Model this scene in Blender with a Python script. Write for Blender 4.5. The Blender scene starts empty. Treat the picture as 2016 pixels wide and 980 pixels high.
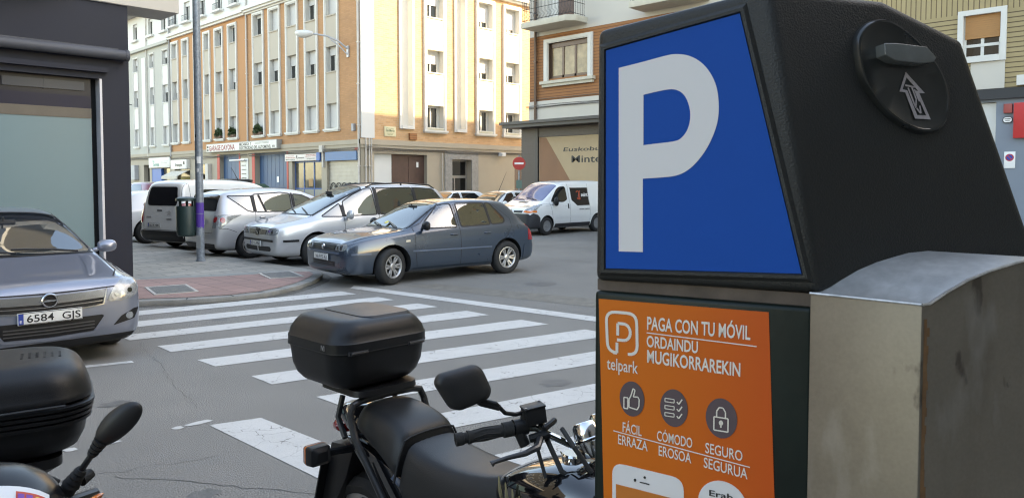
import bpy, bmesh, math, random
from math import radians as R, sin, cos, pi
from mathutils import Vector, Matrix
from mathutils.bvhtree import BVHTree
from mathutils.geometry import tessellate_polygon
random.seed(4)

# ------------------------------------------------------------------ camera, light, exposure
# world frame: +X runs up the side street, +Y runs across it (along the wide street), Z up; the camera stands at the origin
scn = bpy.context.scene
cam_d = bpy.data.cameras.new('camera'); cam = bpy.data.objects.new('camera', cam_d)
scn.collection.objects.link(cam); scn.camera = cam
cam.location = (0, 0, 1.75)
cam.rotation_euler = (R(87.5), 0, R(-46))
cam_d.sensor_width = 36.0; cam_d.lens = 1470/2016*36
cam_d.shift_y = -68/2016
cam_d.clip_start = 0.05; cam_d.clip_end = 500
cam_d.dof.use_dof = True; cam_d.dof.focus_distance = 2.6; cam_d.dof.aperture_fstop = 20

w = bpy.data.worlds.new('World'); scn.world = w; w.use_nodes = True
nt = w.node_tree; bg = nt.nodes['Background']
sky = nt.nodes.new('ShaderNodeTexSky'); sky.sky_type = 'NISHITA'; sky.sun_disc = False
SUN_EL = R(30)
# direction towards the sun (camera frame .994, .104 turned into the street frame)
_sx, _sy = .994*.6947+.104*.7193, -.994*.7193+.104*.6947
_n = math.hypot(_sx, _sy); _sx /= _n; _sy /= _n
sky.sun_elevation = SUN_EL; sky.sun_rotation = math.atan2(_sx, _sy)
sky.air_density = 1.0; sky.dust_density = 0.9; sky.ozone_density = 1.0
nt.links.new(sky.outputs['Color'], bg.inputs['Color']); bg.inputs['Strength'].default_value = 0.15
sun_d = bpy.data.lights.new('sun', 'SUN'); sun = bpy.data.objects.new('sun', sun_d); scn.collection.objects.link(sun)
sun_d.energy = 2.5; sun_d.angle = R(0.6); sun_d.color = (1.0, .9, .74)
_d = Vector((_sx*cos(SUN_EL), _sy*cos(SUN_EL), sin(SUN_EL)))
sun.rotation_euler = (-_d).to_track_quat('-Z', 'Y').to_euler(); sun.location = _d*60
scn.view_settings.view_transform = 'Standard'; scn.view_settings.look = 'None'
scn.view_settings.gamma = 1.0; scn.view_settings.use_curve_mapping = False
scn.view_settings.exposure = 2.8
scn.view_settings.use_white_balance = True; scn.view_settings.white_balance_temperature = 8700; scn.view_settings.white_balance_tint = 10
scn.render.engine = 'CYCLES'; scn.cycles.pixel_filter_type = 'BLACKMAN_HARRIS'; scn.cycles.filter_width = 1.15
scn.cycles.use_denoising = True
scn.cycles.max_bounces = 7; scn.cycles.diffuse_bounces = 4; scn.cycles.glossy_bounces = 4
scn.cycles.sample_clamp_indirect = 6.0

C = scn.collection
# ------------------------------------------------------------------ materials
MATS = {}
def mat(name, col, rough=.6, metal=0., var=.1, scale=3., bump=0., bscale=None, coat=0., spec=.5, ior=None, emit=None, fine=0., fscale=120.):
    if name in MATS: return MATS[name]
    m = bpy.data.materials.new(name); m.use_nodes = True; MATS[name] = m
    n = m.node_tree.nodes; l = m.node_tree.links; b = n['Principled BSDF']
    b.inputs['Roughness'].default_value = rough; b.inputs['Metallic'].default_value = metal
    b.inputs['Specular IOR Level'].default_value = spec
    if ior: b.inputs['IOR'].default_value = ior
    if coat:
        b.inputs['Coat Weight'].default_value = coat; b.inputs['Coat Roughness'].default_value = .04
    tc = n.new('ShaderNodeTexCoord')
    no = n.new('ShaderNodeTexNoise'); no.inputs['Scale'].default_value = scale; no.inputs['Detail'].default_value = 6; no.inputs['Roughness'].default_value = .62
    l.new(tc.outputs['Object'], no.inputs['Vector'])
    mr = n.new('ShaderNodeMapRange'); mr.inputs['From Min'].default_value = .28; mr.inputs['From Max'].default_value = .72
    mr.inputs['To Min'].default_value = 1-var; mr.inputs['To Max'].default_value = 1+var
    l.new(no.outputs['Fac'], mr.inputs['Value'])
    mx = n.new('ShaderNodeMix'); mx.data_type = 'RGBA'; mx.blend_type = 'MULTIPLY'; mx.inputs[0].default_value = 1
    mx.inputs[6].default_value = (*col, 1); l.new(mr.outputs[0], mx.inputs[7])
    out = mx.outputs[2]
    if fine:
        n2 = n.new('ShaderNodeTexNoise'); n2.inputs['Scale'].default_value = fscale; n2.inputs['Detail'].default_value = 2
        l.new(tc.outputs['Object'], n2.inputs['Vector'])
        m2 = n.new('ShaderNodeMapRange'); m2.inputs['From Min'].default_value = .3; m2.inputs['From Max'].default_value = .7
        m2.inputs['To Min'].default_value = 1-fine; m2.inputs['To Max'].default_value = 1+fine
        l.new(n2.outputs['Fac'], m2.inputs['Value'])
        x2 = n.new('ShaderNodeMix'); x2.data_type = 'RGBA'; x2.blend_type = 'MULTIPLY'; x2.inputs[0].default_value = 1
        l.new(out, x2.inputs[6]); l.new(m2.outputs[0], x2.inputs[7]); out = x2.outputs[2]
    l.new(out, b.inputs['Base Color'])
    # slight roughness wander
    rr = n.new('ShaderNodeMapRange'); rr.inputs['To Min'].default_value = max(.02, rough*.85); rr.inputs['To Max'].default_value = min(1, rough*1.18)
    l.new(no.outputs['Fac'], rr.inputs['Value']); l.new(rr.outputs[0], b.inputs['Roughness'])
    if bump:
        nb = n.new('ShaderNodeTexNoise'); nb.inputs['Scale'].default_value = bscale or scale*8; nb.inputs['Detail'].default_value = 4
        l.new(tc.outputs['Object'], nb.inputs['Vector'])
        bp = n.new('ShaderNodeBump'); bp.inputs['Strength'].default_value = bump; bp.inputs['Distance'].default_value = .01
        l.new(nb.outputs['Fac'], bp.inputs['Height']); l.new(bp.outputs[0], b.inputs['Normal'])
    if emit:
        b.inputs['Emission Color'].default_value = (*emit[0], 1); b.inputs['Emission Strength'].default_value = emit[1]
    return m

def brick_mat(name, c1, c2, mortar, bw, bh, msize, axes='xz', rough=.8, bump=.3, vertical=False, offset=.5, squash=1., var=.12):
    if name in MATS: return MATS[name]
    m = mat(name, (1, 1, 1), rough, var=var, scale=.7)
    n = m.node_tree.nodes; l = m.node_tree.links; b = n['Principled BSDF']
    tc = [x for x in n if x.type == 'TEX_COORD'][0]
    sp = n.new('ShaderNodeSeparateXYZ'); cb = n.new('ShaderNodeCombineXYZ')
    l.new(tc.outputs['Object'], sp.inputs[0])
    a = {'x': 0, 'y': 1, 'z': 2}
    i0, i1 = a[axes[0]], a[axes[1]]
    if vertical: i0, i1 = i1, i0
    l.new(sp.outputs[i0], cb.inputs[0]); l.new(sp.outputs[i1], cb.inputs[1])
    bt = n.new('ShaderNodeTexBrick'); bt.offset = offset
    bt.inputs['Color1'].default_value = (*c1, 1); bt.inputs['Color2'].default_value = (*c2, 1); bt.inputs['Mortar'].default_value = (*mortar, 1)
    bt.inputs['Scale'].default_value = 1; bt.inputs['Brick Width'].default_value = bw; bt.inputs['Row Height'].default_value = bh
    bt.inputs['Mortar Size'].default_value = msize; bt.inputs['Mortar Smooth'].default_value = .2
    l.new(cb.outputs[0], bt.inputs['Vector'])
    mx = [x for x in n if x.type == 'MIX'][0]
    l.new(bt.outputs['Color'], mx.inputs[6])
    if bump:
        bp = n.new('ShaderNodeBump'); bp.inputs['Strength'].default_value = bump; bp.inputs['Distance'].default_value = .01; bp.invert = True
        l.new(bt.outputs['Fac'], bp.inputs['Height']); l.new(bp.outputs[0], b.inputs['Normal'])
    return m

# ------------------------------------------------------------------ mesh helpers
class MB:
    def __init__(s): s.v = []; s.f = []; s.m = []
    def add(s, vs, fs, mi=0):
        o = len(s.v); s.v += [tuple(p) for p in vs]; s.f += [tuple(i+o for i in f) for f in fs]; s.m += [mi]*len(fs); return s
    def box(s, x0, x1, y0, y1, z0, z1, mi=0):
        if x0 > x1: x0, x1 = x1, x0
        if y0 > y1: y0, y1 = y1, y0
        if z0 > z1: z0, z1 = z1, z0
        v = [(x0,y0,z0),(x1,y0,z0),(x1,y1,z0),(x0,y1,z0),(x0,y0,z1),(x1,y0,z1),(x1,y1,z1),(x0,y1,z1)]
        return s.add(v, [(0,3,2,1),(4,5,6,7),(0,1,5,4),(1,2,6,5),(2,3,7,6),(3,0,4,7)], mi)
    def tube(s, pts, r, n=8, mi=0, cap=True):
        pts = [Vector(p) for p in pts]; rs = r if isinstance(r, (list, tuple)) else [r]*len(pts)
        vs = []; up = None
        for i, p in enumerate(pts):
            t = (pts[min(i+1, len(pts)-1)]-pts[max(i-1, 0)]).normalized()
            if up is None:
                up = Vector((0,0,1)) if abs(t.z) < .9 else Vector((1,0,0))
            a = t.cross(up)
            if a.length < 1e-4: a = t.cross(Vector((0,1,0)))
            a.normalize(); b = a.cross(t).normalized(); up = b
            for k in range(n):
                an = 2*pi*k/n; vs.append(p+(a*cos(an)+b*sin(an))*rs[i])
        fs = []
        for i in range(len(pts)-1):
            for k in range(n):
                k2 = (k+1) % n; fs.append((i*n+k, i*n+k2, (i+1)*n+k2, (i+1)*n+k))
        if cap: fs += [tuple(range(n))[::-1], tuple((len(pts)-1)*n+k for k in range(n))]
        return s.add(vs, fs, mi)
    def prism(s, poly, f0, f1, mi=0):
        """poly of 2D points, f0/f1 map a 2D point to the two faces"""
        n = len(poly); vs = [f0(p) for p in poly]+[f1(p) for p in poly]
        tri = tessellate_polygon([[Vector((p[0], p[1], 0)) for p in poly]])
        fs = [tuple(t) for t in tri]+[tuple(i+n for i in reversed(t)) for t in tri]
        fs += [(i, i+n, (i+1) % n+n, (i+1) % n) for i in range(n)]
        return s.add(vs, fs, mi)
    def lathe(s, prof, n=24, axis='y', c=(0,0,0), mi=0):
        """prof [(r, a)] turned about an axis through c"""
        vs = []
        for r, a in prof:
            for k in range(n):
                t = 2*pi*k/n; p, q = r*cos(t), r*sin(t)
                if axis == 'y': vs.append((c[0]+p, c[1]+a, c[2]+q))
                elif axis == 'x': vs.append((c[0]+a, c[1]+p, c[2]+q))
                else: vs.append((c[0]+p, c[1]+q, c[2]+a))
        fs = []
        for i in range(len(prof)-1):
            for k in range(n):
                k2 = (k+1) % n; fs.append((i*n+k, i*n+k2, (i+1)*n+k2, (i+1)*n+k))
        return s.add(vs, fs, mi)
    def loft(s, rings, mi=0, cap=True):
        n = len(rings[0]); vs = [p for r in rings for p in r]; fs = []
        for i in range(len(rings)-1):
            for k in range(n):
                k2 = (k+1) % n; fs.append((i*n+k, i*n+k2, (i+1)*n+k2, (i+1)*n+k))
        if cap: fs += [tuple(range(n))[::-1], tuple((len(rings)-1)*n+k for k in range(n))]
        return s.add(vs, fs, mi)
    def xf(s, M): s.v = [tuple(M @ Vector(p)) for p in s.v]; return s
    def build(s, name, m, parent=None, bevel=0, seg=2, smooth=None, sub=0, fixn=True):
        me = bpy.data.meshes.new(name); me.from_pydata(s.v, [], s.f)
        for k in (m if isinstance(m, (list, tuple)) else [m]): me.materials.append(k)
        for p, i in zip(me.polygons, s.m): p.material_index = i
        bm = bmesh.new(); bm.from_mesh(me)
        if fixn: bmesh.ops.recalc_face_normals(bm, faces=bm.faces)
        if bevel:
            ed = [e for e in bm.edges if len(e.link_faces) == 2 and e.calc_face_angle(0) > R(28)]
            bmesh.ops.bevel(bm, geom=ed, offset=bevel, segments=seg, affect='EDGES', profile=.6, clamp_overlap=True)
        bm.to_mesh(me); bm.free()
        o = bpy.data.objects.new(name, me); C.objects.link(o)
        if parent: o.parent = parent
        if sub:
            md = o.modifiers.new('s', 'SUBSURF'); md.levels = sub; md.render_levels = sub
            apply_mods(o)
        if smooth is None: smooth = 40 if (bevel or sub) else 30
        smooth_mesh(o.data, smooth)
        return o

def smooth_mesh(me, ang):
    for p in me.polygons: p.use_smooth = True
    me.set_sharp_from_angle(angle=R(ang))

def apply_mods(o):
    dg = bpy.context.evaluated_depsgraph_get(); dg.update()
    me = bpy.data.meshes.new_from_object(o.evaluated_get(dg))
    o.modifiers.clear(); old = o.data; o.data = me; me.name = old.name
    bpy.data.meshes.remove(old)

def tag(o, label=None, cat=None, group=None, kind=None):
    if label: o['label'] = label
    if cat: o['category'] = cat
    if group: o['group'] = group
    if kind: o['kind'] = kind
    return o
def empty(name, loc=(0,0,0), rz=0, label=None, cat=None, group=None):
    o = bpy.data.objects.new(name, None); C.objects.link(o); o.location = loc; o.rotation_euler = (0,0,rz)
    o.empty_display_size = .2
    return tag(o, label, cat, group)
def lerp(a, b, t): return a+(b-a)*t

_txt_cache = {}
def text_mesh(body, bold=.0, extr=.0):
    key = (body, bold, extr)
    if key in _txt_cache: return _txt_cache[key]
    cu = bpy.data.curves.new('t', 'FONT'); cu.body = body; cu.size = 1; cu.offset = bold; cu.extrude = extr; cu.resolution_u = 3
    o = bpy.data.objects.new('t', cu); C.objects.link(o)
    dg = bpy.context.evaluated_depsgraph_get(); dg.update()
    me = bpy.data.meshes.new_from_object(o.evaluated_get(dg))
    vs = [tuple(v.co) for v in me.vertices]; fs = [tuple(p.vertices) for p in me.polygons]
    bpy.data.objects.remove(o); bpy.data.curves.remove(cu); bpy.data.meshes.remove(me)
    _txt_cache[key] = (vs, fs); return vs, fs
def put_text(mb, body, fn, x0, x1, z0, h=None, bold=.0, mi=0, slant=0., hcap=.73, z1=None):
    """lay text in a plane: fn(x, z) -> 3D; it spans x0..x1 with its baseline at z0 (rising to z1), cap height h"""
    vs, fs = text_mesh(body, bold)
    xs = [v[0] for v in vs]; a, b = min(xs), max(xs)
    k = (x1-x0)/(b-a); kz = k if h is None else h/hcap
    z1 = z0 if z1 is None else z1
    out = []
    for v in vs:
        t = (v[0]-a)/(b-a)
        out.append(fn(x0+(v[0]-a)*k+slant*v[1]*kz, lerp(z0, z1, t)+v[1]*kz))
    mb.add(out, fs, mi); return mb

def arc_pts(cx, cz, rx, rz, n=24, a0=0, a1=2*pi, close=False):
    m = n if not close else n+1
    return [(cx+rx*cos(a0+(a1-a0)*i/n), cz+rz*sin(a0+(a1-a0)*i/n)) for i in range(m)]
def rrect(x0, x1, z0, z1, r, n=4):
    o = []
    for cx, cz, a in ((x1-r, z1-r, 0), (x0+r, z1-r, pi/2), (x0+r, z0+r, pi), (x1-r, z0+r, 3*pi/2)):
        for i in range(n+1):
            t = a+pi/2*i/n; o.append((cx+r*cos(t), cz+r*sin(t)))
    return o
def rnd(poly, r, n=3):
    """round the corners of a 2D polygon"""
    o = []; N = len(poly)
    for i in range(N):
        p = Vector(poly[i]); a = Vector(poly[i-1])-p; b = Vector(poly[(i+1) % N])-p
        q = min(r, a.length*.45, b.length*.45)
        s = p+a.normalized()*q; e = p+b.normalized()*q
        for k in range(n+1):
            t = k/n; o.append(tuple((1-t)**2*s+2*t*(1-t)*p+t*t*e))
    return o
def ring_fill(mb, outer, inner, f, mi=0):
    """a flat band between two closed loops of equal length"""
    n = len(outer); mb.add([f(p) for p in outer]+[f(p) for p in inner], [(i, (i+1) % n, (i+1) % n+n, i+n) for i in range(n)], mi)

# common materials
M_white_frame = mat('white_render_trim', (.62, .60, .555), .7, var=.06, scale=1.5)
M_black_plastic = mat('black_plastic', (.010, .010, .011), .42, spec=.35, var=.15, scale=9, bump=.12, bscale=260)
M_black_gloss = mat('black_gloss', (.008, .008, .009), .08, coat=1, var=.05)
M_rubber = mat('rubber', (.018, .018, .018), .8, var=.2, scale=14, bump=.2, bscale=90)
def glass_mat(name, tint, rough=.02, ior=1.6, mixmin=.0):
    m = bpy.data.materials.new(name); m.use_nodes = True; MATS[name] = m; n = m.node_tree.nodes; l = m.node_tree.links
    n.remove(n['Principled BSDF']); out = n['Material Output']
    tr = n.new('ShaderNodeBsdfTransparent'); tr.inputs[0].default_value = (*tint, 1)
    gl = n.new('ShaderNodeBsdfGlossy'); gl.inputs['Roughness'].default_value = rough; gl.inputs[0].default_value = (.95,.97,.97,1)
    fr = n.new('ShaderNodeFresnel'); fr.inputs[0].default_value = ior
    mx = n.new('ShaderNodeMixShader'); l.new(fr.outputs[0], mx.inputs[0]); l.new(tr.outputs[0], mx.inputs[1]); l.new(gl.outputs[0], mx.inputs[2]); l.new(mx.outputs[0], out.inputs[0])
    return m
M_carglass = glass_mat('clear_car_glass', (.68,.74,.71), ior=2.5)
M_carglass_dark = glass_mat('dark_car_glass', (.24,.27,.265), ior=2.0)
M_cabin = mat('cabin_trim', (.030,.031,.034), .8, var=.15, scale=6)
M_cabin_grey = mat('seat_cloth', (.060,.062,.066), .9, var=.2, scale=30)
M_dark = mat('dark_void', (.008, .008, .008), .9)
M_chrome = mat('chrome', (.66, .66, .66), .13, metal=1, var=.04)
M_alloy = mat('alloy', (.52, .51, .50), .3, metal=.8, var=.12, scale=12)
M_glass = mat('dark_window_glass', (.012, .015, .016), .03, spec=.75, ior=1.62, var=.3, scale=2)
M_tint = mat('tinted_window_glass', (.005, .005, .006), .04, spec=.6, ior=1.55)
M_lens = mat('clear_lens', (.26, .275, .28), .14, metal=.2, coat=.7, var=.35, scale=26)
M_redlens = mat('red_lens', (.34, .012, .014), .12, coat=1, var=.2, scale=20)
M_orange = mat('amber_lens', (.75, .17, .02), .15, coat=1, var=.15, scale=20)
M_plate = mat('plate_white', (.72, .72, .69), .45, var=.06, scale=12)
M_ink = mat('black_ink', (.015, .015, .016), .5)
M_blue_ink = mat('blue_ink', (.015, .05, .30), .5)
M_white_ink = mat('white_ink', (.78, .77, .75), .5, var=.05)
M_red_ink = mat('red_ink', (.42, .03, .03), .5)
M_galv = mat('galvanised_steel', (.24, .27, .30), .5, metal=.35, var=.28, scale=16, fine=.12, fscale=60)
M_seam = mat('panel_gap', (.012, .012, .013), .8)

METER = dict(
    p_origin=(0.8382, 0.6436, 0.0),
    p_dir=(0.2419, -0.9703),
    s_dir=(0.866, -0.5),
    hood=[(0.8379, 0.6445, 1.6101), (0.8384, 0.6426, 1.9605), (0.8934, 0.4221, 1.9906), (0.9091, 0.359, 1.6142), (1.2209, 0.179, 1.6142), (1.1466, 0.2685, 1.9393), (1.0419, 0.3356, 1.985), (1.1055, 0.7777, 1.6101), (1.0346, 0.7403, 1.9605), (1.1846, 0.4066, 1.985), (1.2536, 0.3218, 1.9393), (1.3636, 0.2501, 1.6142)],
    s_origin=(0.9091, 0.359, 1.6142),
    s_up=(0.0616, 0.1067, 0.9924),
    s_n=(-0.4962, -0.8594, 0.1233),
    disc=[(0.0768, 0.3045), (0.0811, 0.323), (0.0943, 0.337), (0.1118, 0.3441), (0.1289, 0.3441), (0.1479, 0.3359), (0.169, 0.3215), (0.1875, 0.3037), (0.2034, 0.2835), (0.2127, 0.2609), (0.2138, 0.238), (0.2057, 0.2149), (0.1908, 0.2043), (0.1729, 0.2009), (0.1534, 0.2046), (0.1322, 0.2143), (0.1116, 0.229), (0.0941, 0.2487), (0.0816, 0.2704)],
    slot=[(0.104, 0.3095), (0.1235, 0.3105), (0.1703, 0.3081), (0.1846, 0.2942), (0.1785, 0.2883), (0.1558, 0.2861), (0.1191, 0.2882), (0.104, 0.2946)],
    arrow_o=[(0.1472, 0.2781), (0.1751, 0.2513), (0.1663, 0.251), (0.1814, 0.2169), (0.1565, 0.2175), (0.144, 0.2513), (0.135, 0.252)],
    arrow_i=[(0.1478, 0.2709), (0.1648, 0.2538), (0.1604, 0.2541), (0.1744, 0.2221), (0.1604, 0.2221), (0.1475, 0.2541), (0.1402, 0.2551)],
    arrow_v=[(0.1449, 0.2606), (0.1595, 0.2586), (0.1585, 0.2559), (0.1531, 0.2563), (0.1646, 0.2325), (0.1678, 0.2397), (0.1711, 0.2409), (0.1661, 0.2239), (0.1606, 0.2293), (0.151, 0.2546), (0.1458, 0.2575)],
    blue=[(0.0136, 1.9309), (0.1947, 1.9615), (0.2733, 1.6375), (0.015, 1.6292)],
    p_out=[(0.0329, 1.9055), (0.0671, 1.911), (0.0964, 1.9162), (0.1127, 1.9176), (0.1309, 1.9138), (0.1468, 1.9039), (0.1587, 1.8895), (0.1667, 1.8717), (0.17, 1.8504), (0.1691, 1.8292), (0.1635, 1.8101), (0.154, 1.791), (0.1404, 1.7736), (0.1265, 1.7627), (0.1123, 1.7576), (0.0937, 1.7556), (0.0687, 1.7541), (0.0695, 1.6546), (0.0346, 1.6538)],
    p_in=[(0.0687, 1.8669), (0.0885, 1.8702), (0.105, 1.872), (0.1152, 1.8702), (0.1234, 1.8646), (0.1295, 1.8544), (0.1329, 1.8405), (0.1322, 1.8268), (0.1279, 1.8152), (0.1199, 1.8063), (0.1098, 1.8031), (0.0891, 1.8012), (0.0692, 1.7993)],
    cab=[(-0.0024, 1.5963), (0.283, 1.6059)],
    poster=[(0.0042, 1.5853), (0.2352, 1.5864), (0.2455, 1.351), (0.0135, 1.3011)],
    txt=[('telpark', (0.0174, 1.4876), (0.0635, 1.4865), 17.1453), ('PAGA CON TU MÓVIL', (0.0761, 1.5491), (0.2133, 1.5496), 18.8598), ('ORDAINDU', (0.0757, 1.5257), (0.1463, 1.5248), 17.1453), ('MUGIKORRAREKIN', (0.0765, 1.5041), (0.2014, 1.5009), 18.8598), ('FÁCIL', (0.0417, 1.4025), (0.0695, 1.4008), 15.4308), ('ERRAZA', (0.0351, 1.3841), (0.0782, 1.3814), 15.4308), ('CÓMODO', (0.0914, 1.3989), (0.1401, 1.3968), 15.4308), ('EROSOA', (0.094, 1.3788), (0.1389, 1.3762), 15.4308), ('SEGURO', (0.1576, 1.3941), (0.2056, 1.3915), 16.288), ('SEGURUA', (0.1558, 1.3742), (0.2122, 1.3695), 16.288)],
    lines=[((0.0756, 1.5446), (0.2212, 1.5418)), ((0.0278, 1.4014), (0.2152, 1.3854))],
    logo=[(0.0136, 1.5707), (0.0628, 1.5713), (0.0646, 1.5096), (0.0166, 1.5101)],
    circ=[((0.0549, 1.4503), 0.018, 0.0244), ((0.1144, 1.4466), 0.019, 0.0254), ((0.1779, 1.4428), 0.0203, 0.0261)],
    phone=[(0.0264, 1.3564), (0.1288, 1.3527), (0.1324, 1.1711), (0.0276, 1.1719)],
    screen=[(0.0325, 1.3264), (0.1261, 1.3229), (0.1292, 1.1943), (0.034, 1.1958)],
    bubble=((0.1807, 1.3284), 0.0319),
    steel_q0=(0.9067, 0.3686, 1.6141),
    steel_q=(0.9061, 0.2442, 1.6141),
    steel_arc=[(0.0, 1.6141), (0.0104, 1.6147), (0.0351, 1.6273), (0.0637, 1.6394), (0.0933, 1.6485), (0.1236, 1.6549), (0.1446, 1.6589)],
)

# ------------------------------------------------------------------ ground
def asphalt_mat():
    m = mat('asphalt', (.176, .166, .149), .85, var=.17, scale=.55, bump=.25, bscale=190, fine=1.0, fscale=120)
    return m
def paint_mat():
    m = mat('worn_road_paint', (.49, .48, .455), .7, var=.08, scale=2.5, bump=.3, bscale=150, fine=.10, fscale=140)
    n = m.node_tree.nodes; l = m.node_tree.links; b = n['Principled BSDF']
    src = b.inputs['Base Color'].links[0].from_socket
    tc = [x for x in n if x.type == 'TEX_COORD'][0]
    mus = []
    for sc, det, lo, hi, st in ((9, 10, .60, .66, (1,1,1)), (70, 3, .66, .74, (1,1,1)), (3.2, 8, .64, .72, (1,1,1))):
        mp = n.new('ShaderNodeMapping'); l.new(tc.outputs['Object'], mp.inputs[0]); mp.inputs['Scale'].default_value = st
        t = n.new('ShaderNodeTexNoise'); t.inputs['Scale'].default_value = sc; t.inputs['Detail'].default_value = det; t.inputs['Roughness'].default_value = .72
        l.new(mp.outputs[0], t.inputs['Vector'])
        r = n.new('ShaderNodeMapRange'); r.inputs['From Min'].default_value = lo; r.inputs['From Max'].default_value = hi
        l.new(t.outputs['Fac'], r.inputs['Value']); mus.append(r.outputs[0])
    vo = n.new('ShaderNodeTexVoronoi'); vo.feature = 'DISTANCE_TO_EDGE'; vo.inputs['Scale'].default_value = 3.3
    dn = n.new('ShaderNodeTexNoise'); dn.inputs['Scale'].default_value = 6; l.new(tc.outputs['Object'], dn.inputs['Vector'])
    ad = n.new('ShaderNodeMix'); ad.data_type = 'RGBA'; ad.blend_type = 'ADD'; ad.inputs[0].default_value = .35
    l.new(tc.outputs['Object'], ad.inputs[6]); l.new(dn.outputs['Color'], ad.inputs[7]); l.new(ad.outputs[2], vo.inputs['Vector'])
    r = n.new('ShaderNodeMapRange'); r.inputs['From Min'].default_value = .012; r.inputs['From Max'].default_value = .004
    l.new(vo.outputs['Distance'], r.inputs['Value'])
    # cracks only where a broad noise lets them
    cm = n.new('ShaderNodeTexNoise'); cm.inputs['Scale'].default_value = 1.6; l.new(tc.outputs['Object'], cm.inputs['Vector'])
    cr = n.new('ShaderNodeMapRange'); cr.inputs['From Min'].default_value = .46; cr.inputs['From Max'].default_value = .58; l.new(cm.outputs['Fac'], cr.inputs['Value'])
    mm = n.new('ShaderNodeMath'); mm.operation = 'MULTIPLY'; l.new(r.outputs[0], mm.inputs[0]); l.new(cr.outputs[0], mm.inputs[1]); mus.append(mm.outputs[0])
    cur = mus[0]
    for q in mus[1:]:
        mx = n.new('ShaderNodeMath'); mx.operation = 'MAXIMUM'; l.new(cur, mx.inputs[0]); l.new(q, mx.inputs[1]); cur = mx.outputs[0]
    mix = n.new('ShaderNodeMix'); mix.data_type = 'RGBA'; l.new(cur, mix.inputs[0]); l.new(src, mix.inputs[6]); mix.inputs[7].default_value = (.172, .161, .145, 1)
    l.new(mix.outputs[2], b.inputs['Base Color'])
    return m
M_asph = asphalt_mat(); M_paint = paint_mat()
M_paint_old = mat('faded_road_paint', (.40, .39, .37), .8, var=.3, scale=7, fine=.2)
M_kerb = mat('kerb_stone', (.225, .218, .20), .85, var=.28, scale=2.5, bump=.25, bscale=60, fine=.12)
M_grey_pave = brick_mat('grey_paving', (.32, .295, .25), (.235, .222, .195), (.13, .125, .11), .62, .31, .014, 'xy', .8, .3)
M_red_pave = brick_mat('red_paving', (.30, .178, .150), (.24, .145, .122), (.16, .10, .085), .4, .4, .012, 'xy', .8, .4, offset=.0)

g = MB(); g.add([(-90,-90,0),(160,-90,0),(160,160,0),(-90,160,0)], [(0,1,2,3)])
tag(g.build('ground', M_asph), kind='structure')

mk = MB()
def quad2(mb, pts, z, mi=0): mb.add([(x, y, z) for x, y in pts], [tuple(range(len(pts)))], mi)
right_top = [10.22, 9.30, 8.40, 7.44, 6.46, 5.48, 4.50, 3.52, 2.54]
right_bot = [9.79, 8.90, 7.96, 6.99, 6.01, 5.02, 4.04, 3.06, 2.08]
left_top = [10.72, 9.92, 9.07, 8.20, 7.28, 6.32, 5.32, 4.34, 3.36]
left_bot = [10.36, 9.52, 8.72, 7.81, 6.90, 5.93, 4.98, 4.0, 3.02]
for i in range(9):
    xr = 6.64+.055*i; xl = [3.0, 2.95, 2.95, 3.04, 3.09, 3.15, 3.22, 3.25, 3.28][i]
    N = 12; top, bot = [], []
    for k in range(N+1):   # hand-painted edges wander a little
        t = k/N
        top.append((lerp(xl, xr, t)+.01*sin(9*i), lerp(left_top[i], right_top[i], t)+random.uniform(-.006, .006)))
        bot.append((lerp(xl, xr, t), lerp(left_bot[i], right_bot[i], t)+random.uniform(-.006, .006)))
    for k in range(N): quad2(mk, [bot[k], bot[k+1], top[k+1], top[k]], .004)
tag(mk.build('zebra_crossing_marking', M_paint, fixn=False), kind='structure')
ln = MB()
quad2(ln, [(7.16,10.62),(7.68,5.9),(7.82,2.0),(7.56,2.0),(7.40,5.72),(6.94,10.4)][::1], .004)
quad2(ln, [(2.30,5.25),(2.64,5.14),(2.72,3.5),(2.76,1.2),(2.36,1.2),(2.33,3.5)], .004)
quad2(ln, [(2.2,7.83),(2.62,7.70),(2.61,7.61),(2.19,7.74)], .004)
tag(ln.build('stop_line_marking', M_paint, fixn=True), kind='structure')
od = MB()   # what is left of an older lane line: broken flakes of paint
x = -3.0
while x < 2.2:
    L = random.uniform(.04, .22)
    if random.random() < .7:
        yy = 5.62-(x+3)*.055+random.uniform(-.02, .02); h = random.uniform(.015, .06)
        pts = [(x, yy), (x+L*.4, yy-.3*h), (x+L, yy-.1*h), (x+L*.9, yy+h*.8), (x+L*.5, yy+h), (x-.01, yy+.7*h)]
        quad2(od, pts, .004)
    x += L+random.uniform(.01, .12)
tag(od.build('old_lane_marking', M_paint), kind='structure')
cr = MB()   # tar seams and cracks in the asphalt
def crack(p, q, wd, jit, n=26):
    P = []
    for i in range(n+1):
        t = i/n; P.append(Vector((lerp(p[0], q[0], t)+random.uniform(-jit, jit), lerp(p[1], q[1], t)+random.uniform(-jit, jit))))
    d = Vector((q[0]-p[0], q[1]-p[1])).normalized(); nr = Vector((-d.y, d.x))
    for i in range(n):
        a, b = wd*random.uniform(.4, 1), wd*random.uniform(.4, 1)
        cr.add([(*(P[i]-nr*a), .002), (*(P[i+1]-nr*b), .002), (*(P[i+1]+nr*b), .002), (*(P[i]+nr*a), .002)], [(0,1,2,3)])
crack((1.5, 4.75), (2.5, 3.2), .0035, .02); crack((.2, 5.3), (2.1, 4.6), .0025, .03); crack((2.5, 3.2), (2.4, 1.5), .0035, .03)
crack((2.8, 11.0), (2.5, 8.3), .003, .03); crack((7.9, 10.8), (9.6, 1.0), .008, .03, 50); crack((2.4, 5.7), (3.0, 8.6), .002, .03)
crack((12.8, 20), (12.9, -3), .01, .03, 60)
tag(cr.build('asphalt_crack', mat('tar_seam', (.045, .043, .04), .85)), kind='structure')
pt = MB()   # a band of patched asphalt beside the white line
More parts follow.
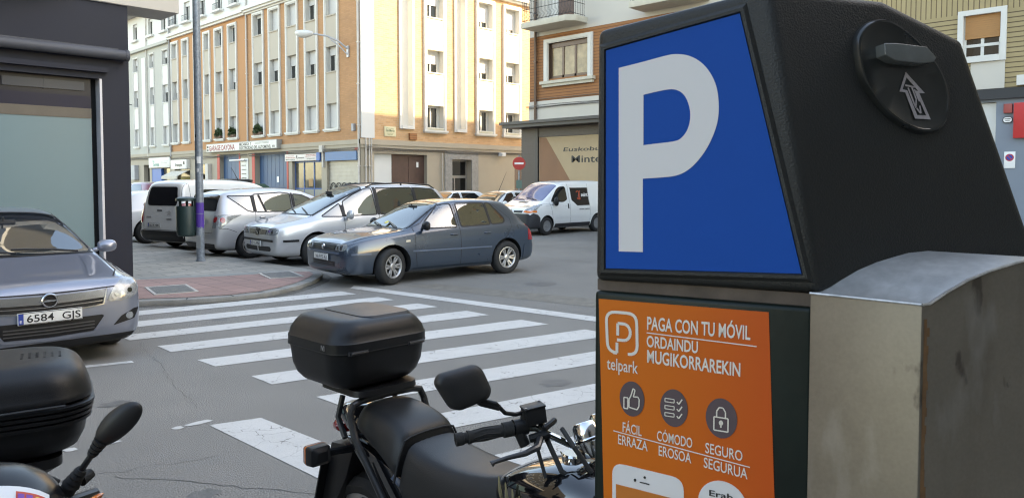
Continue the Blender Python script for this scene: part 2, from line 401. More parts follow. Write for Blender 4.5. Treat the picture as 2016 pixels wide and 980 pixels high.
pts = [(7.75,9.9),(8.3,6),(8.55,2),(9.3,2),(9.0,6),(8.25,9.8)]
quad2(pt, pts, .003)
tag(pt.build('asphalt_patch', mat('patched_asphalt', (.17, .155, .13), .9, var=.25, scale=6, bump=.6, bscale=80, fine=.35, fscale=90)), kind='structure')

st_ = MB(); rs = random.Random(11)
for cx_, cy_, r_ in ((3.6,7.1,.22),(1.2,7.4,.3),(4.9,4.2,.16),(2.0,6.3,.12),(9.5,8.5,.3),(8.9,3.8,.2),(1.6,8.9,.35),(10.5,14,.3),(4.2,9.2,.10),(11.2,5.5,.25),(1.0,5.9,.08),(1.75,4.1,.10)):
    n_ = 18; quad2(st_, [(cx_+r_*(.7+.5*rs.random())*cos(2*pi*i/n_), cy_+r_*(.5+.4*rs.random())*sin(2*pi*i/n_)) for i in range(n_)], .0026)
tag(st_.build('oil_stain', mat('oil_stain', (.105,.10,.092), .6, var=.35, scale=14, fine=.5, fscale=150)), kind='structure')
def slab(name, poly, h, mtl, top=None, inset=.17, topz=.004):
    mb = MB(); mb.prism(poly, lambda p: (p[0], p[1], 0), lambda p: (p[0], p[1], h))
    o = mb.build(name, mtl, bevel=.012); tag(o, kind='structure')
    return o
def inset_poly(poly, d):
    o = []; N = len(poly)
    A = sum(poly[i][0]*poly[(i+1) % N][1]-poly[(i+1) % N][0]*poly[i][1] for i in range(N))
    sg = 1 if A > 0 else -1
    for i in range(N):
        a, p, b = Vector(poly[i-1]), Vector(poly[i]), Vector(poly[(i+1) % N])
        n1 = (p-a).normalized(); n2 = (b-p).normalized()
        n1 = Vector((-n1.y, n1.x))*sg; n2 = Vector((-n2.y, n2.x))*sg
        m_ = (n1+n2).normalized(); k = d/max(.4, m_.dot(n1))
        o.append(tuple(p+m_*k))
    return o
kerb_l = [(-40, 12.45), (3.0, 12.45), (3.25, 11.55), (3.75, 11.15), (4.4, 10.72), (5.0, 10.5), (5.5, 10.5), (5.95, 10.68), (6.35, 10.92), (6.7, 11.2), (7.05, 11.52), (7.35, 11.88), (7.52, 12.3), (7.6, 12.9), (7.6, 90), (-40, 90)]
slab('pavement', kerb_l, .07, M_kerb)
ins = inset_poly(kerb_l, .17)
t = MB(); quad2(t, ins, .074); tag(t.build('grey_pavement', M_grey_pave), kind='structure')
red = [(3.1, 13.25)]+[p for p in ins[2:13]]+[(7.14, 12.55), (6.6, 12.68), (5.9, 12.88), (5.2, 13.20), (4.75, 13.42)]
t = MB(); quad2(t, red, .078); tag(t.build('red_pavement', M_red_pave), kind='structure')
t = MB()
for i in range(11, 2, -1):
    pass
b_ = [(4.75, 13.44), (5.2, 13.22), (5.9, 12.90), (6.6, 12.70), (7.14, 12.57)]
for i in range(4):
    p, q = b_[i], b_[i+1]; quad2(t, [p, q, (q[0]+.03, q[1]+.26), (p[0]+.05, p[1]+.28)], .077)
tag(t.build('pavement_border', mat('border_stone', (.20, .205, .19), .8, var=.2, scale=4)), kind='structure')
jt = MB()   # joints between the kerb stones
for i in range(2, 13):
    p, q = Vector(kerb_l[i]), Vector(ins[i]); d = (q-p).normalized(); n_ = Vector((-d.y, d.x))*.010
    jt.add([(*(p+d*.01-n_), .0715), (*(q-n_), .0715), (*(q+n_), .0715), (*(p+d*.01+n_), .0715)], [(0,1,2,3)])
gd = MB(); go_ = inset_poly(kerb_l, -.16); gi_ = inset_poly(kerb_l, -.004)
for i in range(2, 13): quad2(gd, [go_[i], go_[i+1], gi_[i+1], gi_[i]], .0034)
tag(gd.build('gutter_dirt', mat('gutter_dirt', (.085,.078,.066), .9, var=.5, scale=9, fine=.5, fscale=120)), kind='structure')
tag(jt.build('kerb_joint', M_seam), kind='structure')
slab('near_pavement', [(-40,-3.2),(7.0,-3.2),(7.0,.3),(6.6,.7),(-40,.7)], .12, M_kerb)
t = MB(); quad2(t, [(-40,-3.19),(6.83,-3.19),(6.83,.2),(6.5,.53),(-40,.53)], .124); tag(t.build('near_pavement_tiles', M_grey_pave), kind='structure')
slab('far_pavement', [(19.3,90),(19.3,29.6),(19.9,29.0),(60,29.0),(60,90)], .12, M_kerb)
slab('far_pavement', [(22.7,-60),(22.7,22.6),(23.2,23.2),(60,23.2),(60,-60)], .12, M_kerb)

def grate(loc, rz, L, Wd, label):
    o = empty('drain_cover', loc, rz, label, 'drain cover', 'metal covers set in the red paving')
    f = MB()
    for a, b, c, d in ((-L/2,L/2,-Wd/2,-Wd/2+.04),(-L/2,L/2,Wd/2-.04,Wd/2),(-L/2,-L/2+.04,-Wd/2+.04,Wd/2-.04),(L/2-.04,L/2,-Wd/2+.04,Wd/2-.04)):
        f.box(a,b,c,d,0,.010)
    f.build('rim', mat('cover_frame', (.40,.37,.33), .8, var=.2), o)
    p = MB(); p.box(-L/2+.04,L/2-.04,-Wd/2+.04,Wd/2-.04,0,.004)
    n = 22
    for i in range(n):
        xx = lerp(-L/2+.06, L/2-.06, (i+.5)/n); p.box(xx-.008, xx+.008, -Wd/2+.06, Wd/2-.06, .004, .010)
    p.build('lid', mat('cast_iron', (.17,.16,.145), .65, metal=.2, var=.3, scale=20), o)
grate((4.62, 11.82, .078), R(-12), .62, .95, 'ribbed iron cover in the red paving beside the car bumper')
grate((6.72, 12.27, .078), R(-15), .6, .9, 'flat iron cover near the rounded tip of the red paving')

# ------------------------------------------------------------------ buildings
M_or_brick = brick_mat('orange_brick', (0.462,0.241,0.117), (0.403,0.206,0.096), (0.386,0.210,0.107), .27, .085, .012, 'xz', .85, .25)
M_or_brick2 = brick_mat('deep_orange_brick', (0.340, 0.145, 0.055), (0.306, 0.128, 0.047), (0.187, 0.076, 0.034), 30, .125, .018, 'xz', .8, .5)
M_sun_brick = brick_mat('sunlit_orange_brick', (.56, .34, .18), (.47, .27, .13), (.50, .33, .20), .30, .10, .014, 'xz', .85, .3)  # same brick as the shaded face, toned lighter for the sunlit one
M_grey_wall = mat('grey_render', (.415, .405, .36), .85, var=.08, scale=.6, bump=.15, bscale=25)
M_white_wall = mat('white_render', (0.608, 0.600, 0.570), .85, var=.06, scale=.5, bump=.1, bscale=20)
M_beige = mat('beige_render', (0.391, 0.332, 0.255), .85, var=.10, scale=.5, bump=.15, bscale=25)
M_spandrel = mat('spandrel_panel', (0.416, 0.360, 0.288), .7, var=.06, scale=.8)
M_spandrel_sun = mat('sunlit_spandrel_panel', (.62, .585, .47), .7, var=.05, scale=.8)  # lit copy of the spandrel colour for the sunny face
M_shutter = mat('roller_shutter', (0.515, 0.503, 0.484), .6, var=.04)
M_granite = mat('grey_granite', (.27, .26, .245), .7, var=.2, scale=6, fine=.2, fscale=30)
M_roof = mat('roof_tile', (.25, .12, .08), .8)
M_brown_al = mat('brown_aluminium', (.10, .060, .042), .4, metal=.3)
M_iron = mat('black_iron', (.02, .02, .022), .5)
M_pipe = mat('pale_pipe', (.52, .48, .43), .6)
M_cable = mat('cable', (.12, .105, .09), .7)

def wall_holes(mb, x0, x1, z0, z1, holes, depth=.2, y=0., mi=0, mr=1):
    """a wall face at y with recessed openings (x0,x1,z0,z1[,depth])"""
    xs = sorted({x0, x1, *[v for h in holes for v in h[:2]]}); zs = sorted({z0, z1, *[v for h in holes for v in h[2:4]]})
    for i in range(len(xs)-1):
        for j in range(len(zs)-1):
            cx, cz = (xs[i]+xs[i+1])/2, (zs[j]+zs[j+1])/2
            if any(h[0] < cx < h[1] and h[2] < cz < h[3] for h in holes): continue
            mb.add([(xs[i],y,zs[j]),(xs[i+1],y,zs[j]),(xs[i+1],y,zs[j+1]),(xs[i],y,zs[j+1])], [(0,1,2,3)], mi)
    for h in holes:
        d = h[4] if len(h) > 4 else depth; a, b, c, e = h[:4]
        mb.add([(a,y,c),(b,y,c),(b,y,e),(a,y,e),(a,y+d,c),(b,y+d,c),(b,y+d,e),(a,y+d,e)],
               [(0,4,5,1),(1,5,6,2),(2,6,7,3),(3,7,4,0)], mr)
        mb.add([(a,y+d,c),(b,y+d,c),(b,y+d,e),(a,y+d,e)], [(0,1,2,3)], mr)

def sash(root, x0, x1, z0, z1, y, shut=.4, two=True, frame=None, curtain=None, shm=None):
    """a window: frame with glass and a part-lowered roller shutter"""
    fr = MB(); t = .055
    fr.box(x0,x0+t,y-.05,y,z0,z1); fr.box(x1-t,x1,y-.05,y,z0,z1); fr.box(x0+t,x1-t,y-.05,y,z0,z0+t); fr.box(x0+t,x1-t,y-.05,y,z1-t,z1)
    if two: m_ = (x0+x1)/2; fr.box(m_-.04,m_+.04,y-.047,y,z0+t,z1-t)
    o = fr.build('window', frame or M_white_frame, root)
    g = MB(); g.box(x0+t,x1-t,y-.018,y-.012,z0+t,z1-t); g.build('pane', curtain or M_glass, o)
    if shut > 0:
        zz = lerp(z1, z0+t, shut); s = MB()
        n = max(2, int((z1-zz)/.055)); hh = (z1-zz)/n
        for i in range(n):
            s.box(x0+.03, x1-.03, y-.085, y-.054, zz+i*hh+.004, zz+(i+1)*hh)
        s.box(x0+.03, x1-.03, y-.072, y-.060, zz, z1)
        s.build('roller_shutter', shm or M_shutter, o)
    return o

def strip(root, x0, x1, z0, ztop, rows, rec=.24, fw=.17, span=None, shuts=None, proj=.06, sill=True, winpart=(0., 1.), seed=0, framem=None):
    """a tall framed strip of windows: moulded frame, sill, spandrel panels, windows. rows = [(zbottom, ztop)]"""
    rn = random.Random(seed); fm = framem or M_white_frame
    f = MB()
    f.box(x0,x0+fw,-proj,.005,z0,ztop); f.box(x1-fw,x1,-proj,.005,z0,ztop); f.box(x0+fw,x1-fw,-proj,.005,ztop-fw,ztop)
    f.box(x0+.02,x0+fw-.05,-proj-.03,-proj,z0,ztop-.02); f.box(x1-fw+.05,x1-.02,-proj-.03,-proj,z0,ztop-.02); f.box(x0+fw-.05,x1-fw+.05,-proj-.03,-proj,ztop-fw+.05,ztop-.02)
    f.build('window_surround', fm, root)
    a, b = x0+fw, x1-fw
    if sill:
        s = MB(); s.box(x0-.06,x1+.06,-proj-.10,-.002,z0-.09,z0); s.box(x0-.02,x1+.02,-proj-.05,-.002,z0-.15,z0-.09)
        s.build('sill', fm, root)
    zs = z0
    for i, (c, d) in enumerate(rows):
        if c > zs+.1:
            p = MB(); p.box(a+.004,b-.004,-proj+.012,rec-.02,zs,c-.06); p.box(a+.004,b-.004,-proj-.035,rec-.02,c-.06,c)
            p.build('spandrel_panel', span or M_spandrel, root)
        q = shuts[i] if shuts else rn.choice([.15, .3, .55, 1.0])
        sash(root, lerp(a, b, winpart[0]), lerp(a, b, winpart[1])-.004, c, d, rec-.004, q, two=(b-a) > .75)
        zs = d
    return (a, b, z0, ztop-fw, rec)

def block(root, x0, x1, y0, y1, z0, z1, m, name='building_body'):
    b = MB(); b.box(x0,x1,y0,y1,z0,z1); return b.build(name, m, root)
def pipe(root, x, z0, z1, r=.05, y=-.08, m=None, name='drain_pipe'):
    b = MB(); b.tube([(x,y,z0),(x,y,z1)], r, 10)
    for k in range(int((z1-z0)/2)+1): b.box(x-r-.012,x+r+.012,y-r-.01,-.002,z0+.5+2*k,z0+.54+2*k)
    return b.build(name, m or M_pipe, root)
def cables(root, x0, x1, z, n=4, y=-.05, amp=.05, name='cable_bundle'):
    b = MB()
    for k in range(n):
        P = []; N = max(6, int(abs(x1-x0)/.7)); ph = random.uniform(0, 6)
        for i in range(N+1):
            t = i/N; P.append((lerp(x0, x1, t), y-.02*k, z+.045*k-amp*abs(sin(t*N*.35+ph))+random.uniform(-.012, .012)))
        b.tube(P, .013, 5)
    return b.build(name, M_cable, root)

SIX = [(4.48, 5.74), (7.35, 8.62), (10.2, 11.45)]
# --- corner building: left facade (local x = -s, 0 .. -11.57), sunlit right facade built under a turned child frame
def facade_face(name, root, mb, mats): return mb.build(name, mats, root, fixn=False)

bA = empty('corner_apartment_building', (21.19, 30.74, 0), R(-90), 'orange brick corner block with one white-framed face in full sun', 'building')
holes = []
cols = [(-10.81,-9.45,(.75,.4,.2)), (-8.91,-7.6,(1,.5,1)), (-7.0,-5.69,(1,.45,1)), (-5.05,-3.73,(1,.55,.35)), (-3.1,-1.81,(1,.35,1))]
ZT = 11.55
LTOP = 11.52
for i, (a, b, sh) in enumerate(cols):
    holes.append(strip(bA, a, b, 4.45, ZT, SIX, shuts=sh, seed=i, winpart=(.0, 1.)))
wl = MB(); wall_holes(wl, -11.57, 0, 3.82, 11.78, holes, mr=1)
facade_face('wall', bA, wl, [M_or_brick, M_white_frame])
wl = MB(); aw = [(-10.4+2.05*i-.45+.9*0, -10.4+2.05*i+.45, 12.5, 13.75) for i in range(5)]
wall_holes(wl, -11.57, 0, 11.98, 15.0, aw, depth=.2); facade_face('attic_wall', bA, wl, [M_white_wall, M_white_wall])
c = MB(); c.box(-11.57,.35,-.35,-.001,11.78,11.98); c.box(-11.57,.25,-.25,-.001,11.66,11.78); c.box(-11.57,.12,-.12,-.002,11.56,11.66); c.build('cornice', M_white_frame, bA)
c = MB(); c.box(-11.57,.10,-.10,-.001,3.60,3.82); c.box(-11.57,.06,-.06,-.001,3.44,3.60); c.build('string_course', M_beige, bA)
for a, b, c_, d in aw: sash(bA, a, b, c_, d, .19, .2)
# ground floor: garage doorway, glazed shop, shuttered shop
gh = [(-10.77,-7.09,.0,3.62,.35), (-6.53,-3.56,.0,2.86,.25), (-3.05,-.23,.0,2.82,.2)]
wl = MB(); wall_holes(wl, -11.57, 0, 0, 3.44, [h if h[3] < 3.44 else (*h[:3], 3.42, h[4]) for h in gh]); facade_face('ground_floor_wall', bA, wl, [M_beige, M_beige])
block(bA, -11.56, -.62, .42, 12.2, 0, 14.98, M_beige)
M_blue_door = mat('blue_door', (0.031, 0.083, 0.173), .5, var=.1, scale=1.2); M_blue_dark = mat('deep_blue_door', (0.014, 0.048, 0.139), .5, var=.15, scale=2)
M_red_trim = mat('red_paint', (.48, .05, .035), .55, var=.1)
def garage_door(root, x0, x1, z1, y):
    d = MB()
    d.box(x0,x1,y-.03,y,1.45,z1); n = int((x1-x0)/.45)
    o = d.build('garage_door', M_blue_door, root)
    e = MB(); e.box(x0,x1,y-.034,y,.02,1.45); e.build('lower_panel', M_blue_dark, o)
    e = MB()
    for i in range(1, n): e.box(lerp(x0,x1,i/n)-.01, lerp(x0,x1,i/n)+.01, y-.037, y-.034, .05, z1)
    e.build('door_seam', M_blue_dark, o)
    return o
garage_door(bA, -10.77, -7.09, 3.42, .33)
e = MB(); e.box(-11.12,-10.77,-.02,-.002,.0,3.58); e.box(-7.09,-6.92,-.02,-.002,0,3.58); e.build('door_jamb', M_red_trim, bA)
n_ = MB(); n_.box(-8.75,-8.50,.285,.293,1.72,2.05); n_.build('paper_notice', M_white_ink, bA)
# glazed shop front
sf = MB()
for xx in (-6.53,-5.62,-4.6,-3.62): sf.box(xx, xx+.07, .17, .225, 0, 2.85)
for zz in (.05, 1.35, 2.78): sf.box(-6.46,-3.62,.172,.223,zz,zz+.06)
s_ = sf.build('shop_window', mat('blue_frame', (.06,.13,.33), .5), bA)
M_shopglass = mat('dusty_shop_glass', (.10,.09,.07), .12, spec=.6, var=.6, scale=1.4)
p = MB(); p.box(-6.46,-3.6,.205,.211,.1,2.8); p.build('pane', M_shopglass, s_)
p = MB(); p.box(-6.44,-3.62,.180,.186,.12,1.34); p.build('frosted_pane', mat('frosted_film', (.34,.31,.25), .5, var=.15), s_)
p = MB(); p.box(-5.15,-4.75,.196,.200,1.5,1.9); p.build('paper_notice', mat('tan_paper', (.45,.26,.12), .8), s_)
# shuttered shop with blue fascia
sh = MB(); k = 30
for i in range(k): sh.box(-3.05,-.23,.13+.02*(i % 2),.19,lerp(.02,2.8,i/k),lerp(.02,2.8,(i+1)/k))
o_ = sh.build('metal_shutter', mat('shutter_steel', (.36,.33,.29), .5, metal=.3, var=.12, scale=3), bA)
gr_ = MB()
for i in range(5):
    cx = -2.65+.5*i; gr_.tube([(cx+.27*cos(a), .118, 1.28+.42*sin(a)) for a in [pi*q/12 for q in range(13)]], .022, 5)
    gr_.tube([(cx+.20*cos(a), .118, 1.22+.36*sin(a)) for a in [pi*q/12 for q in range(13)]], .014, 5)
gr_.build('graffiti', M_ink, o_)
e = MB(); e.box(-3.05,-.23,-.10,-.002,2.82,3.27); e.build('blue_fascia', mat('fascia_blue', (0.030, 0.120, 0.282), .45, var=.08), bA)
e = MB(); e.box(-.45,-.2,-.05,-.002,3.22,3.6); e.build('alarm_box', M_red_trim, bA)
cables(bA, -11.3, 0, 3.30, 4, -.09)
e = MB(); e.box(-3.45,-3.15,-.22,-.002,3.28,3.62); e.box(-3.33,-3.23,-.12,-.002,2.5,3.28); e.build('junction_box', M_pipe, bA)
pipe(bA, -.06, 0, 14.5, .055, -.07, M_pipe); pipe(bA, -11.5, 3.6, 14.5, .05, -.07)
e = MB(); e.box(-.6,-.42,-.14,-.002,4.25,4.6); e.build('junction_box', mat('grey_box', (.35,.35,.36), .6), bA)

# right (sunlit) facade: a turned frame; its meshes are built in the building's own frame
def to_right(before):
    for o in list(bA.children_recursive):
        if o not in before and o.type == 'MESH' and o.parent == bA:
            o.rotation_euler = (0,0,R(90))
bef = set(bA.children_recursive)
holes = []
ROWS_R = [(4.60, 5.78), (7.52, 8.70), (10.4, 11.6)]
for i, (a, b, sh) in enumerate([(3.95,5.47,(.10,.62,.45)), (7.69,9.17,(.08,.70,.72)), (9.84,11.37,(.10,.64,.82))]):
    holes.append(strip(bA, a, b, 4.47, 12.0, ROWS_R, shuts=sh, seed=9+i, span=M_spandrel_sun, rec=.3, fw=.2, proj=.09, winpart=(0., .86)))
for a, b in ((2.35,3.3), (6.09,6.99)):
    f = MB(); f.box(a,a+.12,-.09,.005,4.46,12.2); f.box(b-.12,b,-.09,.005,4.46,12.2); f.box(a+.12,b-.12,-.12,.005,4.46,4.62); f.build('blank_surround', M_white_frame, bA)
    holes.append((a+.12, b-.12, 4.62, 12.2, .32))
f = MB(); f.box(.0,.76,-.10,-.001,3.9,12.2); f.build('corner_pilaster', M_white_wall, bA)
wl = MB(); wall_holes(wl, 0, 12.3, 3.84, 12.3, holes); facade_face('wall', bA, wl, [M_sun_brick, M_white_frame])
aw = [(1.5+2.6*i, 2.4+2.6*i, 12.9, 14.2) for i in range(4)]
wl = MB(); wall_holes(wl, 0, 12.3, 12.5, 15.0, aw); facade_face('attic_wall', bA, wl, [M_white_wall, M_white_wall])
for a, b, c_, d in aw: sash(bA, a, b, c_, d, .19, .2)
c = MB(); c.box(-.35,12.3,-.35,-.001,12.3,12.5); c.box(-.2,12.3,-.2,-.002,12.18,12.3); c.build('cornice', M_white_frame, bA)
c = MB(); c.box(-.1,12.3,-.13,-.001,3.58,3.84); c.box(-.06,12.3,-.08,-.001,3.42,3.58); c.build('string_course', M_beige, bA)
wl = MB(); wall_holes(wl, 0, 12.3, 0, 3.42, [(.79,4.17,0,3.16,.3), (5.9,7.36,0,2.96,.5), (10.86,11.9,.9,3.1,.2)]); facade_face('ground_floor_wall', bA, wl, [M_beige, M_beige])
e = MB(); e.box(.8,1.99,.2,.29,0,3.15); e.build('blank_panel', M_white_wall, bA)
M_brown_door = mat('brown_door', (.085,.045,.035), .5, var=.2, scale=3)
d = MB(); d.box(1.99,4.16,.24,.29,0,3.15)
for k in range(2):
    for j in range(5): d.box(2.05+1.07*k, 2.98+1.07*k, .225, .24, .1+.6*j, .64+.6*j)
o_ = d.build('garage_door', M_brown_door, bA)
gr_ = MB()
for i in range(9): gr_.tube([(2.3+.2*i+.11*cos(a), .217, .95+random.uniform(-.1,.25)+.28*sin(a)) for a in [2*pi*q/9 for q in range(8)]], .028, 5)
gr_.build('graffiti', mat('pale_spray', (.45,.42,.40), .7), o_)
n_ = MB(); n_.box(3.62,3.76,.214,.222,2.5,2.78); n_.build('no_parking_disc', M_white_ink, o_)
e = MB()
e.box(5.39,5.9,-.06,-.001,0,3.4); e.box(7.36,7.86,-.06,-.001,0,3.4); e.box(5.9,7.36,-.06,-.001,2.97,3.4); e.build('stone_door_surround', M_granite, bA)
d = MB(); d.box(5.9,5.98,.38,.46,0,2.95); d.box(7.28,7.36,.38,.46,0,2.95); d.box(5.98,7.28,.38,.46,1.95,2.1); d.box(6.4,6.48,.38,.46,0,1.95); d.box(5.98,7.28,.38,.46,2.87,2.95)
o_ = d.build('entrance_door', mat('door_alloy', (.35,.33,.30), .4, metal=.4), bA)
p = MB(); p.box(5.98,7.28,.43,.436,0,2.9); p.build('pane', M_tint, o_)
e = MB(); e.box(.0,1.0,-.035,-.0,0,0.0001)
e = MB(); e.box(10.9,11.88,.14,.19,.92,3.08); e.build('window_shutter', M_brown_door, bA)
cables(bA, .2, 12.2, 3.33, 4, -.10)
for xx in (.22, .42, .55): pipe(bA, xx, 0, 3.9, .035, -.12)
pipe(bA, 5.2, 0, 3.3, .025, -.05)
e = MB(); e.box(9.4,9.75,-.36,-.10,3.22,3.42); e.box(9.5,9.6,-.1,-.002,3.28,3.4); e.tube([(9.44,-.36,3.32),(9.42,-.42,3.31)], .05); e.build('security_camera', mat('camera_housing', (.62,.62,.62), .4), bA)
e = MB(); e.box(2.95,3.4,-.14,-.002,3.92,4.25); e.build('junction_box', M_or_brick2, bA)
block(bA, .43, 12.29, .62, 11.5, 0, 14.97, M_beige)
to_right(bef)
rf = MB(); rf.prism([(-11.57,-.7),(.7,-.7),(.7,12.3),(-11.57,12.3)], lambda p: (p[0],p[1],15.0), lambda p: (p[0],p[1],15.2)); rf.build('roof', M_white_wall, bA)

# wall plate with the street name
def sign_board(name, loc, rz, w, h, d, m, label, cat='sign', group=None):
    o = empty(name, loc, rz, label, cat, group); b = MB(); b.box(0,w,-d,0,0,h); b.build('board', m, o, bevel=.006); return o
M_cream = mat('cream_enamel', (.62,.56,.36), .4, var=.06)
o = sign_board('street_name_plate', (21.19+1.40, 30.735, 4.03), 0, .72, .50, .03, M_cream, 'cream street name plate on the corner brickwork above the brown garage door')
t = MB(); fn = lambda x, z: (x, -.034, z)
put_text(t, 'San Martin', fn, .1, .62, .24, .13, .012); t.box(.12,.6,-.034,-.031,.40,.415); t.box(.16,.56,-.034,-.031,.14,.15); t.box(.2,.52,-.034,-.031,.08,.09)
t.build('lettering', mat('green_ink', (.06,.12,.05), .5), o)

# --- middle orange building
bM = empty('orange_apartment_building', (21.19, 30.74+11.57, 0), R(-90), 'orange apartment block between the corner block and the grey block, blue garage door below', 'building')
holes = []
ox = 11.57
for i, (a, b, sh) in enumerate([(22.64,21.4,(1,.6,1)), (20.81,19.69,(1,.5,1)), (17.46,16.44,(1,.6,.9)), (15.83,14.62,(.8,.6,.3)), (13.99,12.78,(.8,.65,.25))]):
    holes.append(strip(bM, -a+ox, -b+ox, 4.45, 11.38, SIX, shuts=sh, seed=20+i, rec=.26))
f = MB(); f.box(-19.02+ox,-17.92+ox,-.05,.22,4.45,11.38); f.build('blank_panel', M_white_frame, bM)
wl = MB(); wall_holes(wl, -11.29, 0, 3.82, 11.72, holes); facade_face('wall', bM, wl, [mat('orange_render', (0.454,0.225,0.103), .85, var=.07, scale=.4, bump=.1, bscale=20), M_white_frame])
aw = [(-s_-.47+ox, -s_+.47+ox, 12.5, 13.75) for s_ in (22.0, 19.95, 17.6, 15.2, 13.0)]
wl = MB(); wall_holes(wl, -11.29, 0, 11.92, 15.2, aw); facade_face('attic_wall', bM, wl, [M_white_wall, M_white_wall])
for a, b, c_, d in aw:
    sash(bM, a, b, c_, d, .19, .25)
    s_ = MB(); s_.box(a-.2,b+.2,-.28,-.001,c_-.2,c_-.08); s_.build('sill', M_white_frame, bM)
    s_ = MB()
    for q in range(7): s_.box(lerp(a,b,q/6)-.008, lerp(a,b,q/6)+.008, -.2,-.184, c_-.08, c_+.32)
    s_.box(a-.02,b+.02,-.202,-.182,c_+.32,c_+.35); s_.build('window_rail', M_iron, bM)
c = MB(); c.box(-11.29,0,-.3,-.001,11.72,11.92); c.box(-11.29,0,-.18,-.002,11.58,11.72); c.build('cornice', M_white_frame, bM)
c = MB(); c.box(-11.29,0,-.10,-.001,3.62,3.82); c.box(-11.29,0,-.05,-.001,3.46,3.62); c.build('string_course', M_beige, bM)
gh = [(-15.39+ox,-12.77+ox,0,3.44,.3), (-18.9+ox,-16.75+ox,0,2.9,.3), (-22.4+ox,-19.9+ox,0,2.7,.3)]
wl = MB(); wall_holes(wl, -11.29, 0, 0, 3.46, gh); facade_face('ground_floor_wall', bM, wl, [M_beige, M_beige])
garage_door(bM, -15.39+ox, -12.77+ox, 3.42, .28)
e = MB(); e.box(-15.75+ox,-15.39+ox,-.02,-.002,0,3.6); e.box(-12.77+ox,-12.6+ox,-.02,-.002,0,3.6); e.build('door_jamb', M_red_trim, bM)
e = MB(); e.box(-18.9+ox,-16.75+ox,.22,.29,0,2.88); e.build('entrance_door', M_tint, bM)
e = MB(); e.box(-22.4+ox,-19.9+ox,.22,.29,0,2.68); e.build('shop_window', M_shopglass, bM)
e = MB(); e.box(-21.9+ox,-20.4+ox,.19,.21,1.7,2.1); e.build('window_poster', mat('yellow_poster', (.45,.36,.05), .6, var=.4, scale=6), bM)
e = MB(); e.box(-17.0+ox,-16.6+ox,-.25,-.002,1.4,2.9); e.build('gas_meter_cabinet', M_pipe, bM)
e = MB(); e.tube([(-13.6+ox,-.2,3.05),(-11.7+ox,-.2,3.05)], .05); e.box(-13.0+ox,-12.9+ox,-.2,-.002,3.03,3.1); e.build('strip_lamp', M_white_ink, bM)
cables(bM, -11.2, 0, 3.32, 3, -.08)
block(bM, -11.28, -.01, .42, 12.3, 0, 15.18, M_beige)
pipe(bM, -11.2, 3.5, 15, .06, -.09, mat('grey_pipe', (.30,.29,.28), .6))

# --- grey building
bG = empty('grey_apartment_building', (21.19, 30.74+22.86, 0), R(-90), 'pale grey apartment block with white attic storey at the far end of the row', 'building')
ox = 22.86; holes = []
GR = [(4.45, 5.75), (7.4, 8.65), (10.1, 11.0)]
for i, (a, b) in enumerate([(24.32,23.15), (26.68,25.72), (29.85,28.81), (33.2,32.1), (36.0,35.0)]):
    holes.append(strip(bG, -a+ox, -b+ox, 4.4, 11.1, [(4.45,5.7),(7.35,8.6),(10.0,10.95)], shuts=(1,.45,.5), seed=40+i, span=M_white_frame, rec=.22, fw=.1, proj=.03))
f = MB(); f.box(-28.07+ox,-27.37+ox,-.05,.0,4.35,10.9); f.build('blank_panel', M_white_frame, bG)
wl = MB(); wall_holes(wl, -17, 0, 3.82, 11.42, holes); facade_face('wall', bG, wl, [M_grey_wall, M_white_frame])
aw = [(-s_-.42+ox, -s_+.42+ox, 12.45, 13.6) for s_ in (23.9, 26.3, 29.3, 32.5)]
wl = MB(); wall_holes(wl, -17, 0, 11.62, 14.1, aw); facade_face('attic_wall', bG, wl, [M_white_wall, M_white_wall])
for a, b, c_, d in aw:
    sash(bG, a, b, c_, d, .19, .2); s_ = MB(); s_.box(a-.2,b+.2,-.2,-.001,c_-.22,c_-.08); s_.build('sill', M_white_frame, bG)
c = MB(); c.box(-17,0,-.22,-.001,11.42,11.62); c.build('cornice', M_grey_wall, bG)
c = MB(); c.box(-17,0,-.9,.3,14.1,14.3); c.build('eaves', mat('eaves_grey', (.33,.31,.29), .8), bG)
c = MB(); c.box(-17,0,-.09,-.001,3.6,3.82); c.build('string_course', M_beige, bG)
wl = MB(); wall_holes(wl, -17, 0, 0, 3.6, [(-28.14+ox,-27.0+ox,0,3.0,.4), (-26.6+ox,-23.3+ox,0,2.72,.3), (-33+ox,-30.5+ox,0,2.8,.3)]); facade_face('ground_floor_wall', bG, wl, [M_beige, M_beige])
e = MB(); e.box(-28.14+ox,-27.0+ox,.3,.38,0,2.98); e.build('entrance_door', M_tint, bG)
e = MB(); e.box(-26.6+ox,-24.9+ox,.02,.28,0,2.7); e.build('blue_shop_panel', mat('bright_blue', (0.024, 0.112, 0.360), .5), bG)
e = MB(); e.box(-24.9+ox,-23.3+ox,.22,.28,0,2.7); e.build('shop_window', M_shopglass, bG)
e = MB(); e.box(-24.7+ox,-23.4+ox,.02,.2,0,1.75); e.build('window_poster', M_white_ink, bG)
e = MB(); e.box(-30.2+ox,-29.2+ox,-.3,-.002,1.9,3.0); e.build('meter_cabinet', mat('grey_box', (.35,.35,.36), .6), bG)
e = MB(); e.tube([(-30.1+ox,-.05,7.6),(-30.1+ox,-.6,7.7),(-30.1+ox,-.8,7.5)], .03); e.build('wall_bracket', M_iron, bG)
cables(bG, -16, 0, 3.45, 4, -.08)
block(bG, -16.99, -.01, .5, 12.3, 0, 14.08, M_beige)
pipe(bG, -4.2, 3.6, 14, .04, -.07, M_pipe)

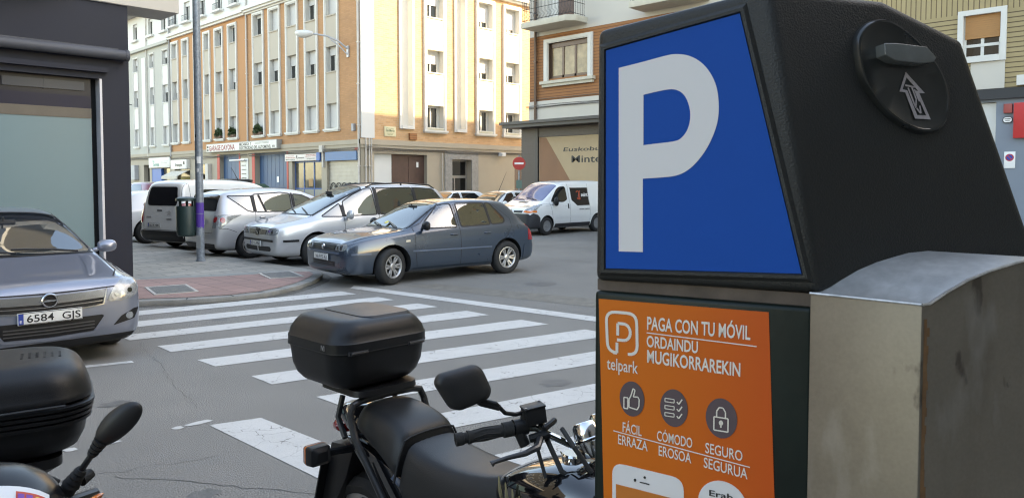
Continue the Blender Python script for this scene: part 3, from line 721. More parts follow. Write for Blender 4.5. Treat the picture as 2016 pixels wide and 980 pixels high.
# signs of the row (local x on the facade plane x=21.19)
def on_left(s): return 30.74+s
M_signbox = mat('sign_white', (.62,.60,.56), .5, var=.08, scale=3)
o = sign_board('garage_sign', (21.19-.002, on_left(16.57), 3.60), R(-90), 9.0, .52, .32, mat('sign_case', (.30,.29,.27), .5), 'long white garage sign with red and black lettering above blue doors')
f = MB(); f.box(.05,8.95,-.335,-.322,.04,.48); f.build('sign_face', M_signbox, o)
t = MB(); fn = lambda x, z: (x, -.337, z); put_text(t, 'GARAGE DAYONA', fn, .42, 3.95, .09, .33, .035); t.build('red_lettering', mat('dark_red_ink', (.26,.02,.04), .5), o)
t = MB(); put_text(t, 'MECANICA  Y', fn, 4.55, 6.05, .28, .18, .035); put_text(t, 'ELECTRICIDAD DEL AUTOMOVIL', fn, 4.55, 8.35, .06, .18, .035)
for z in (.40, .34): t.box(6.5,8.1,-.337,-.3355,z,z+.018)
for q in range(3): t.box(8.5+.1*q,8.56+.1*q,-.337,-.3355,.08,.20)
t.box(.12,.34,-.337,-.3355,.26,.4); t.box(.12,.34,-.337,-.3355,.08,.2); t.build('black_lettering', M_ink, o)
o = sign_board('shop_sign', (21.188, on_left(7.19), 2.87), R(-90), 3.3, .40, .06, mat('pinkish_white', (.66,.60,.56), .5), 'white shop sign with small red lines over the blue-framed shop window')
t = MB(); fn = lambda x, z: (x, -.064, z)
for (a, b, z) in ((.1,.95,.26),(.08,1.05,.17),(2.2,3.2,.29),(2.1,3.2,.21)): 
    x = a
    while x < b: L = random.uniform(.05,.13); t.box(x,x+L,-.064,-.061,z,z+.035); x += L+.035
t.build('red_lettering', mat('faded_red_ink', (.40,.10,.09), .6), o)
t = MB()
for (a, b, z) in ((.1,.95,.07),(2.3,3.1,.09)):
    x = a
    while x < b: L = random.uniform(.05,.13); t.box(x,x+L,-.064,-.061,z,z+.04); x += L+.035
t.tube([(1.2,-.064,.13),(1.24,-.064,.31),(1.34,-.064,.26),(1.25,-.064,.21),(1.38,-.064,.12)], .012, 5); t.tube([(1.42+.06*i, -.064, .14+.05*(i % 2)) for i in range(11)], .010, 5)
t.build('black_lettering', M_ink, o)
b = MB(); b.box(3.3,3.62,-.1,-.0,-.02,.42); b.build('end_box', mat('bright_blue', (.03,.14,.45), .5), o)
o = sign_board('services_board', (21.188, on_left(12.5), 1.2), R(-90), .95, 1.95, .04, M_signbox, 'tall pale board listing services between the two blue garage doors')
t = MB()
for i in range(7):
    z = 1.75-.25*i; x = .12
    while x < .7: L = random.uniform(.06,.16); t.box(x,x+L,-.045,-.041,z,z+.05); x += L+.03
t.build('lettering', M_ink, o)
o = sign_board('shop_sign', (21.188, on_left(26.83), 2.76), R(-90), 3.85, .72, .12, M_signbox, 'white shop sign with teal lettering over the bright blue shop panel')
t = MB(); fn = lambda x, z: (x, -.123, z); put_text(t, 'La', fn, .75, 1.1, .42, .2, .03); put_text(t, 'Gorena', fn, .85, 1.95, .12, .26, .03); t.build('lettering', mat('teal_ink', (.02,.22,.19), .5), o)
t = MB(); t.box(2.2,3.6,-.124,-.121,.42,.45); t.box(2.2,3.4,-.124,-.121,.3,.33); t.build('small_lettering', mat('grey_ink', (.3,.3,.3), .5), o)
o = sign_board('shop_sign', (21.188, on_left(22.5), 2.62), R(-90), 2.65, .62, .25, M_signbox, 'white shop sign with black lettering above the small canvas awning')
t = MB(); fn = lambda x, z: (x, -.254, z); put_text(t, 'Ensanges', fn, .75, 1.95, .2, .2, .03); t.box(2.1,2.35,-.254,-.251,.3,.5); t.build('lettering', M_ink, o)
o = empty('awning', (21.19, on_left(22.6), 2.55), R(-90), 'small cream canvas awning under the black-lettered shop sign', 'awning')
b = MB(); b.prism([(0,0),(-.85,-.42),(-.85,-.62),(-.80,-.62),(-.80,-.44),(0,-.04)], lambda p: (0,p[0],p[1]), lambda p: (2.6,p[0],p[1])); b.build('canvas', mat('cream_canvas', (.55,.50,.42), .9, var=.1), o)

# planters with shrubs on the sills
M_leaf = mat('leaf', (.035,.065,.018), .6, var=.5, scale=9); M_terra = mat('planter_terracotta', (.16,.10,.07), .8)
for i, (s, wd) in enumerate(((10.15, .85), (15.25, .75), (13.4, .75))):
    lab = ['leafy green shrub in a planter on the sill right of the grey drainpipe', 'leafy green shrub in a planter on the sill nearer the lamp post', 'leafy green shrub in a planter on the sill left of the drainpipe'][i]
    o = empty('potted_plant', (21.19-.1, on_left(s)+wd/2, 4.46), R(-90), lab, 'potted plant', 'shrubs on first-floor window sills')
    b = MB(); b.box(0,wd,-.12,.1,0,.16); b.build('planter', M_terra, o, bevel=.01)
    b = MB(); rn = random.Random(i)
    for k in range(520):
        a = rn.uniform(0, 2*pi); rr = rn.random()**.6; h = rn.random()
        c = Vector((wd/2+rr*cos(a)*wd*.52*(1-.45*h), -.02+rr*sin(a)*.22, .12+h*.55*(1-.35*rr)+.05*sin(7*a)))
        u = Vector((rn.uniform(-1,1),rn.uniform(-1,1),rn.uniform(-.3,1))).normalized(); v = u.cross(Vector((rn.uniform(-1,1),rn.uniform(-1,1),rn.uniform(-1,1)))).normalized()
        L = rn.uniform(.05,.10); b.add([c-u*L, c+v*L*.4, c+u*L, c-v*L*.4], [(0,1,2,3)])
    b.build('foliage', M_leaf, o, fixn=False)

# wall street lamp on the corner block's left facade
o = empty('wall_street_lamp', (21.19, on_left(.97), 8.1), R(-90), 'grey street lamp on a curved arm bracketed to the corner block', 'street lamp')
M_lampgrey = mat('lamp_grey', (.45,.45,.46), .4, metal=.2)
b = MB(); b.tube([(0,-.05,.2),(-.22,-.42,.55),(-.58,-.88,.80),(-1.05,-1.35,.90)], .045, 8); b.tube([(0,-.05,-.1),(-.2,-.44,.36),(-.46,-.78,.66)], .03, 8); b.box(-.08,.08,-.07,-.002,-.2,.35); b.build('bracket', M_lampgrey, o)
b = MB(); rings = []
for t_, wd, h0, h1 in ((0,.07,-.06,.07),(.15,.19,-.14,.14),(.45,.28,-.27,.17),(.75,.25,-.24,.15),(1.0,.08,-.08,.06)):
    rings.append([(-1.02-.95*t_*.72+wd*cos(a)*.6, -1.32-.95*t_*.69-wd*cos(a)*.6, .91+.04*t_+(h1 if sin(a) > 0 else -h0)*sin(a)) for a in [2*pi*k/12 for k in range(12)]])
b.loft(rings); b.build('lamp_head', mat('lamp_white', (.62,.62,.60), .4), o, sub=1)

# --- building B across the side street (brown shutters, balcony)
bB = empty('balcony_apartment_building', (24.2, 22.3, 0), R(-90), 'orange and white block with iron balcony, brown shutters and painted beige shop front', 'building')
wl = MB(); wall_holes(wl, 0, 13, 5.22, 8.0, [(1.12,3.25,6.12,7.62,.22), (7.5,9.6,6.12,7.62,.22)]); facade_face('wall', bB, wl, [M_or_brick2, M_brown_al])
for a in (0, 6.38):
    f = MB(); f.box(.87+a,1.12+a,-.07,.0,6.02,7.80); f.box(3.25+a,3.5+a,-.07,0,6.02,7.80); f.box(1.12+a,3.25+a,-.07,0,7.62,7.80)
    f.box(.93+a,1.08+a,-.10,-.07,6.02,7.76); f.box(3.29+a,3.44+a,-.10,-.07,6.02,7.76); f.box(1.08+a,3.29+a,-.10,-.07,7.66,7.76); f.build('window_surround', M_white_frame, bB)
    f = MB(); f.box(.75+a,3.62+a,-.2,-.001,5.9,6.02); f.box(.82+a,3.55+a,-.12,-.001,5.78,5.9); f.build('sill', mat('cream_stone', (0.510, 0.468, 0.383), .8), bB)
    f = MB()
    for xx in (1.12,1.78,2.45,3.15): f.box(xx+a,xx+.10+a,.10,.16,6.12,7.62)
    f.box(1.22+a,3.15+a,.10,.16,6.12,6.24); f.box(1.22+a,3.15+a,.08,.16,7.42,7.62); o_ = f.build('window', M_brown_al, bB)
    p = MB(); p.box(1.2+a,3.2+a,.13,.136,6.2,7.45); p.build('pane', mat('curtained_glass', (.40,.29,.17), .12, spec=.25, var=.3, scale=3), o_)
wl = MB(); wall_holes(wl, 0, 13, 8.0, 12.7, [(1.0,2.5,8.55,10.9,.2), (6.5,8,8.55,10.9,.2), (1.0,2.5,11.5,12.4,.2), (6.5,8,11.5,12.4,.2)]); facade_face('upper_wall', bB, wl, [mat('cream_render', (.54,.50,.44), .85, var=.05, scale=.5), M_white_frame])
for a in (1.0, 6.5):
    d = MB(); d.box(a+.55,a+1.5,.14,.19,8.55,10.85); d.build('balcony_door', mat('brown_shutter', (.115,.062,.045), .6), bB)
    d = MB(); d.box(a,a+.06,.12,.19,8.55,10.85); d.box(a+.06,a+.5,.16,.166,8.55,10.85); d.build('door_frame', M_white_frame, bB)
    s_ = MB(); s_.prism([(-.55,0),(2.2,0),(2.2,-.75),(1.9,-1.05),(-.55,-1.05)], lambda p: (a+p[0],p[1],8.18), lambda p: (a+p[0],p[1],8.42))
    o_ = s_.build('balcony', mat('cream_stone', (.60,.55,.45), .8), bB, bevel=.02)
    r_ = MB()
    N = 34
    for q in range(N+1):
        x_ = lerp(a-.5, a+2.1, q/N)
        r_.tube([(x_,-.98,8.46),(x_,-1.06,8.62),(x_,-.98,8.8),(x_,-.98,9.45)], .009, 4)
    for z in (8.5, 8.95, 9.45): r_.tube([(a-.5,-.05,z),(a-.5,-.98,z),(a+2.1,-.98,z),(a+2.1,-.05,z)], .012, 4)
    for q in range(9):
        y_ = lerp(-.1,-.98,q/8)
        for x_ in (a-.5, a+2.1): r_.tube([(x_,y_,8.46),(x_,y_,9.45)], .009, 4)
    r_.build('railing', M_iron, o_)
f = MB(); f.box(0,13,-.04,-.001,4.36,5.22); f.build('white_band', mat('cream_render', (.54,.50,.44), .85), bB)
cables(bB, -.1, 12.5, 4.95, 3, -.1, .03)
cables(bB, .05, 9, 5.3, 1, -.05, .01)
pipe(bB, .42, 4.4, 12.6, .06, -.09, M_brown_al)
f = MB(); f.box(-1.0,13,-.9,.3,4.22,4.34); f.box(-.9,13,-.8,.2,4.08,4.22); f.build('canopy', mat('dark_metal_canopy', (.05,.042,.040), .5), bB)
M_louvre = mat('brown_louvre', (.075,.060,.055), .5, metal=.2)
f = MB()
for i in range(70): f.box(-.45,.41,-.03-.02*(i % 2),.02,i*.058+.02,(i+1)*.058+.02)
f.build('louvre_shutter', M_louvre, bB)
f = MB(); f.box(-.46,13,.02,.3,0,4.08); f.build('shopfront_wall', M_louvre, bB)
f = MB()
for i in range(7): f.box(.55,12.5,-.03-.02*(i % 2),.018,3.68+i*.055,3.68+(i+1)*.055)
f.build('louvre_band', M_louvre, bB)
f = MB(); f.box(.41,.55,-.08,.018,0,4.07); f.build('post', mat('dark_metal_canopy', (.05,.042,.040), .5), bB)
f = MB(); f.box(.60,12.4,-.03,.015,.3,3.66); o_ = f.build('painted_panel', mat('sand_panel', (.43,.315,.19), .7, var=.07, scale=1.2), bB)
f = MB(); f.prism([(.62,3.66),(1.0,3.64),(3.0,.9),(3.0,.32),(.62,.32)], lambda p: (p[0],-.034,p[1]), lambda p: (p[0],-.030,p[1])); f.build('brown_triangle', mat('brown_panel', (.26,.13,.07), .7, var=.1, scale=1.2), o_)
t = MB(); fn = lambda x, z: (x, -.036, z); put_text(t, 'Euskobul', fn, 1.96, 4.0, 3.02, .17, .012, slant=.28); put_text(t, 'Minte', fn, 2.41, 3.95, 2.55, .30, .010); t.build('lettering', M_ink, o_)
block(bB, 5, 12.9, .5, 19, 12.69, 17.2, M_white_wall, 'sun_block_storey')  # unseen storey added to keep sun off the parked cars
block(bB, .0, 13, .31, 20, 0, 12.69, mat('cream_render', (.54,.50,.44), .85))

# --- building C (yellow brick) beyond
bC = empty('yellow_brick_building', (24.2, 9.3, 0), R(-90), 'yellow brick block with a half-lowered brown blind and grey ground floor', 'building')
M_yb = brick_mat('yellow_brick', (0.376, 0.288, 0.152), (0.344, 0.260, 0.132), (0.104, 0.072, 0.040), 40, .135, .016, 'xz', .8, .5)
M_ybv = brick_mat('yellow_brick_upright', (0.376, 0.288, 0.152), (0.344, 0.260, 0.132), (0.128, 0.088, 0.048), 40, .135, .014, 'xz', .8, .5, vertical=True)
ox = 13.0
hs = [(16.68-ox,17.58-ox,5.22,6.40,.14)]+[(16.68-ox+3.4*k,17.58-ox+3.4*k,5.22,6.40,.14) for k in (1,2,3,4)]
wl = MB(); wall_holes(wl, 0, 40, 4.30, 6.46, hs); facade_face('wall', bC, wl, [M_yb, M_white_frame])
wl = MB(); up = []
for fl in range(1, 5):
    for k in range(6): up.append((3.6+3.4*k+.08, 4.5+3.4*k+.08, 5.22+3.1*fl, 6.4+3.1*fl, .14))
wall_holes(wl, 0, 40, 6.46, 22.0, up); facade_face('upper_wall', bC, wl, [M_ybv, M_white_frame])
M_blind = mat('tan_blind', (.40,.19,.065), .6, var=.05)
for h in hs:
    f = MB(); a, b, c_, d = h[:4]
    f.box(a-.14,a,-.07,.0,c_-.14,d+.14); f.box(b,b+.14,-.07,0,c_-.14,d+.14); f.box(a,b,-.07,0,d,d+.14); f.box(a,b,-.09,0,c_-.14,c_); f.build('window_surround', M_white_frame, bC)
    w_ = sash(bC, a, b, c_, d, .13, .58, shm=M_blind)
    f = MB(); f.box(a+.05,b-.05,.075,.13,c_+.30,c_+.38); f.build('transom', M_white_frame, w_)
    f = MB(); f.box(a+.2,b+.12,-.02,-.001,4.32,c_-.14); f.build('apron_panel', mat('cream_render', (.54,.50,.44), .85), bC)
for h in up[:24]: sash(bC, h[0], h[1], h[2], h[3], .13, .5, shm=M_blind)
f = MB(); f.box(0,40,-.12,-.001,4.02,4.30); f.build('cable_duct', mat('black_duct', (.03,.03,.032), .6), bC)
wl = MB(); wall_holes(wl, 0, 40, 0, 4.02, [(16.9-ox,17.52-ox,0,3.95,.2)]); facade_face('ground_floor_wall', bC, wl, [mat('blue_grey_render', (.20,.23,.27), .8, var=.06, scale=.8), M_white_wall])
f = MB(); f.box(16.9-ox,17.5-ox,.1,.18,0,3.93); f.build('entrance_door', M_white_wall, bC)
f = MB(); f.box(18.0-ox,18.5-ox,-.15,-.002,4.35,4.62); f.build('junction_box', M_white_frame, bC)
block(bC, 0, 40, .3, 18, 0, 21.99, M_yb)
o = sign_board('red_wall_sign', (24.198, 22.3-17.95, 2.93), R(-90), 1.6, .95, .12, mat('red_sign', (.52,.03,.03), .4), 'large plain red sign box on the blue-grey ground floor')
o = sign_board('alarm_box', (24.198, 22.3-17.71, 3.62), R(-90), .2, .25, .1, mat('faded_red', (.33,.06,.05), .5), 'small faded red alarm box beside the large red sign')
o = empty('oval_shop_plate', (24.198, 22.3-17.80, 3.44), R(-90), 'small white oval plate under the faded red alarm box', 'sign')
b = MB(); b.prism(rrect(-.12,.12,-.09,.09,.085,5), lambda p: (p[0],-.03,p[1]), lambda p: (p[0],0,p[1])); b.build('board', M_ink, o)
b = MB(); b.prism(rrect(-.10,.10,-.07,.07,.065,5), lambda p: (p[0],-.034,p[1]), lambda p: (p[0],-.03,p[1])); b.build('face', M_white_ink, o)
b = MB(); b.box(-.07,.07,-.037,-.034,.01,.03); b.box(-.05,.05,-.037,-.034,-.03,-.015); b.build('lettering', M_ink, o)
o = sign_board('no_parking_sign', (24.198, 22.3-17.74, 2.12), R(-90), .26, .45, .02, M_white_ink, 'white garage-entrance plate with a blue and red no parking disc')
b = MB(); b.prism(arc_pts(.13,.29,.10,.10), lambda p: (p[0],-.026,p[1]), lambda p: (p[0],-.02,p[1])); b.build('red_disc', mat('sign_red', (.45,.02,.03), .4), o)
b = MB(); b.prism(arc_pts(.13,.29,.072,.072), lambda p: (p[0],-.029,p[1]), lambda p: (p[0],-.026,p[1])); b.build('blue_disc', M_blue_ink, o)
b = MB(); b.prism([(.075,.335),(.09,.35),(.185,.245),(.17,.23)], lambda p: (p[0],-.032,p[1]), lambda p: (p[0],-.029,p[1])); b.build('red_bar', mat('sign_red', (.45,.02,.03), .4), o)

# --- unseen block D added on our side for reflections, E the dark corner shop
bD = empty('unseen_near_block', (-30, -3.2, 0), 0, 'unseen plain grey block added behind the pavement of the parking meter', 'building')
b = MB(); b.box(0,36.5,-14,0,0,8.5); b.build('wall', mat('grey_stucco', (.27,.25,.225), .85), bD)
bE = empty('dark_corner_shop', (4.59, 13.33, 0), 0, 'dark charcoal clad corner shop with frosted window and awning roll', 'building')
M_clad = mat('charcoal_cladding', (.011,.013,.023), .55, spec=.3, var=.10, scale=1.0, bump=.08, bscale=12)
wl = MB(); wall_holes(wl, -16, 0, .12, 4.72, [(-5.2,-.42,.45,3.42,.22), (-11,-6,.45,3.42,.22)]); facade_face('front_wall', bE, wl, [M_clad, M_dark])
b = MB(); b.box(-15.99,-.001,.3,16,.1,4.70); b.add([(0,0,.12),(0,16,.12),(0,16,4.72),(0,0,4.72)], [(0,1,2,3)]); b.build('side_wall', M_clad, bE)
M_frost = mat('frosted_glass', (.125,.195,.21), .3, spec=.25, var=.05, scale=.5)
for a, b_ in ((-5.2,-.42), (-11,-6)):
    f = MB(); f.box(b_-.035,b_,-.012,.2,.46,3.42); f.build('window_trim', mat('pale_trim', (.42,.42,.46), .4, metal=.3), bE)
    f = MB(); f.box(a+.02,b_-.12,.15,.19,.5,2.78); f.build('frosted_pane', M_frost, bE)
    f = MB(); f.box(a+.02,b_-.12,.14,.19,2.78,2.94); f.build('timber_rail', mat('tan_rail', (.10,.08,.058), .5, var=.15), bE)
    f = MB(); f.box(a+.02,b_-.12,.15,.19,2.94,3.14); f.build('navy_band', mat('navy_film', (.008,.008,.024), .35, spec=.2), bE)
    f = MB(); f.box(a+.02,b_-.12,.16,.19,3.14,3.42); f.build('pane', mat('dim_pane', (.010,.010,.018), .3, spec=.2), bE)
    f = MB(); f.box(b_-1.35,b_-.22,.13,.158,3.22,3.36); f.box(b_-.80,b_-.78,.125,.158,3.21,3.37); f.build('window_reflection', mat('reflected_window', (.03,.034,.045), .3, spec=.25), bE)  # flat panel that paints a window's reflection in the upper pane
b = MB(); b.tube([(-12,-.14,3.82),(-.07,-.14,3.82)], .085, 16); b.tube([(-.10,-.14,3.82),(-.05,-.14,3.82)], .095, 16); b.box(-12,-.2,-.14,-.002,3.80,3.92); b.build('awning_roll', mat('charcoal_awning', (.06,.062,.072), .6, var=.15), bE, smooth=50)
b = MB(); b.box(-12,-.35,-.10,-.002,3.52,3.6); b.build('awning_rail', M_clad, bE)
b = MB(); b.box(-16,.0,-.03,-.001,4.66,4.72); b.build('edge_strip', mat('pale_trim', (.42,.42,.46), .4, metal=.3), bE)
M_conc = mat('pale_concrete', (.56,.51,.44), .85, var=.07, scale=.8)
b = MB(); b.prism([(-16,-.55),(-1.6,-.55),(-.62,-.03),(-.02,-.03),(-.02,16),(-16,16)], lambda p: (p[0],p[1],4.74), lambda p: (p[0],p[1],5.35)); b.build('overhang_slab', M_conc, bE, bevel=.01)
b = MB(); b.box(-.60,.83,-.05,.75,4.665,5.9); b.box(-.02,.5,.75,16,4.9,5.3); b.build('balcony_end', M_conc, bE, bevel=.01)
b = MB(); b.box(-48,-16.01,.0,15.5,.1,17); b.build('unseen_wing', mat('dull_render', (.075,.065,.055), .85), bE)  # unseen wing, added and darkened to calm reflections in the meter's steel
b = MB(); b.box(-16,-.1,.4,15.5,5.35,17); b.build('upper_storeys', brick_mat('shaded_brick', (.072,.072,.066), (.06,.06,.055), (.085,.083,.078), .27, .085, .012), bE)  # brick colour darkened to stand for shadow on this wall
for fl in range(4):
    for k in range(5):
        x_ = -1.8-2.9*k; z_ = 6.3+2.9*fl
        f = MB(); f.box(x_-.65,x_+.65,.36,.398,z_-.06,z_+1.36); f.build('window', M_white_frame, bE)
        f = MB(); f.box(x_-.57,x_-.03,.34,.37,z_+.02,z_+1.28); f.box(x_+.03,x_+.57,.34,.37,z_+.02,z_+1.28); f.build('pane', M_glass, bE)

# ------------------------------------------------------------------ vehicles
def car_ring(x, zb, zs, zr, w, wr):
    hb = zs-zb; gh = zr-zs
    h = [(0,zb),(w*.60,zb),(w*.91,zb+.015),(w*.975,zb+.16*hb),(w*.995,zb+.42*hb),(w,zb+.66*hb),(w*.985,zb+.86*hb),(w*.955,zs),
         (lerp(w*.935,wr,.10),zs+gh*.10),(lerp(w*.93,wr,.5),zs+gh*.5),(lerp(w*.93,wr,.94),zs+gh*.90),(wr*.86,zr-.012),(wr*.45,zr),(0,zr+.004)]
    pts = [(x,y,z) for y, z in h]+[(x,-y,z) for y, z in reversed(h[1:-1])]
    return pts
def car_paint(name, col, metal=.35, rough=.32):
    m = mat(name, col, rough, metal=metal, coat=1., var=.03, scale=2); return m

class Car:
    def __init__(s, name, label, loc, rz, stations, paint, axles, wr=.31, ww=.20, track=.86, group=None, cat='car', arch=.055, scale=1.):
        s.root = empty(name, loc, rz, label, cat, group); s.root.scale = (scale,)*3
        mb = MB(); mb.loft([car_ring(*st) for st in stations], cap=False)
        # nose and tail caps: a shrunk ring closes each end
        for st, sg in ((stations[0], 1), (stations[-1], -1)):
            r = car_ring(*st); cz = (st[1]+st[2])/2
            r2 = [(p[0]+sg*.012, p[1]*.55, cz+(p[2]-cz)*.55) for p in r]
            r3 = [(p[0]+sg*.014, p[1]*.15, cz+(p[2]-cz)*.15) for p in r]
            mb.loft([r, r2, r3], cap=False); mb.add(r3, [tuple(range(len(r3)))])
        me = bpy.data.meshes.new('body'); me.from_pydata(mb.v, [], mb.f)
        bm = bmesh.new(); bm.from_mesh(me); bmesh.ops.remove_doubles(bm, verts=bm.verts, dist=1e-5); bmesh.ops.recalc_face_normals(bm, faces=bm.faces)
        bm.to_mesh(me); bm.free()
        me.materials.append(paint); me.materials.append(M_dark)
        o = bpy.data.objects.new('body', me); C.objects.link(o)
        md = o.modifiers.new('s', 'SUBSURF'); md.levels = 2; md.render_levels = 2; apply_mods(o)
        bm = bmesh.new(); bm.from_mesh(o.data); s.bvh = BVHTree.FromBMesh(bm); bm.free()
        # wheel arches cut out of the shell
        cut = MB()
        for ax in axles:
            for sg in (1, -1):
                cut.lathe([(0.001,-.19),(wr+arch,-.19),(wr+arch,.19),(.001,.19)], 40, 'y', (ax, sg*(track-.05), wr+.01))
        co = cut.build('cut', M_dark); 
        md = o.modifiers.new('b', 'BOOLEAN'); md.operation = 'DIFFERENCE'; md.solver = 'EXACT'; md.object = co
        try: md.material_mode = 'TRANSFER'
        except Exception: pass
        apply_mods(o); bpy.data.objects.remove(co)
        smooth_mesh(o.data, 38); o.parent = s.root; s.body = o
        s.axles, s.wr, s.ww, s.track = axles, wr, ww, track
        s.stations = stations; s.cut_list = []
    def cabin(s, x0, x1, windows, seats=((-.02,.38),(-.02,-.38),(-.85,.36),(-.85,-.36)), seat_h=1.12, dash=.72, wheel=True, floor=.42):
        """hollow the greenhouse and open the window holes; then seats, dashboard and wheel inside"""
        st = sorted([q for q in s.stations if x0 <= q[0] <= x1], key=lambda q: -q[0])
        mb = MB(); mb.loft([car_ring(q[0], floor, q[2]-.01, q[3]-.055, q[4]*.915, q[5]*.90) for q in st])
        co = mb.build('cut', M_cabin); md = co.modifiers.new('s', 'SUBSURF'); md.levels = 1; md.render_levels = 1; apply_mods(co)
        def diff(c_):
            md = s.body.modifiers.new('b', 'BOOLEAN'); md.operation = 'DIFFERENCE'; md.solver = 'EXACT'; md.object = c_
            try: md.material_mode = 'TRANSFER'
            except Exception: pass
            apply_mods(s.body); bpy.data.objects.remove(c_)
        n0 = len(s.body.data.vertices); diff(co)
        for proj, poly in windows:
            mb = MB()
            if proj == 'T': mb.prism(poly, lambda p: (p[0],p[1],.86+.0), lambda p: (p[0],p[1],2.4))
            elif proj == 'B': mb.prism(poly, lambda p: (-3,p[0],p[1]), lambda p: (s.axles[1]-.12,p[0],p[1]))
            else:
                sg = 1 if proj == 'L' else -1; mb.prism(poly, lambda p: (p[0],sg*.42,p[1]), lambda p: (p[0],sg*1.3,p[1]))
            c_ = mb.build('cut', M_black_plastic); diff(c_)
        smooth_mesh(s.body.data, 38)
        for x, y in seats:
            b = MB(); b.loft([[(x+dx+hx*cos(a)*.5, y+hy*cos(a+pi/2)*1.0 if False else y+hy*sin(a), z) for a in [2*pi*k/14 for k in range(14)]] for dx, hx, hy, z in ((.02,.10,.20,.45),(0,.16,.22,.60),(-.05,.14,.215,.80),(-.12,.11,.20,seat_h-.10),(-.15,.07,.15,seat_h-.06))]); b.loft([[(x-.15+dx+hx*cos(a), y+hy*sin(a), z) for a in [2*pi*k/12 for k in range(12)]] for dx, hx, hy, z in ((0,.015,.03,seat_h-.07),(0,.015,.03,seat_h+.0),(0,.045,.11,seat_h+.02),(0,.055,.13,seat_h+.08),(0,.045,.12,seat_h+.14),(0,.02,.08,seat_h+.16))])
            o_ = b.build('seat', M_cabin_grey, s.root, sub=1)
        b = MB(); wd = .62
        b.loft([[(dash+dx,-wd,z),(dash+dx,wd,z),(dash+dx,wd*.98,z-.22),(dash+dx,-wd*.98,z-.22)] for dx, z in ((.22,s.dash_z-.03),(.0,s.dash_z),(-.12,s.dash_z-.03),(-.16,s.dash_z-.10))]); b.build('dashboard', M_cabin, s.root, bevel=.02)
        if wheel:
            M = Matrix.Translation((dash-.28, .36, s.dash_z+.0)) @ Matrix.Rotation(R(-62), 4, 'Y'); b = MB()
            b.tube([tuple(M @ Vector((.185*cos(a), .185*sin(a), 0))) for a in [2*pi*k/20 for k in range(21)]], .014, 8)
            b.tube([tuple(M @ Vector((-.17,0,0))), tuple(M @ Vector((.17,0,0)))], .018, 6); b.tube([tuple(M @ Vector((0,-.17,0))), tuple(M @ Vector((0,.17,0)))], .018, 6); b.build('steering_wheel', M_cabin, s.root)
        b = MB(); b.box(dash-.42,dash-.38,-.12,.12,s.mirror_z-.035,s.mirror_z+.035); b.tube([(dash-.40,0,s.mirror_z),(dash-.36,0,s.mirror_z+.07)], .01, 6); b.build('rear_view_mirror', M_cabin, s.root, bevel=.01)
    dash_z = .93; mirror_z = 1.28
    # --- panels that hug the body
    def hit(s, p, proj):
        if proj in ('L', 'R'):
            sg = 1 if proj == 'L' else -1; h = s.bvh.ray_cast(Vector((p[0], sg*3, p[1])), Vector((0,-sg,0)))
        elif proj == 'F': h = s.bvh.ray_cast(Vector((5, p[0], p[1])), Vector((-1,0,0)))
        elif proj == 'B': h = s.bvh.ray_cast(Vector((-5, p[0], p[1])), Vector((1,0,0)))
        else: h = s.bvh.ray_cast(Vector((p[0], p[1], 5)), Vector((0,0,-1)))
        if h[0] is None: h = s.bvh.find_nearest(Vector({'L':(p[0],.8,p[1]),'R':(p[0],-.8,p[1]),'F':(2.0,p[0],p[1]),'B':(-2.0,p[0],p[1]),'T':(p[0],p[1],1.4)}[proj]))
        return h[0], h[1]
    def panel(s, name, poly, proj, m, off=.006, res=.07, parent=None, round_=0, depth=.015):
        if round_: poly = rnd(poly, round_)
        bm = bmesh.new(); vs = [bm.verts.new((p[0], p[1], 0)) for p in poly]
        tri = tessellate_polygon([[Vector((p[0], p[1], 0)) for p in poly]])
        for t in tri:
            try: bm.faces.new([vs[i] for i in t])
            except ValueError: pass
        for _ in range(6):
            ed = [e for e in bm.edges if e.calc_length() > res]
            if not ed: break
            bmesh.ops.subdivide_edges(bm, edges=ed, cuts=1); bmesh.ops.triangulate(bm, faces=bm.faces)
        bmesh.ops.recalc_face_normals(bm, faces=bm.faces)
        P = {}
        for v in bm.verts:
            h, n = s.hit((v.co.x, v.co.y), proj); P[v] = (h, n)
        bnd = [e for e in bm.edges if len(e.link_faces) == 1]
        for v, (h, n) in P.items(): v.co = h+n*off
        low = {}
        for e in bnd:
            q = []
            for v in e.verts:
                if v not in low: h, n = P[v]; low[v] = bm.verts.new(h-n*depth)
                q.append(v)
            try: bm.faces.new([q[0], q[1], low[q[1]], low[q[0]]])
            except ValueError: pass
        bmesh.ops.recalc_face_normals(bm, faces=bm.faces)
        # outward normals
        f0 = max(bm.faces, key=lambda f: f.calc_area())
        near = min(P.items(), key=lambda kv: (kv[0].co-f0.calc_center_median()).length)[1][1]
        if f0.normal.dot(near) < 0: bmesh.ops.reverse_faces(bm, faces=bm.faces)
        me = bpy.data.meshes.new(name); bm.to_mesh(me); bm.free(); me.materials.append(m)
        smooth_mesh(me, 50)
        o = bpy.data.objects.new(name, me); C.objects.link(o); o.parent = parent or s.root; return o
    def both(s, name, poly, m, **k):
        return [s.panel(name, poly, 'L', m, **k), s.panel(name, poly, 'R', m, **k)]
    def mirror(s, name, poly, proj, m, **k):
        if proj == 'T': q = [(p[0], -p[1]) for p in poly]
        else: q = [(-p[0], p[1]) for p in poly]
        return [s.panel(name, poly, proj, m, **k), s.panel(name, q[::-1], proj, m, **k)]
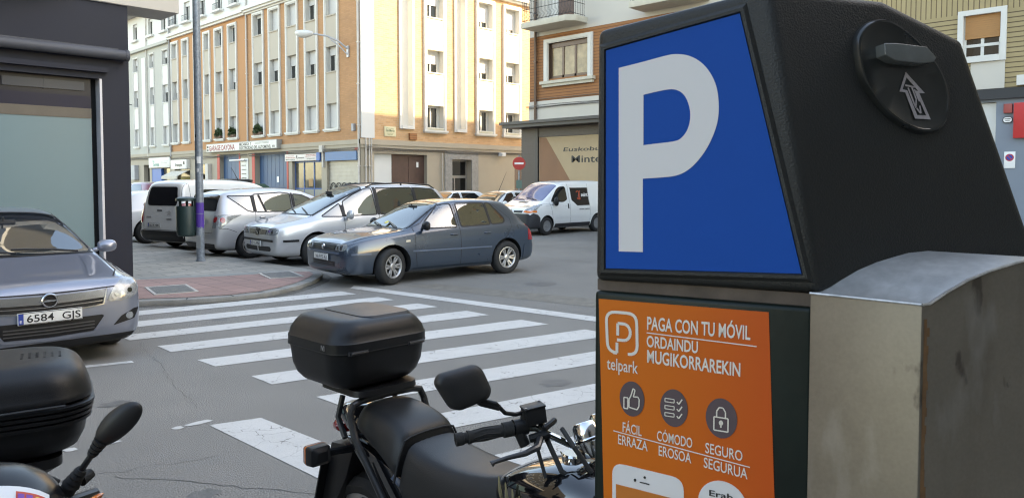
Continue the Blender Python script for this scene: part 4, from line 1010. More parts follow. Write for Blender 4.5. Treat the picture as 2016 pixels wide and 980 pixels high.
    def seams(s, name, lines, m=None, wd=.009, off=.0025, parent=None):
        """thin dark gaps: lines = [(proj, [points])]"""
        if not name.endswith('gaps') and len(lines) > 1:
            return [s.seams(name, [q], m, wd, off, parent) for q in lines][0]
        mb = MB()
        for proj, pts in lines:
            P = []
            for i in range(len(pts)-1):
                a, b = Vector(pts[i]), Vector(pts[i+1]); n = max(1, int((b-a).length/.05))
                P += [a+(b-a)*(k/n) for k in range(n)]
            P.append(Vector(pts[-1])); H = [s.hit(p, proj) for p in P]; vs = []
            for i, (h, n) in enumerate(H):
                t = (H[min(i+1, len(H)-1)][0]-H[max(i-1, 0)][0]).normalized(); sd = t.cross(n).normalized()
                vs += [h+n*off-sd*wd/2, h+n*off+sd*wd/2]
            mb.add(vs, [(2*i, 2*i+2, 2*i+3, 2*i+1) for i in range(len(H)-1)])
        return mb.build(name, m or M_seam, parent or s.body, fixn=False)
    def place_on(s, p, proj):
        h, n = s.hit(p, proj); return h, n
    def plate(s, proj, y, z, txt, tilt=0., m=None, blue=True, out=.02):
        h, n = s.hit((y, z), proj); sg = 1 if proj == 'F' else -1; x = h.x+sg*out
        b = MB(); b.box(x-.006, x+.006, y-.26, y+.26, z-.055, z+.055)
        o = b.build('number_plate', [M_plate], s.root, bevel=.003)
        fx = x+sg*.0075
        e = MB()
        for q in ((y-.255,y+.255,z+.047,z+.052),(y-.255,y+.255,z-.052,z-.047)): e.box(fx-.0005, fx+.0005, q[0], q[1], q[2], q[3])
        fn = (lambda u, v: (fx, u*1., v)) if sg > 0 else (lambda u, v: (fx, -u, v))
        put_text(e, txt, fn, (y if sg > 0 else -y)-.19, (y if sg > 0 else -y)+.245, z-.034, .068, .012)
        e.build('plate_lettering', M_ink, o)
        if blue:
            e = MB(); yy = sorted(((y if sg > 0 else -y)-.255, (y if sg > 0 else -y)-.215)); yy = [sg*v for v in yy]
            e.box(fx-.0004, fx+.0004, yy[0], yy[1], z-.047, z+.047); e.build('blue_band', M_blue_ink, o)
            e = MB(); put_text(e, 'E', lambda u, v: (fx+sg*.001, sg*u, v), (y if sg > 0 else -y)-.245, (y if sg > 0 else -y)-.227, z-.035, .025); e.build('plate_letter', M_white_ink, o)
        return o
    def wheels(s, rim_r=.2, spokes=6, style='fat', rim_m=None, steer=0.):
        for i, ax in enumerate(s.axles):
            for sg in (1, -1):
                st = steer if i == 0 else 0
                M = Matrix.Translation((ax, sg*(s.track-s.ww/2-.012), s.wr)) @ Matrix.Rotation(st, 4, 'Z')
                if sg < 0: M = M @ Matrix.Rotation(pi, 4, 'Z')
                t = MB(); r = s.wr; hw = s.ww/2
                t.lathe([(rim_r-.02,-hw),(rim_r+.01,-hw),(r-.03,-hw*.98),(r-.008,-hw*.8),(r,-hw*.5),(r,hw*.5),(r-.008,hw*.8),(r-.03,hw*.98),(rim_r+.035,hw*1.02),(rim_r+.008,hw*.9),(rim_r,hw*.7),(rim_r-.02,-hw)], 40, 'y')
                t.xf(M); w_ = t.build('wheel', M_rubber, s.root, smooth=40)
                d = MB(); d.lathe([(.001,hw*.15),(rim_r-.01,hw*.15),(rim_r-.01,-hw*.9),(.001,-hw*.9)], 24, 'y'); d.xf(M); d.build('brake_disc', mat('brake_dark', (.03,.028,.026), .6), w_)
                q = MB()
                q.lathe([(rim_r+.006,hw*.92),(rim_r-.012,hw*.96),(rim_r-.028,hw*.6),(rim_r-.03,hw*.2),(rim_r+.004,hw*.2)], 40, 'y')
                q.lathe([(.001,hw*.80),(.05,hw*.80),(.062,hw*.66),(.062,hw*.3)], 20, 'y')
                for k in range(spokes):
                    a = 2*pi*k/spokes
                    def sp(r0, r1, w0, w1, da=0.):
                        c_, s_ = cos(a+da), sin(a+da)
                        P = []
                        for rr, ww, yy in ((r0, w0, hw*.66), (r1, w1, hw*.80)):
                            for sd in (-1, 1):
                                for dy in (0, -.022): P.append((rr*c_-sd*ww*s_, yy+dy, rr*s_+sd*ww*c_))
                        q.add(P, [(0,2,6,4),(1,5,7,3),(0,4,5,1),(2,3,7,6),(0,1,3,2),(4,6,7,5)])
                    if style == 'twin':
                        for da in (-.17, .17): sp(.055, rim_r-.02, .016, .017, da)
                    elif style == 'steel':
                        sp(.06, rim_r-.03, .05, .04)
                    else: sp(.055, rim_r-.02, .034, .024)
                q.xf(M); q.build('rim', rim_m or M_alloy, w_, bevel=.003, seg=1)
    def mirror_housing(s, x, z, m, ln=.13, y=None, size=(.10,.10,.085)):
        for sg in (1, -1):
            h, n = s.hit((x, z), 'L' if sg > 0 else 'R')
            y0 = abs(h.y); b = MB(); rings = []
            for t_, k in ((0,.45),(.12,.85),(.35,1),(.7,.98),(.92,.8),(1,.45)):
                cy = y0+.045+t_*.20; rings.append([(x+.01+size[0]*.75*k*cos(a)*(1 if cos(a) > 0 else .35), sg*cy, z+.055+size[2]*k*sin(a)) for a in [2*pi*q/14 for q in range(14)]])
            b.loft(rings); b.tube([(x+.01,sg*(y0-.02),z+.0),(x+.01,sg*(y0+.08),z+.035)], [.035,.028], 8)
            o = b.build('wing_mirror', m, s.root, sub=1)
    def handles(s, xs, z, m, L=.15):
        for x in xs:
            for pr, sg in (('L', 1), ('R', -1)):
                h, n = s.hit((x, z), pr); b = MB(); y = abs(h.y)
                b.tube([(x-L/2,sg*(y-.005),z),(x-L*.35,sg*(y+.022),z+.004),(x+L*.35,sg*(y+.022),z+.006),(x+L/2,sg*(y-.005),z+.004)], [.014,.016,.016,.014], 8)
                b.build('door_handle', m, s.root)
    def wipers(s, pts, m=M_black_plastic):
        b = MB()
        for a, c_ in pts:
            P = []
            for i in range(6):
                t = i/5; h, n = s.hit((lerp(a[0],c_[0],t), lerp(a[1],c_[1],t)), 'T'); P.append(h+n*(.022+.01*sin(pi*t)))
            b.tube(P, .011, 6)
        b.build('wiper', m, s.root)

def lamp_detail(car, cells, proj, parent, m=None):
    """round reflectors behind the lens"""
    for (y, z, r) in cells:
        for sg in (1, -1):
            car.panel('reflector', arc_pts(sg*y, z, r, r, 14), proj, m or M_chrome, off=.0085, res=.05, depth=.002, parent=parent[0 if sg > 0 else 1])
            car.panel('bulb', arc_pts(sg*y, z, r*.42, r*.42, 10), proj, M_glass, off=.0105, res=.05, depth=.002, parent=parent[0 if sg > 0 else 1])

def at_axle(front_axle, heading, wheelbase):
    h = Vector(heading).normalized(); p = Vector(front_axle)-h*wheelbase/2
    return (p.x, p.y, 0), math.atan2(h.y, h.x)

# station: (x, z bottom, z shoulder, z top, half width, half width of the roof)
ST_HATCH = [  # dark blue hatchback
 (2.10,.34,.58,.615,.60,.44),(2.082,.25,.665,.703,.735,.54),(2.02,.19,.712,.76,.808,.61),(1.86,.18,.758,.815,.85,.66),(1.55,.17,.80,.862,.862,.69),(1.25,.17,.83,.885,.868,.71),
 (1.0,.17,.855,.915,.868,.71),(.90,.17,.865,.95,.868,.70),(.60,.17,.88,1.135,.868,.645),(.30,.17,.885,1.305,.868,.59),(.10,.17,.89,1.385,.868,.565),(-.25,.17,.895,1.435,.868,.565),
 (-.8,.17,.905,1.435,.868,.565),(-1.22,.17,.915,1.41,.866,.555),(-1.40,.17,.92,1.375,.86,.54),(-1.54,.18,.92,1.28,.852,.55),(-1.70,.19,.91,1.10,.84,.585),(-1.82,.20,.88,.965,.82,.60),(-1.92,.22,.80,.86,.80,.60),(-1.98,.28,.66,.70,.74,.55),(-1.995,.34,.56,.60,.64,.46)]
P_blue = car_paint('dusk_blue_paint', (.032,.050,.076), .3, .28)
loc, rz = at_axle((7.76,11.06), (-.993,.114), 2.51)
c = Car('parked_car', 'dark blue five-door hatchback with its nose over the kerb corner', loc, rz, ST_HATCH, P_blue, (1.255,-1.255), .312, .2, .875)
W_front = rnd([(.93,.66),(.93,-.66),(.84,-.70),(.16,-.535),(.12,-.48),(.10,0),(.12,.48),(.16,.535),(.84,.70)], .05)
W_s1 = rnd([(.62,.935),(.50,1.06),(.16,1.32),(-.02,1.345),(-.10,1.345),(-.115,.935)], .035)
W_s2 = rnd([(-.22,.94),(-.22,1.345),(-.86,1.345),(-.88,.955)], .035)
W_s3 = rnd([(-.92,.957),(-.90,1.345),(-1.00,1.34),(-1.25,1.06),(-1.24,1.0),(-1.18,.97)], .04)
W_r = rnd([(-.50,1.03),(.50,1.03),(.44,1.29),(-.44,1.29)], .05)
def gasket(P, d): return inset_poly(P, d)
def glaze(c, W, m=None, gap=.012):
    """glass set in each opening with its black rubber edge"""
    for nm, pr, P in W:
        c.panel(nm, P, pr, m or M_carglass, off=.001, depth=.004)
        c.seams('window_seal', [(pr, [*inset_poly(P, -.006), inset_poly(P, -.006)[0]])], M_black_plastic, .026, .004)
WG = [('windscreen','T',W_front)]+[('side_window',p,q) for p in 'LR' for q in (W_s1,W_s2,W_s3)]+[('rear_window','B',W_r)]
c.cabin(-1.60, 1.0, [(p, inset_poly(q, .006)) for _, p, q in WG]); glaze(c, WG)
c.seams('door_gaps', [(p, l) for p in 'LR' for l in ([(.80,.95),(.80,.55),(.76,.28),(.70,.22)], [(-.165,1.37),(-.165,.22)], [(-.165,1.385),(.05,1.385),(.22,1.33),(.62,1.02),(.82,.95)], [(-.165,1.385),(-.95,1.375),(-1.10,1.30),(-1.40,1.05),(-1.38,.9),(-1.15,.62),(-.90,.42),(-.86,.22)], [(.70,.225),(-.86,.225)])]+
        [('T', [(1.93,.72),(1.4,.72),(.95,.74)]), ('T', [(1.93,-.72),(1.4,-.72),(.95,-.74)]), ('F', [(-.55,.715),(.55,.715)])])
c.seams('side_moulding', [(p, [(.86,.555),(-.86,.545)]) for p in 'LR'], mat('moulding_blue', (.09,.12,.17), .25, coat=1), .028, .014)
c.seams('sill_trim', [(p, [(.82,.235),(-.84,.235)]) for p in 'LR'], P_blue, .05, .016)
g_ = c.panel('grille', [(-.40,.615),(.40,.615),(.42,.69),(-.42,.69)], 'F', M_black_plastic, off=.008)
c.seams('grille_bar', [('F', [(-.39,.638),(.39,.638)]), ('F', [(-.40,.665),(.40,.665)])], P_blue, .010, .014, parent=g_)
b = MB(); h_, _n_ = c.hit((0,.652), 'F'); b.lathe([(.050,0),(.050,.02),(.042,.02),(.042,.012),(.001,.012)], 24, 'x', (h_.x+.008,0,.652)); b.box(h_.x+.021,h_.x+.026,-.004,.004,.62,.65)
for q in (((-.034,.675),(-.012,.625)),((-.012,.625),(0,.652)),((0,.652),(.012,.625)),((.012,.625),(.034,.675))): b.tube([(h_.x+.024,*q[0]),(h_.x+.024,*q[1])], .005, 5)
b.build('round_badge', M_chrome, c.root)
hl = c.mirror('headlight', [(.43,.612),(.66,.605),(.735,.63),(.745,.69),(.70,.718),(.46,.70)], 'F', M_lens, round_=.025)
lamp_detail(c, [(.51,.656,.036),(.62,.66,.042)], 'F', hl)
c.seams('bumper_strip', [(p, [(2.0,.555),(1.66,.555)]) for p in 'LR']+[('F', [(-.60,.565),(.60,.565)])], mat('moulding_blue', (.08,.10,.14), .25, coat=1), .03, .012)
c.panel('lower_grille', [(-.40,.34),(.40,.34),(.42,.42),(-.42,.42)], 'F', M_black_plastic, off=.004)
c.seams('grille_bar', [('F', [(-.38,.365),(.38,.365)]), ('F', [(-.39,.393),(.39,.393)])], P_blue, .008, .010)
c.plate('F', -.02, .485, 'NA 9193 AX', blue=False, out=.03)
c.panel('rear_bumper_side', [(-1.66,.30),(-1.95,.30),(-1.96,.55),(-1.68,.55)], 'L', P_blue, off=.01); c.panel('rear_bumper_side', [(-1.66,.30),(-1.95,.30),(-1.96,.55),(-1.68,.55)], 'R', P_blue, off=.01)
for p_ in 'LR': c.panel('tail_light', [(-1.80,.62),(-1.93,.62),(-1.90,.88),(-1.82,.90)], p_, M_redlens, off=.008, round_=.02)
c.mirror('tail_light', [(.52,.64),(.74,.64),(.72,.92),(.58,.92)], 'B', M_redlens, off=.008, round_=.02)
c.mirror_housing(.60,.93,M_black_plastic); c.handles((-.02,-.78),.80,P_blue)
c.wheels(.195, 6, 'twin', steer=R(16))
for p_ in 'LR': c.panel('indicator', [(.90,.72),(.99,.715),(.985,.75),(.905,.755)], p_, mat('indicator_clear', (.6,.52,.4), .15, coat=1), off=.006)
c.wipers([((.93,.45),(.80,-.05)),((.93,-.10),(.80,-.60))])
h_, n_ = c.hit((.84,-.02), 'T')
tk = MB(); tk.box(-.05,.05,-.035,.035,.0,.004); tk.xf(Matrix.Translation(h_+n_*.03) @ n_.to_track_quat('Z','Y').to_matrix().to_4x4()); tk.build('parking_ticket', mat('yellow_paper', (.70,.58,.08), .6), c.root)

# --- silver people carrier
ST_MPV = [
 (2.31,.36,.67,.71,.62,.44),(2.295,.26,.77,.81,.77,.58),(2.24,.21,.815,.86,.84,.63),(2.06,.19,.845,.905,.88,.67),(1.75,.18,.875,.955,.897,.70),(1.52,.18,.91,1.02,.905,.71),
 (1.40,.18,.935,1.085,.905,.70),(1.2,.18,.95,1.19,.905,.685),(.85,.18,.96,1.365,.905,.65),(.5,.18,.965,1.525,.905,.615),(.2,.18,.97,1.635,.905,.598),(0,.18,.975,1.68,.905,.59),(-.4,.18,.98,1.71,.905,.595),
 (-1.2,.18,.99,1.715,.905,.595),(-1.75,.18,1.0,1.68,.90,.58),(-2.0,.19,1.0,1.58,.885,.57),(-2.15,.2,.99,1.36,.87,.59),(-2.25,.22,.95,1.08,.85,.62),(-2.30,.28,.75,.82,.78,.58),(-2.32,.36,.6,.64,.6,.45)]
P_silver = car_paint('silver_paint', (.53,.535,.54), .45, .34)
loc, rz = at_axle((8.42,14.62), (-.998,.06), 2.84)
c = Car('parked_car', 'silver people carrier with black roof rails, behind the dark blue hatchback', loc, rz, ST_MPV, P_silver, (1.42,-1.42), .325, .205, .91)
c.seams('windscreen_edge', [('T', [(1.44,.69),(1.475,0),(1.44,-.69)]), ('T', [(1.44,.71),(.17,.575)]), ('T', [(1.44,-.71),(.17,-.575)])], M_black_plastic, .035, .009)
W_m = [rnd([(1.42,.69),(1.45,.35),(1.46,0),(1.45,-.35),(1.42,-.69),(.18,-.56),(.12,-.3),(.10,0),(.12,.3),(.18,.56)], .05),
       rnd([(1.26,1.02),(.80,1.275),(.78,1.01)], .03), rnd([(.71,1.02),(.71,1.315),(.42,1.465),(.12,1.585),(-.05,1.605),(-.07,1.03)], .04),
       rnd([(-.17,1.03),(-.17,1.605),(-1.13,1.61),(-1.15,1.04)], .04), rnd([(-1.22,1.04),(-1.21,1.61),(-1.78,1.57),(-1.98,1.30),(-2.0,1.08)], .06), rnd([(-.55,1.1),(.55,1.1),(.48,1.55),(-.48,1.55)], .05)]
WG = [('windscreen','T',W_m[0])]+[(n_,p,W_m[i]) for p in 'LR' for i, n_ in ((1,'quarter_window'),(2,'side_window'))]
WD = [(n_,p,W_m[i]) for p in 'LR' for i, n_ in ((3,'side_window'),(4,'side_window'))]+[('rear_window','B',W_m[5])]
c.dash_z = 1.06; c.mirror_z = 1.5
c.cabin(-2.0, 1.40, [(p, inset_poly(q, .006)) for _, p, q in WG+WD], seats=((.25,.40),(.25,-.40),(-.65,.38),(-.65,-.38)), seat_h=1.28, dash=1.05, floor=.5); glaze(c, WG); glaze(c, WD, M_carglass_dark)
c.seams('window_pillar', [(p, l) for p in 'LR' for l in ([(-.12,1.02),(-.12,1.62)], [(.745,1.0),(.745,1.25)], [(-1.185,1.03),(-1.185,1.62)])], M_black_plastic, .07, .0075)
c.seams('door_gaps', [(p, l) for p in 'LR' for l in ([(.76,1.0),(.76,.24)], [(-.12,1.02),(-.12,.24)], [(-1.18,1.02),(-1.18,.7),(-1.05,.4),(-1.03,.24)], [(.76,.24),(-1.03,.24)])]+
        [('T', [(2.12,.62),(1.7,.66),(1.46,.71)]), ('T', [(2.12,-.62),(1.7,-.66),(1.46,-.71)]), ('F', [(-.5,.80),(.5,.80)])])
g1 = c.mirror('grille', [(.085,.665),(.40,.665),(.42,.76),(.085,.775)], 'F', M_black_plastic, off=.007)
for i in range(4): c.seams('grille_bar', [('F', [(.09,.685+.022*i),(.40,.682+.02*i)]), ('F', [(-.09,.685+.022*i),(-.40,.682+.02*i)])], M_alloy, .006, .012, parent=g1[0])
c.panel('badge_surround', [(-.085,.635),(.085,.635),(.10,.80),(-.10,.80)], 'F', M_chrome, off=.012, round_=.03); c.panel('badge_field', [(-.065,.652),(.065,.652),(.075,.785),(-.075,.785)], 'F', M_black_plastic, off=.02, round_=.02)
b = MB(); h_, _ = c.hit((0,.72), 'F'); x_ = h_.x+.026; b.tube([(x_,.035,.75),(x_,-.03,.75),(x_,-.035,.728),(x_,.035,.712),(x_,.03,.69),(x_,-.035,.69)], .009, 5); b.build('letter_badge', M_chrome, c.root)
hl = c.mirror('headlight', [(.43,.66),(.70,.655),(.80,.675),(.81,.78),(.74,.80),(.50,.795)], 'F', M_lens, round_=.02); lamp_detail(c, [(.53,.725,.045),(.66,.727,.045)], 'F', hl)
c.seams('bumper_strip', [('F', [(-.70,.545),(.70,.545)])]+[(p, [(2.16,.545),(1.83,.545)]) for p in 'LR'], M_black_plastic, .045, .012)
c.mirror('lower_grille', [(.035,.315),(.55,.325),(.60,.37),(.56,.425),(.035,.415)], 'F', M_black_plastic, off=.005, round_=.02)
c.plate('F', -.02, .475, '0715 FBK', out=.035)
b = MB()
for sg in (1, -1):
    P = [c.hit((x, sg*.545), 'T')[0]+Vector((0,0,z)) for x, z in ((.05,.0),(-.12,.045),(-.9,.05),(-1.7,.045),(-1.85,.0))]; b.tube(P, .018, 8)
    P = [c.hit((-.9, sg*.545), 'T')[0], c.hit((-.9, sg*.545), 'T')[0]+Vector((0,0,.05))]; b.tube(P, .022, 8)
b.build('roof_rail', M_black_plastic, c.root)
c.mirror_housing(.66,.99,P_silver,size=(.12,.1,.105)); c.handles((.05,-1.0),.90,P_silver); c.wheels(.2, 7, 'fat'); c.wipers([((1.43,.5),(1.25,-.1)),((1.43,-.05),(1.25,-.6))])
for p_ in 'LR': c.panel('tail_light', [(-2.08,.85),(-2.24,.83),(-2.16,1.3),(-2.08,1.3)], p_, M_redlens, off=.008)

# --- silver compact people carrier seen from behind
ST_VERSO = [
 (2.20,.34,.58,.62,.52,.38),(2.17,.25,.66,.71,.66,.50),(2.05,.20,.74,.80,.78,.58),(1.8,.18,.82,.90,.86,.66),(1.4,.18,.90,1.0,.893,.70),(1.15,.18,.93,1.08,.895,.69),(.9,.18,.95,1.20,.895,.66),(.5,.18,.96,1.41,.895,.62),
 (.1,.18,.97,1.555,.895,.585),(-.4,.18,.98,1.61,.895,.58),(-1.2,.18,1.0,1.60,.893,.575),(-1.7,.18,1.02,1.55,.89,.56),(-1.92,.19,1.02,1.50,.88,.55),(-2.02,.20,1.01,1.34,.875,.56),(-2.10,.22,.97,1.10,.865,.62),(-2.16,.24,.90,.98,.84,.62),(-2.19,.28,.70,.76,.80,.58),(-2.21,.36,.56,.60,.62,.42)]
P_silver2 = car_paint('bright_silver_paint', (.50,.505,.51), .4, .32)
c = Car('parked_car', 'bright silver family car seen from its rear corner beside the lamp post', (9.50,17.05,0), R(1), ST_VERSO, P_silver2, (1.39,-1.39), .32, .205, .895)
c.panel('rear_window', [(-.64,1.09),(.64,1.09),(.60,1.20),(.52,1.44),(-.52,1.44),(-.60,1.20)], 'B', M_tint, round_=.05, off=.008)
W_v = [rnd([(-1.28,1.06),(-1.28,1.42),(-1.82,1.42),(-1.75,1.36),(-1.42,1.09)], .03), rnd([(-.30,1.05),(-.27,1.46),(-.5,1.49),(-1.20,1.45),(-1.21,1.06)], .03), rnd([(-.20,1.05),(-.17,1.45),(.08,1.42),(.70,1.10),(.72,1.03)], .03), rnd([(1.12,.66),(1.15,0),(1.12,-.66),(.18,-.54),(.10,0),(.18,.54)], .05)]
WG = [(n_,p,W_v[i]) for p in 'LR' for i, n_ in ((0,'quarter_window'),(1,'side_window'),(2,'side_window'))]+[('windscreen','T',W_v[3])]
c.dash_z = 1.0; c.mirror_z = 1.42
c.cabin(-1.92, 1.15, [(p, inset_poly(q, .006)) for _, p, q in WG], seat_h=1.2, dash=.85, floor=.5); glaze(c, WG)
c.seams('window_pillar', [(p, l) for p in 'LR' for l in ([(-.245,1.04),(-.22,1.48)], [(-1.245,1.05),(-1.245,1.44)], [(-.98,1.06),(-1.08,1.44)])], M_black_plastic, .05, .008)
for sg, p_ in ((1,'L'),(-1,'R')):
    c.panel('tail_light', [(-1.60,1.0),(-2.00,1.02),(-2.11,.995),(-2.17,.80),(-2.12,.68),(-2.0,.78),(-1.84,.90)], p_, M_lens, off=.010, round_=.02)
    c.panel('red_lamp', arc_pts(-2.05,.89,.055,.062,16), p_, M_redlens, off=.018)
t_ = c.mirror('tail_light', [(.66,.72),(.80,.72),(.80,.98),(.66,.99)], 'B', M_lens, off=.010, round_=.02); 
for sg in (1,-1): c.panel('red_lamp', arc_pts(sg*.735,.90,.055,.062,16), 'B', M_redlens, off=.018)
c.seams('tailgate_gaps', [('B', [(-.66,1.0),(-.64,.60),(.64,.60),(.66,1.0)]), ('R', [(-1.25,1.05),(-1.28,.8),(-1.1,.55),(-1.04,.25)]), ('L', [(-1.25,1.05),(-1.28,.8),(-1.1,.55),(-1.04,.25)]), ('R', [(-.24,1.05),(-.22,.25)]), ('R', [(-1.74,.62),(-1.95,.70),(-2.12,.70)]), ('T', [(-1.93,.5),(-1.93,-.5)])])
c.plate('B', .0, .83, '4821 GDR', out=.012, blue=True); c.handles((-1.1,.0),.93,P_silver2)
c.panel('lower_bumper', [(-.7,.24),(.7,.24),(.74,.36),(-.74,.36)], 'B', M_black_plastic, off=.008, round_=.03)
c.wheels(.2, 5, 'fat'); c.mirror_housing(.62,1.0,P_silver2)

# --- white delivery van seen from behind
ST_VAN = [
 (2.10,.34,.62,.66,.56,.40),(2.07,.25,.72,.78,.70,.52),(1.95,.20,.80,.88,.80,.60),(1.7,.18,.90,1.0,.87,.66),(1.35,.18,.99,1.12,.90,.70),(1.1,.18,1.02,1.22,.905,.69),(.7,.18,1.04,1.48,.905,.68),(.35,.18,1.05,1.68,.905,.675),
 (0,.18,1.05,1.77,.905,.68),(-.7,.18,1.05,1.81,.905,.69),(-1.5,.18,1.05,1.81,.905,.69),(-2.0,.18,1.05,1.79,.90,.685),(-2.14,.19,1.05,1.72,.895,.68),(-2.20,.21,1.04,1.55,.885,.69),(-2.25,.24,1.0,1.2,.875,.72),(-2.28,.28,.9,1.0,.86,.72),(-2.30,.34,.6,.66,.82,.66)]
P_white = car_paint('white_paint', (.74,.74,.715), .0, .35)
c = Car('parked_van', 'white delivery van seen from behind beside the green litter bin', (9.72,20.22,0), R(13), ST_VAN, P_white, (1.36,-1.36), .315, .2, .895, cat='van')
c.panel('rear_window', [(-.58,1.14),(.58,1.14),(.61,1.30),(.54,1.62),(-.54,1.62),(-.61,1.30)], 'B', M_tint, round_=.07, off=.008)
for sg, p_ in ((1,'L'),(-1,'R')):
    tl_ = c.panel('tail_light', [(-2.10,.70),(-2.24,.70),(-2.23,1.20),(-2.14,1.22)], p_, M_redlens, off=.010, round_=.02)
    c.panel('clear_lamp', [(-2.12,.88),(-2.25,.88),(-2.24,1.02),(-2.13,1.02)], p_, M_lens, off=.014, parent=tl_)
c.mirror('tail_light', [(.76,.70),(.86,.70),(.85,1.20),(.77,1.20)], 'B', M_redlens, off=.010, round_=.02)
c.mirror('clear_lamp', [(.77,.88),(.86,.88),(.86,1.02),(.77,1.02)], 'B', M_lens, off=.014)
c.panel('rear_bumper', [(-.82,.26),(.82,.26),(.84,.44),(.80,.50),(-.80,.50),(-.84,.44)], 'B', M_black_plastic, off=.03, round_=.03)
for p_ in 'LR': c.panel('rear_bumper', [(-1.72,.28),(-2.24,.28),(-2.25,.60),(-2.12,.60),(-2.06,.50),(-1.72,.50)], p_, M_black_plastic, off=.02)
c.seams('tailgate_gaps', [('B', [(-.72,.52),(-.74,1.25),(-.66,1.7)]), ('B', [(.72,.52),(.74,1.25),(.66,1.7)]), ('B', [(-.72,.52),(.72,.52)])]+[(p, [(-1.98,1.76),(-1.98,.55)]) for p in 'LR'])
for p_ in 'LR':
    c.panel('side_window', [(-.55,1.12),(-.5,1.55),(-1.65,1.55),(-1.9,1.40),(-1.92,1.15)], p_, M_glass, round_=.12)
    c.panel('side_window', [(-.42,1.12),(-.38,1.55),(.1,1.52),(.62,1.2),(.62,1.1)], p_, M_glass, round_=.05)
c.panel('windscreen', [(1.05,.66),(1.1,0),(1.05,-.66),(.34,-.6),(.28,0),(.34,.6)], 'T', M_glass, round_=.05)
c.panel('tailgate_badge', [(-.42,.78),(-.22,.78),(-.22,.82),(-.42,.82)], 'B', M_alloy, off=.006); c.seams('chevron_badge', [('B', [(-.38,.90),(-.32,.95),(-.26,.90)]), ('B', [(-.38,.96),(-.32,1.01),(-.26,.96)])], M_alloy, .018, .008)
c.panel('tailgate_handle', [(-.02,1.0),(.18,1.0),(.18,1.03),(-.02,1.03)], 'B', M_black_plastic, off=.006); c.panel('tailgate_badge', [(.42,.83),(.62,.83),(.62,.86),(.42,.86)], 'B', M_alloy, off=.006)
c.plate('B', .26, .64, '6614 HMC', out=.012); c.wheels(.19, 8, 'steel', mat('grey_steel_wheel', (.20,.20,.20), .5)); c.mirror_housing(.75,1.08,M_black_plastic)
b = MB(); h_, _ = c.hit((.15,-.0), 'T'); b.tube([h_, h_+Vector((-.28,0,.42))], [.012,.005], 6); b.build('aerial', M_black_plastic, c.root)

# --- the other parked hatchbacks share one shell; each its own paint
def simple_hatch(label, loc, rz, paint, scale=1., aerial=False, front='lights'):
    c = Car('parked_car', label, loc, rz, ST_HATCH, paint, (1.255,-1.255), .312, .2, .875, scale=scale)
    c.panel('windscreen', [(.93,.66),(.93,-.66),(.84,-.70),(.16,-.535),(.10,0),(.16,.535),(.84,.70)], 'T', M_glass, round_=.05)
    c.both('side_window', [(.62,.935),(.50,1.06),(.16,1.32),(-.02,1.345),(-.10,1.345),(-.115,.935)], M_glass, round_=.035)
    c.both('side_window', [(-.22,.94),(-.22,1.345),(-.95,1.33),(-1.31,1.06),(-1.28,.97)], M_glass, round_=.035)
    c.panel('rear_window', [(-.50,1.03),(.50,1.03),(.44,1.29),(-.44,1.29)], 'B', M_tint, round_=.05)
    c.mirror('headlight', [(.43,.612),(.66,.605),(.735,.63),(.745,.69),(.70,.718),(.46,.70)], 'F', M_lens, round_=.025)
    c.panel('grille', [(-.40,.615),(.40,.615),(.42,.69),(-.42,.69)], 'F', M_black_plastic, off=.008)
    for p_ in 'LR': c.panel('tail_light', [(-1.83,.70),(-1.98,.70),(-1.965,.93),(-1.885,.93)], p_, M_redlens, off=.008)
    c.seams('door_gaps', [(p, l) for p in 'LR' for l in ([(.80,.95),(.80,.55),(.70,.22)], [(-.165,1.37),(-.165,.22)], [(-1.38,.9),(-1.15,.62),(-.90,.42),(-.86,.22)])])
    c.mirror_housing(.60,.93,paint); c.wheels(.195, 10, 'fat'); c.handles((-.02,-.78),.80,paint)
    if aerial:
        b = MB(); h_, _ = c.hit((.02,.0), 'T'); b.tube([h_, h_+Vector((-.42,0,.72))], [.012,.004], 6); b.build('aerial', M_black_plastic, c.root)
    return c
c = simple_hatch('white hatchback, only its rear wheel showing left of the white van', (9.25,23.15,0), R(6), car_paint('milk_white_paint', (.72,.72,.71), 0, .35), 1.05)
c.panel('fuel_flap', arc_pts(-1.45,.80,.075,.075,18), 'R', P_white, off=.004)
simple_hatch('white car with a whip aerial left of the white panel van', (19.6,19.6,0), R(180), P_white, 1.0, True)
simple_hatch('white car mostly hidden behind the roof of the silver people carrier', (19.4,22.3,0), R(180), P_white, .98)
c = simple_hatch('dark red car far off at the very left of the parked row', (14.4,39.9,0), R(95), car_paint('dark_red_paint', (.16,.012,.014), .1, .3), 1.22)

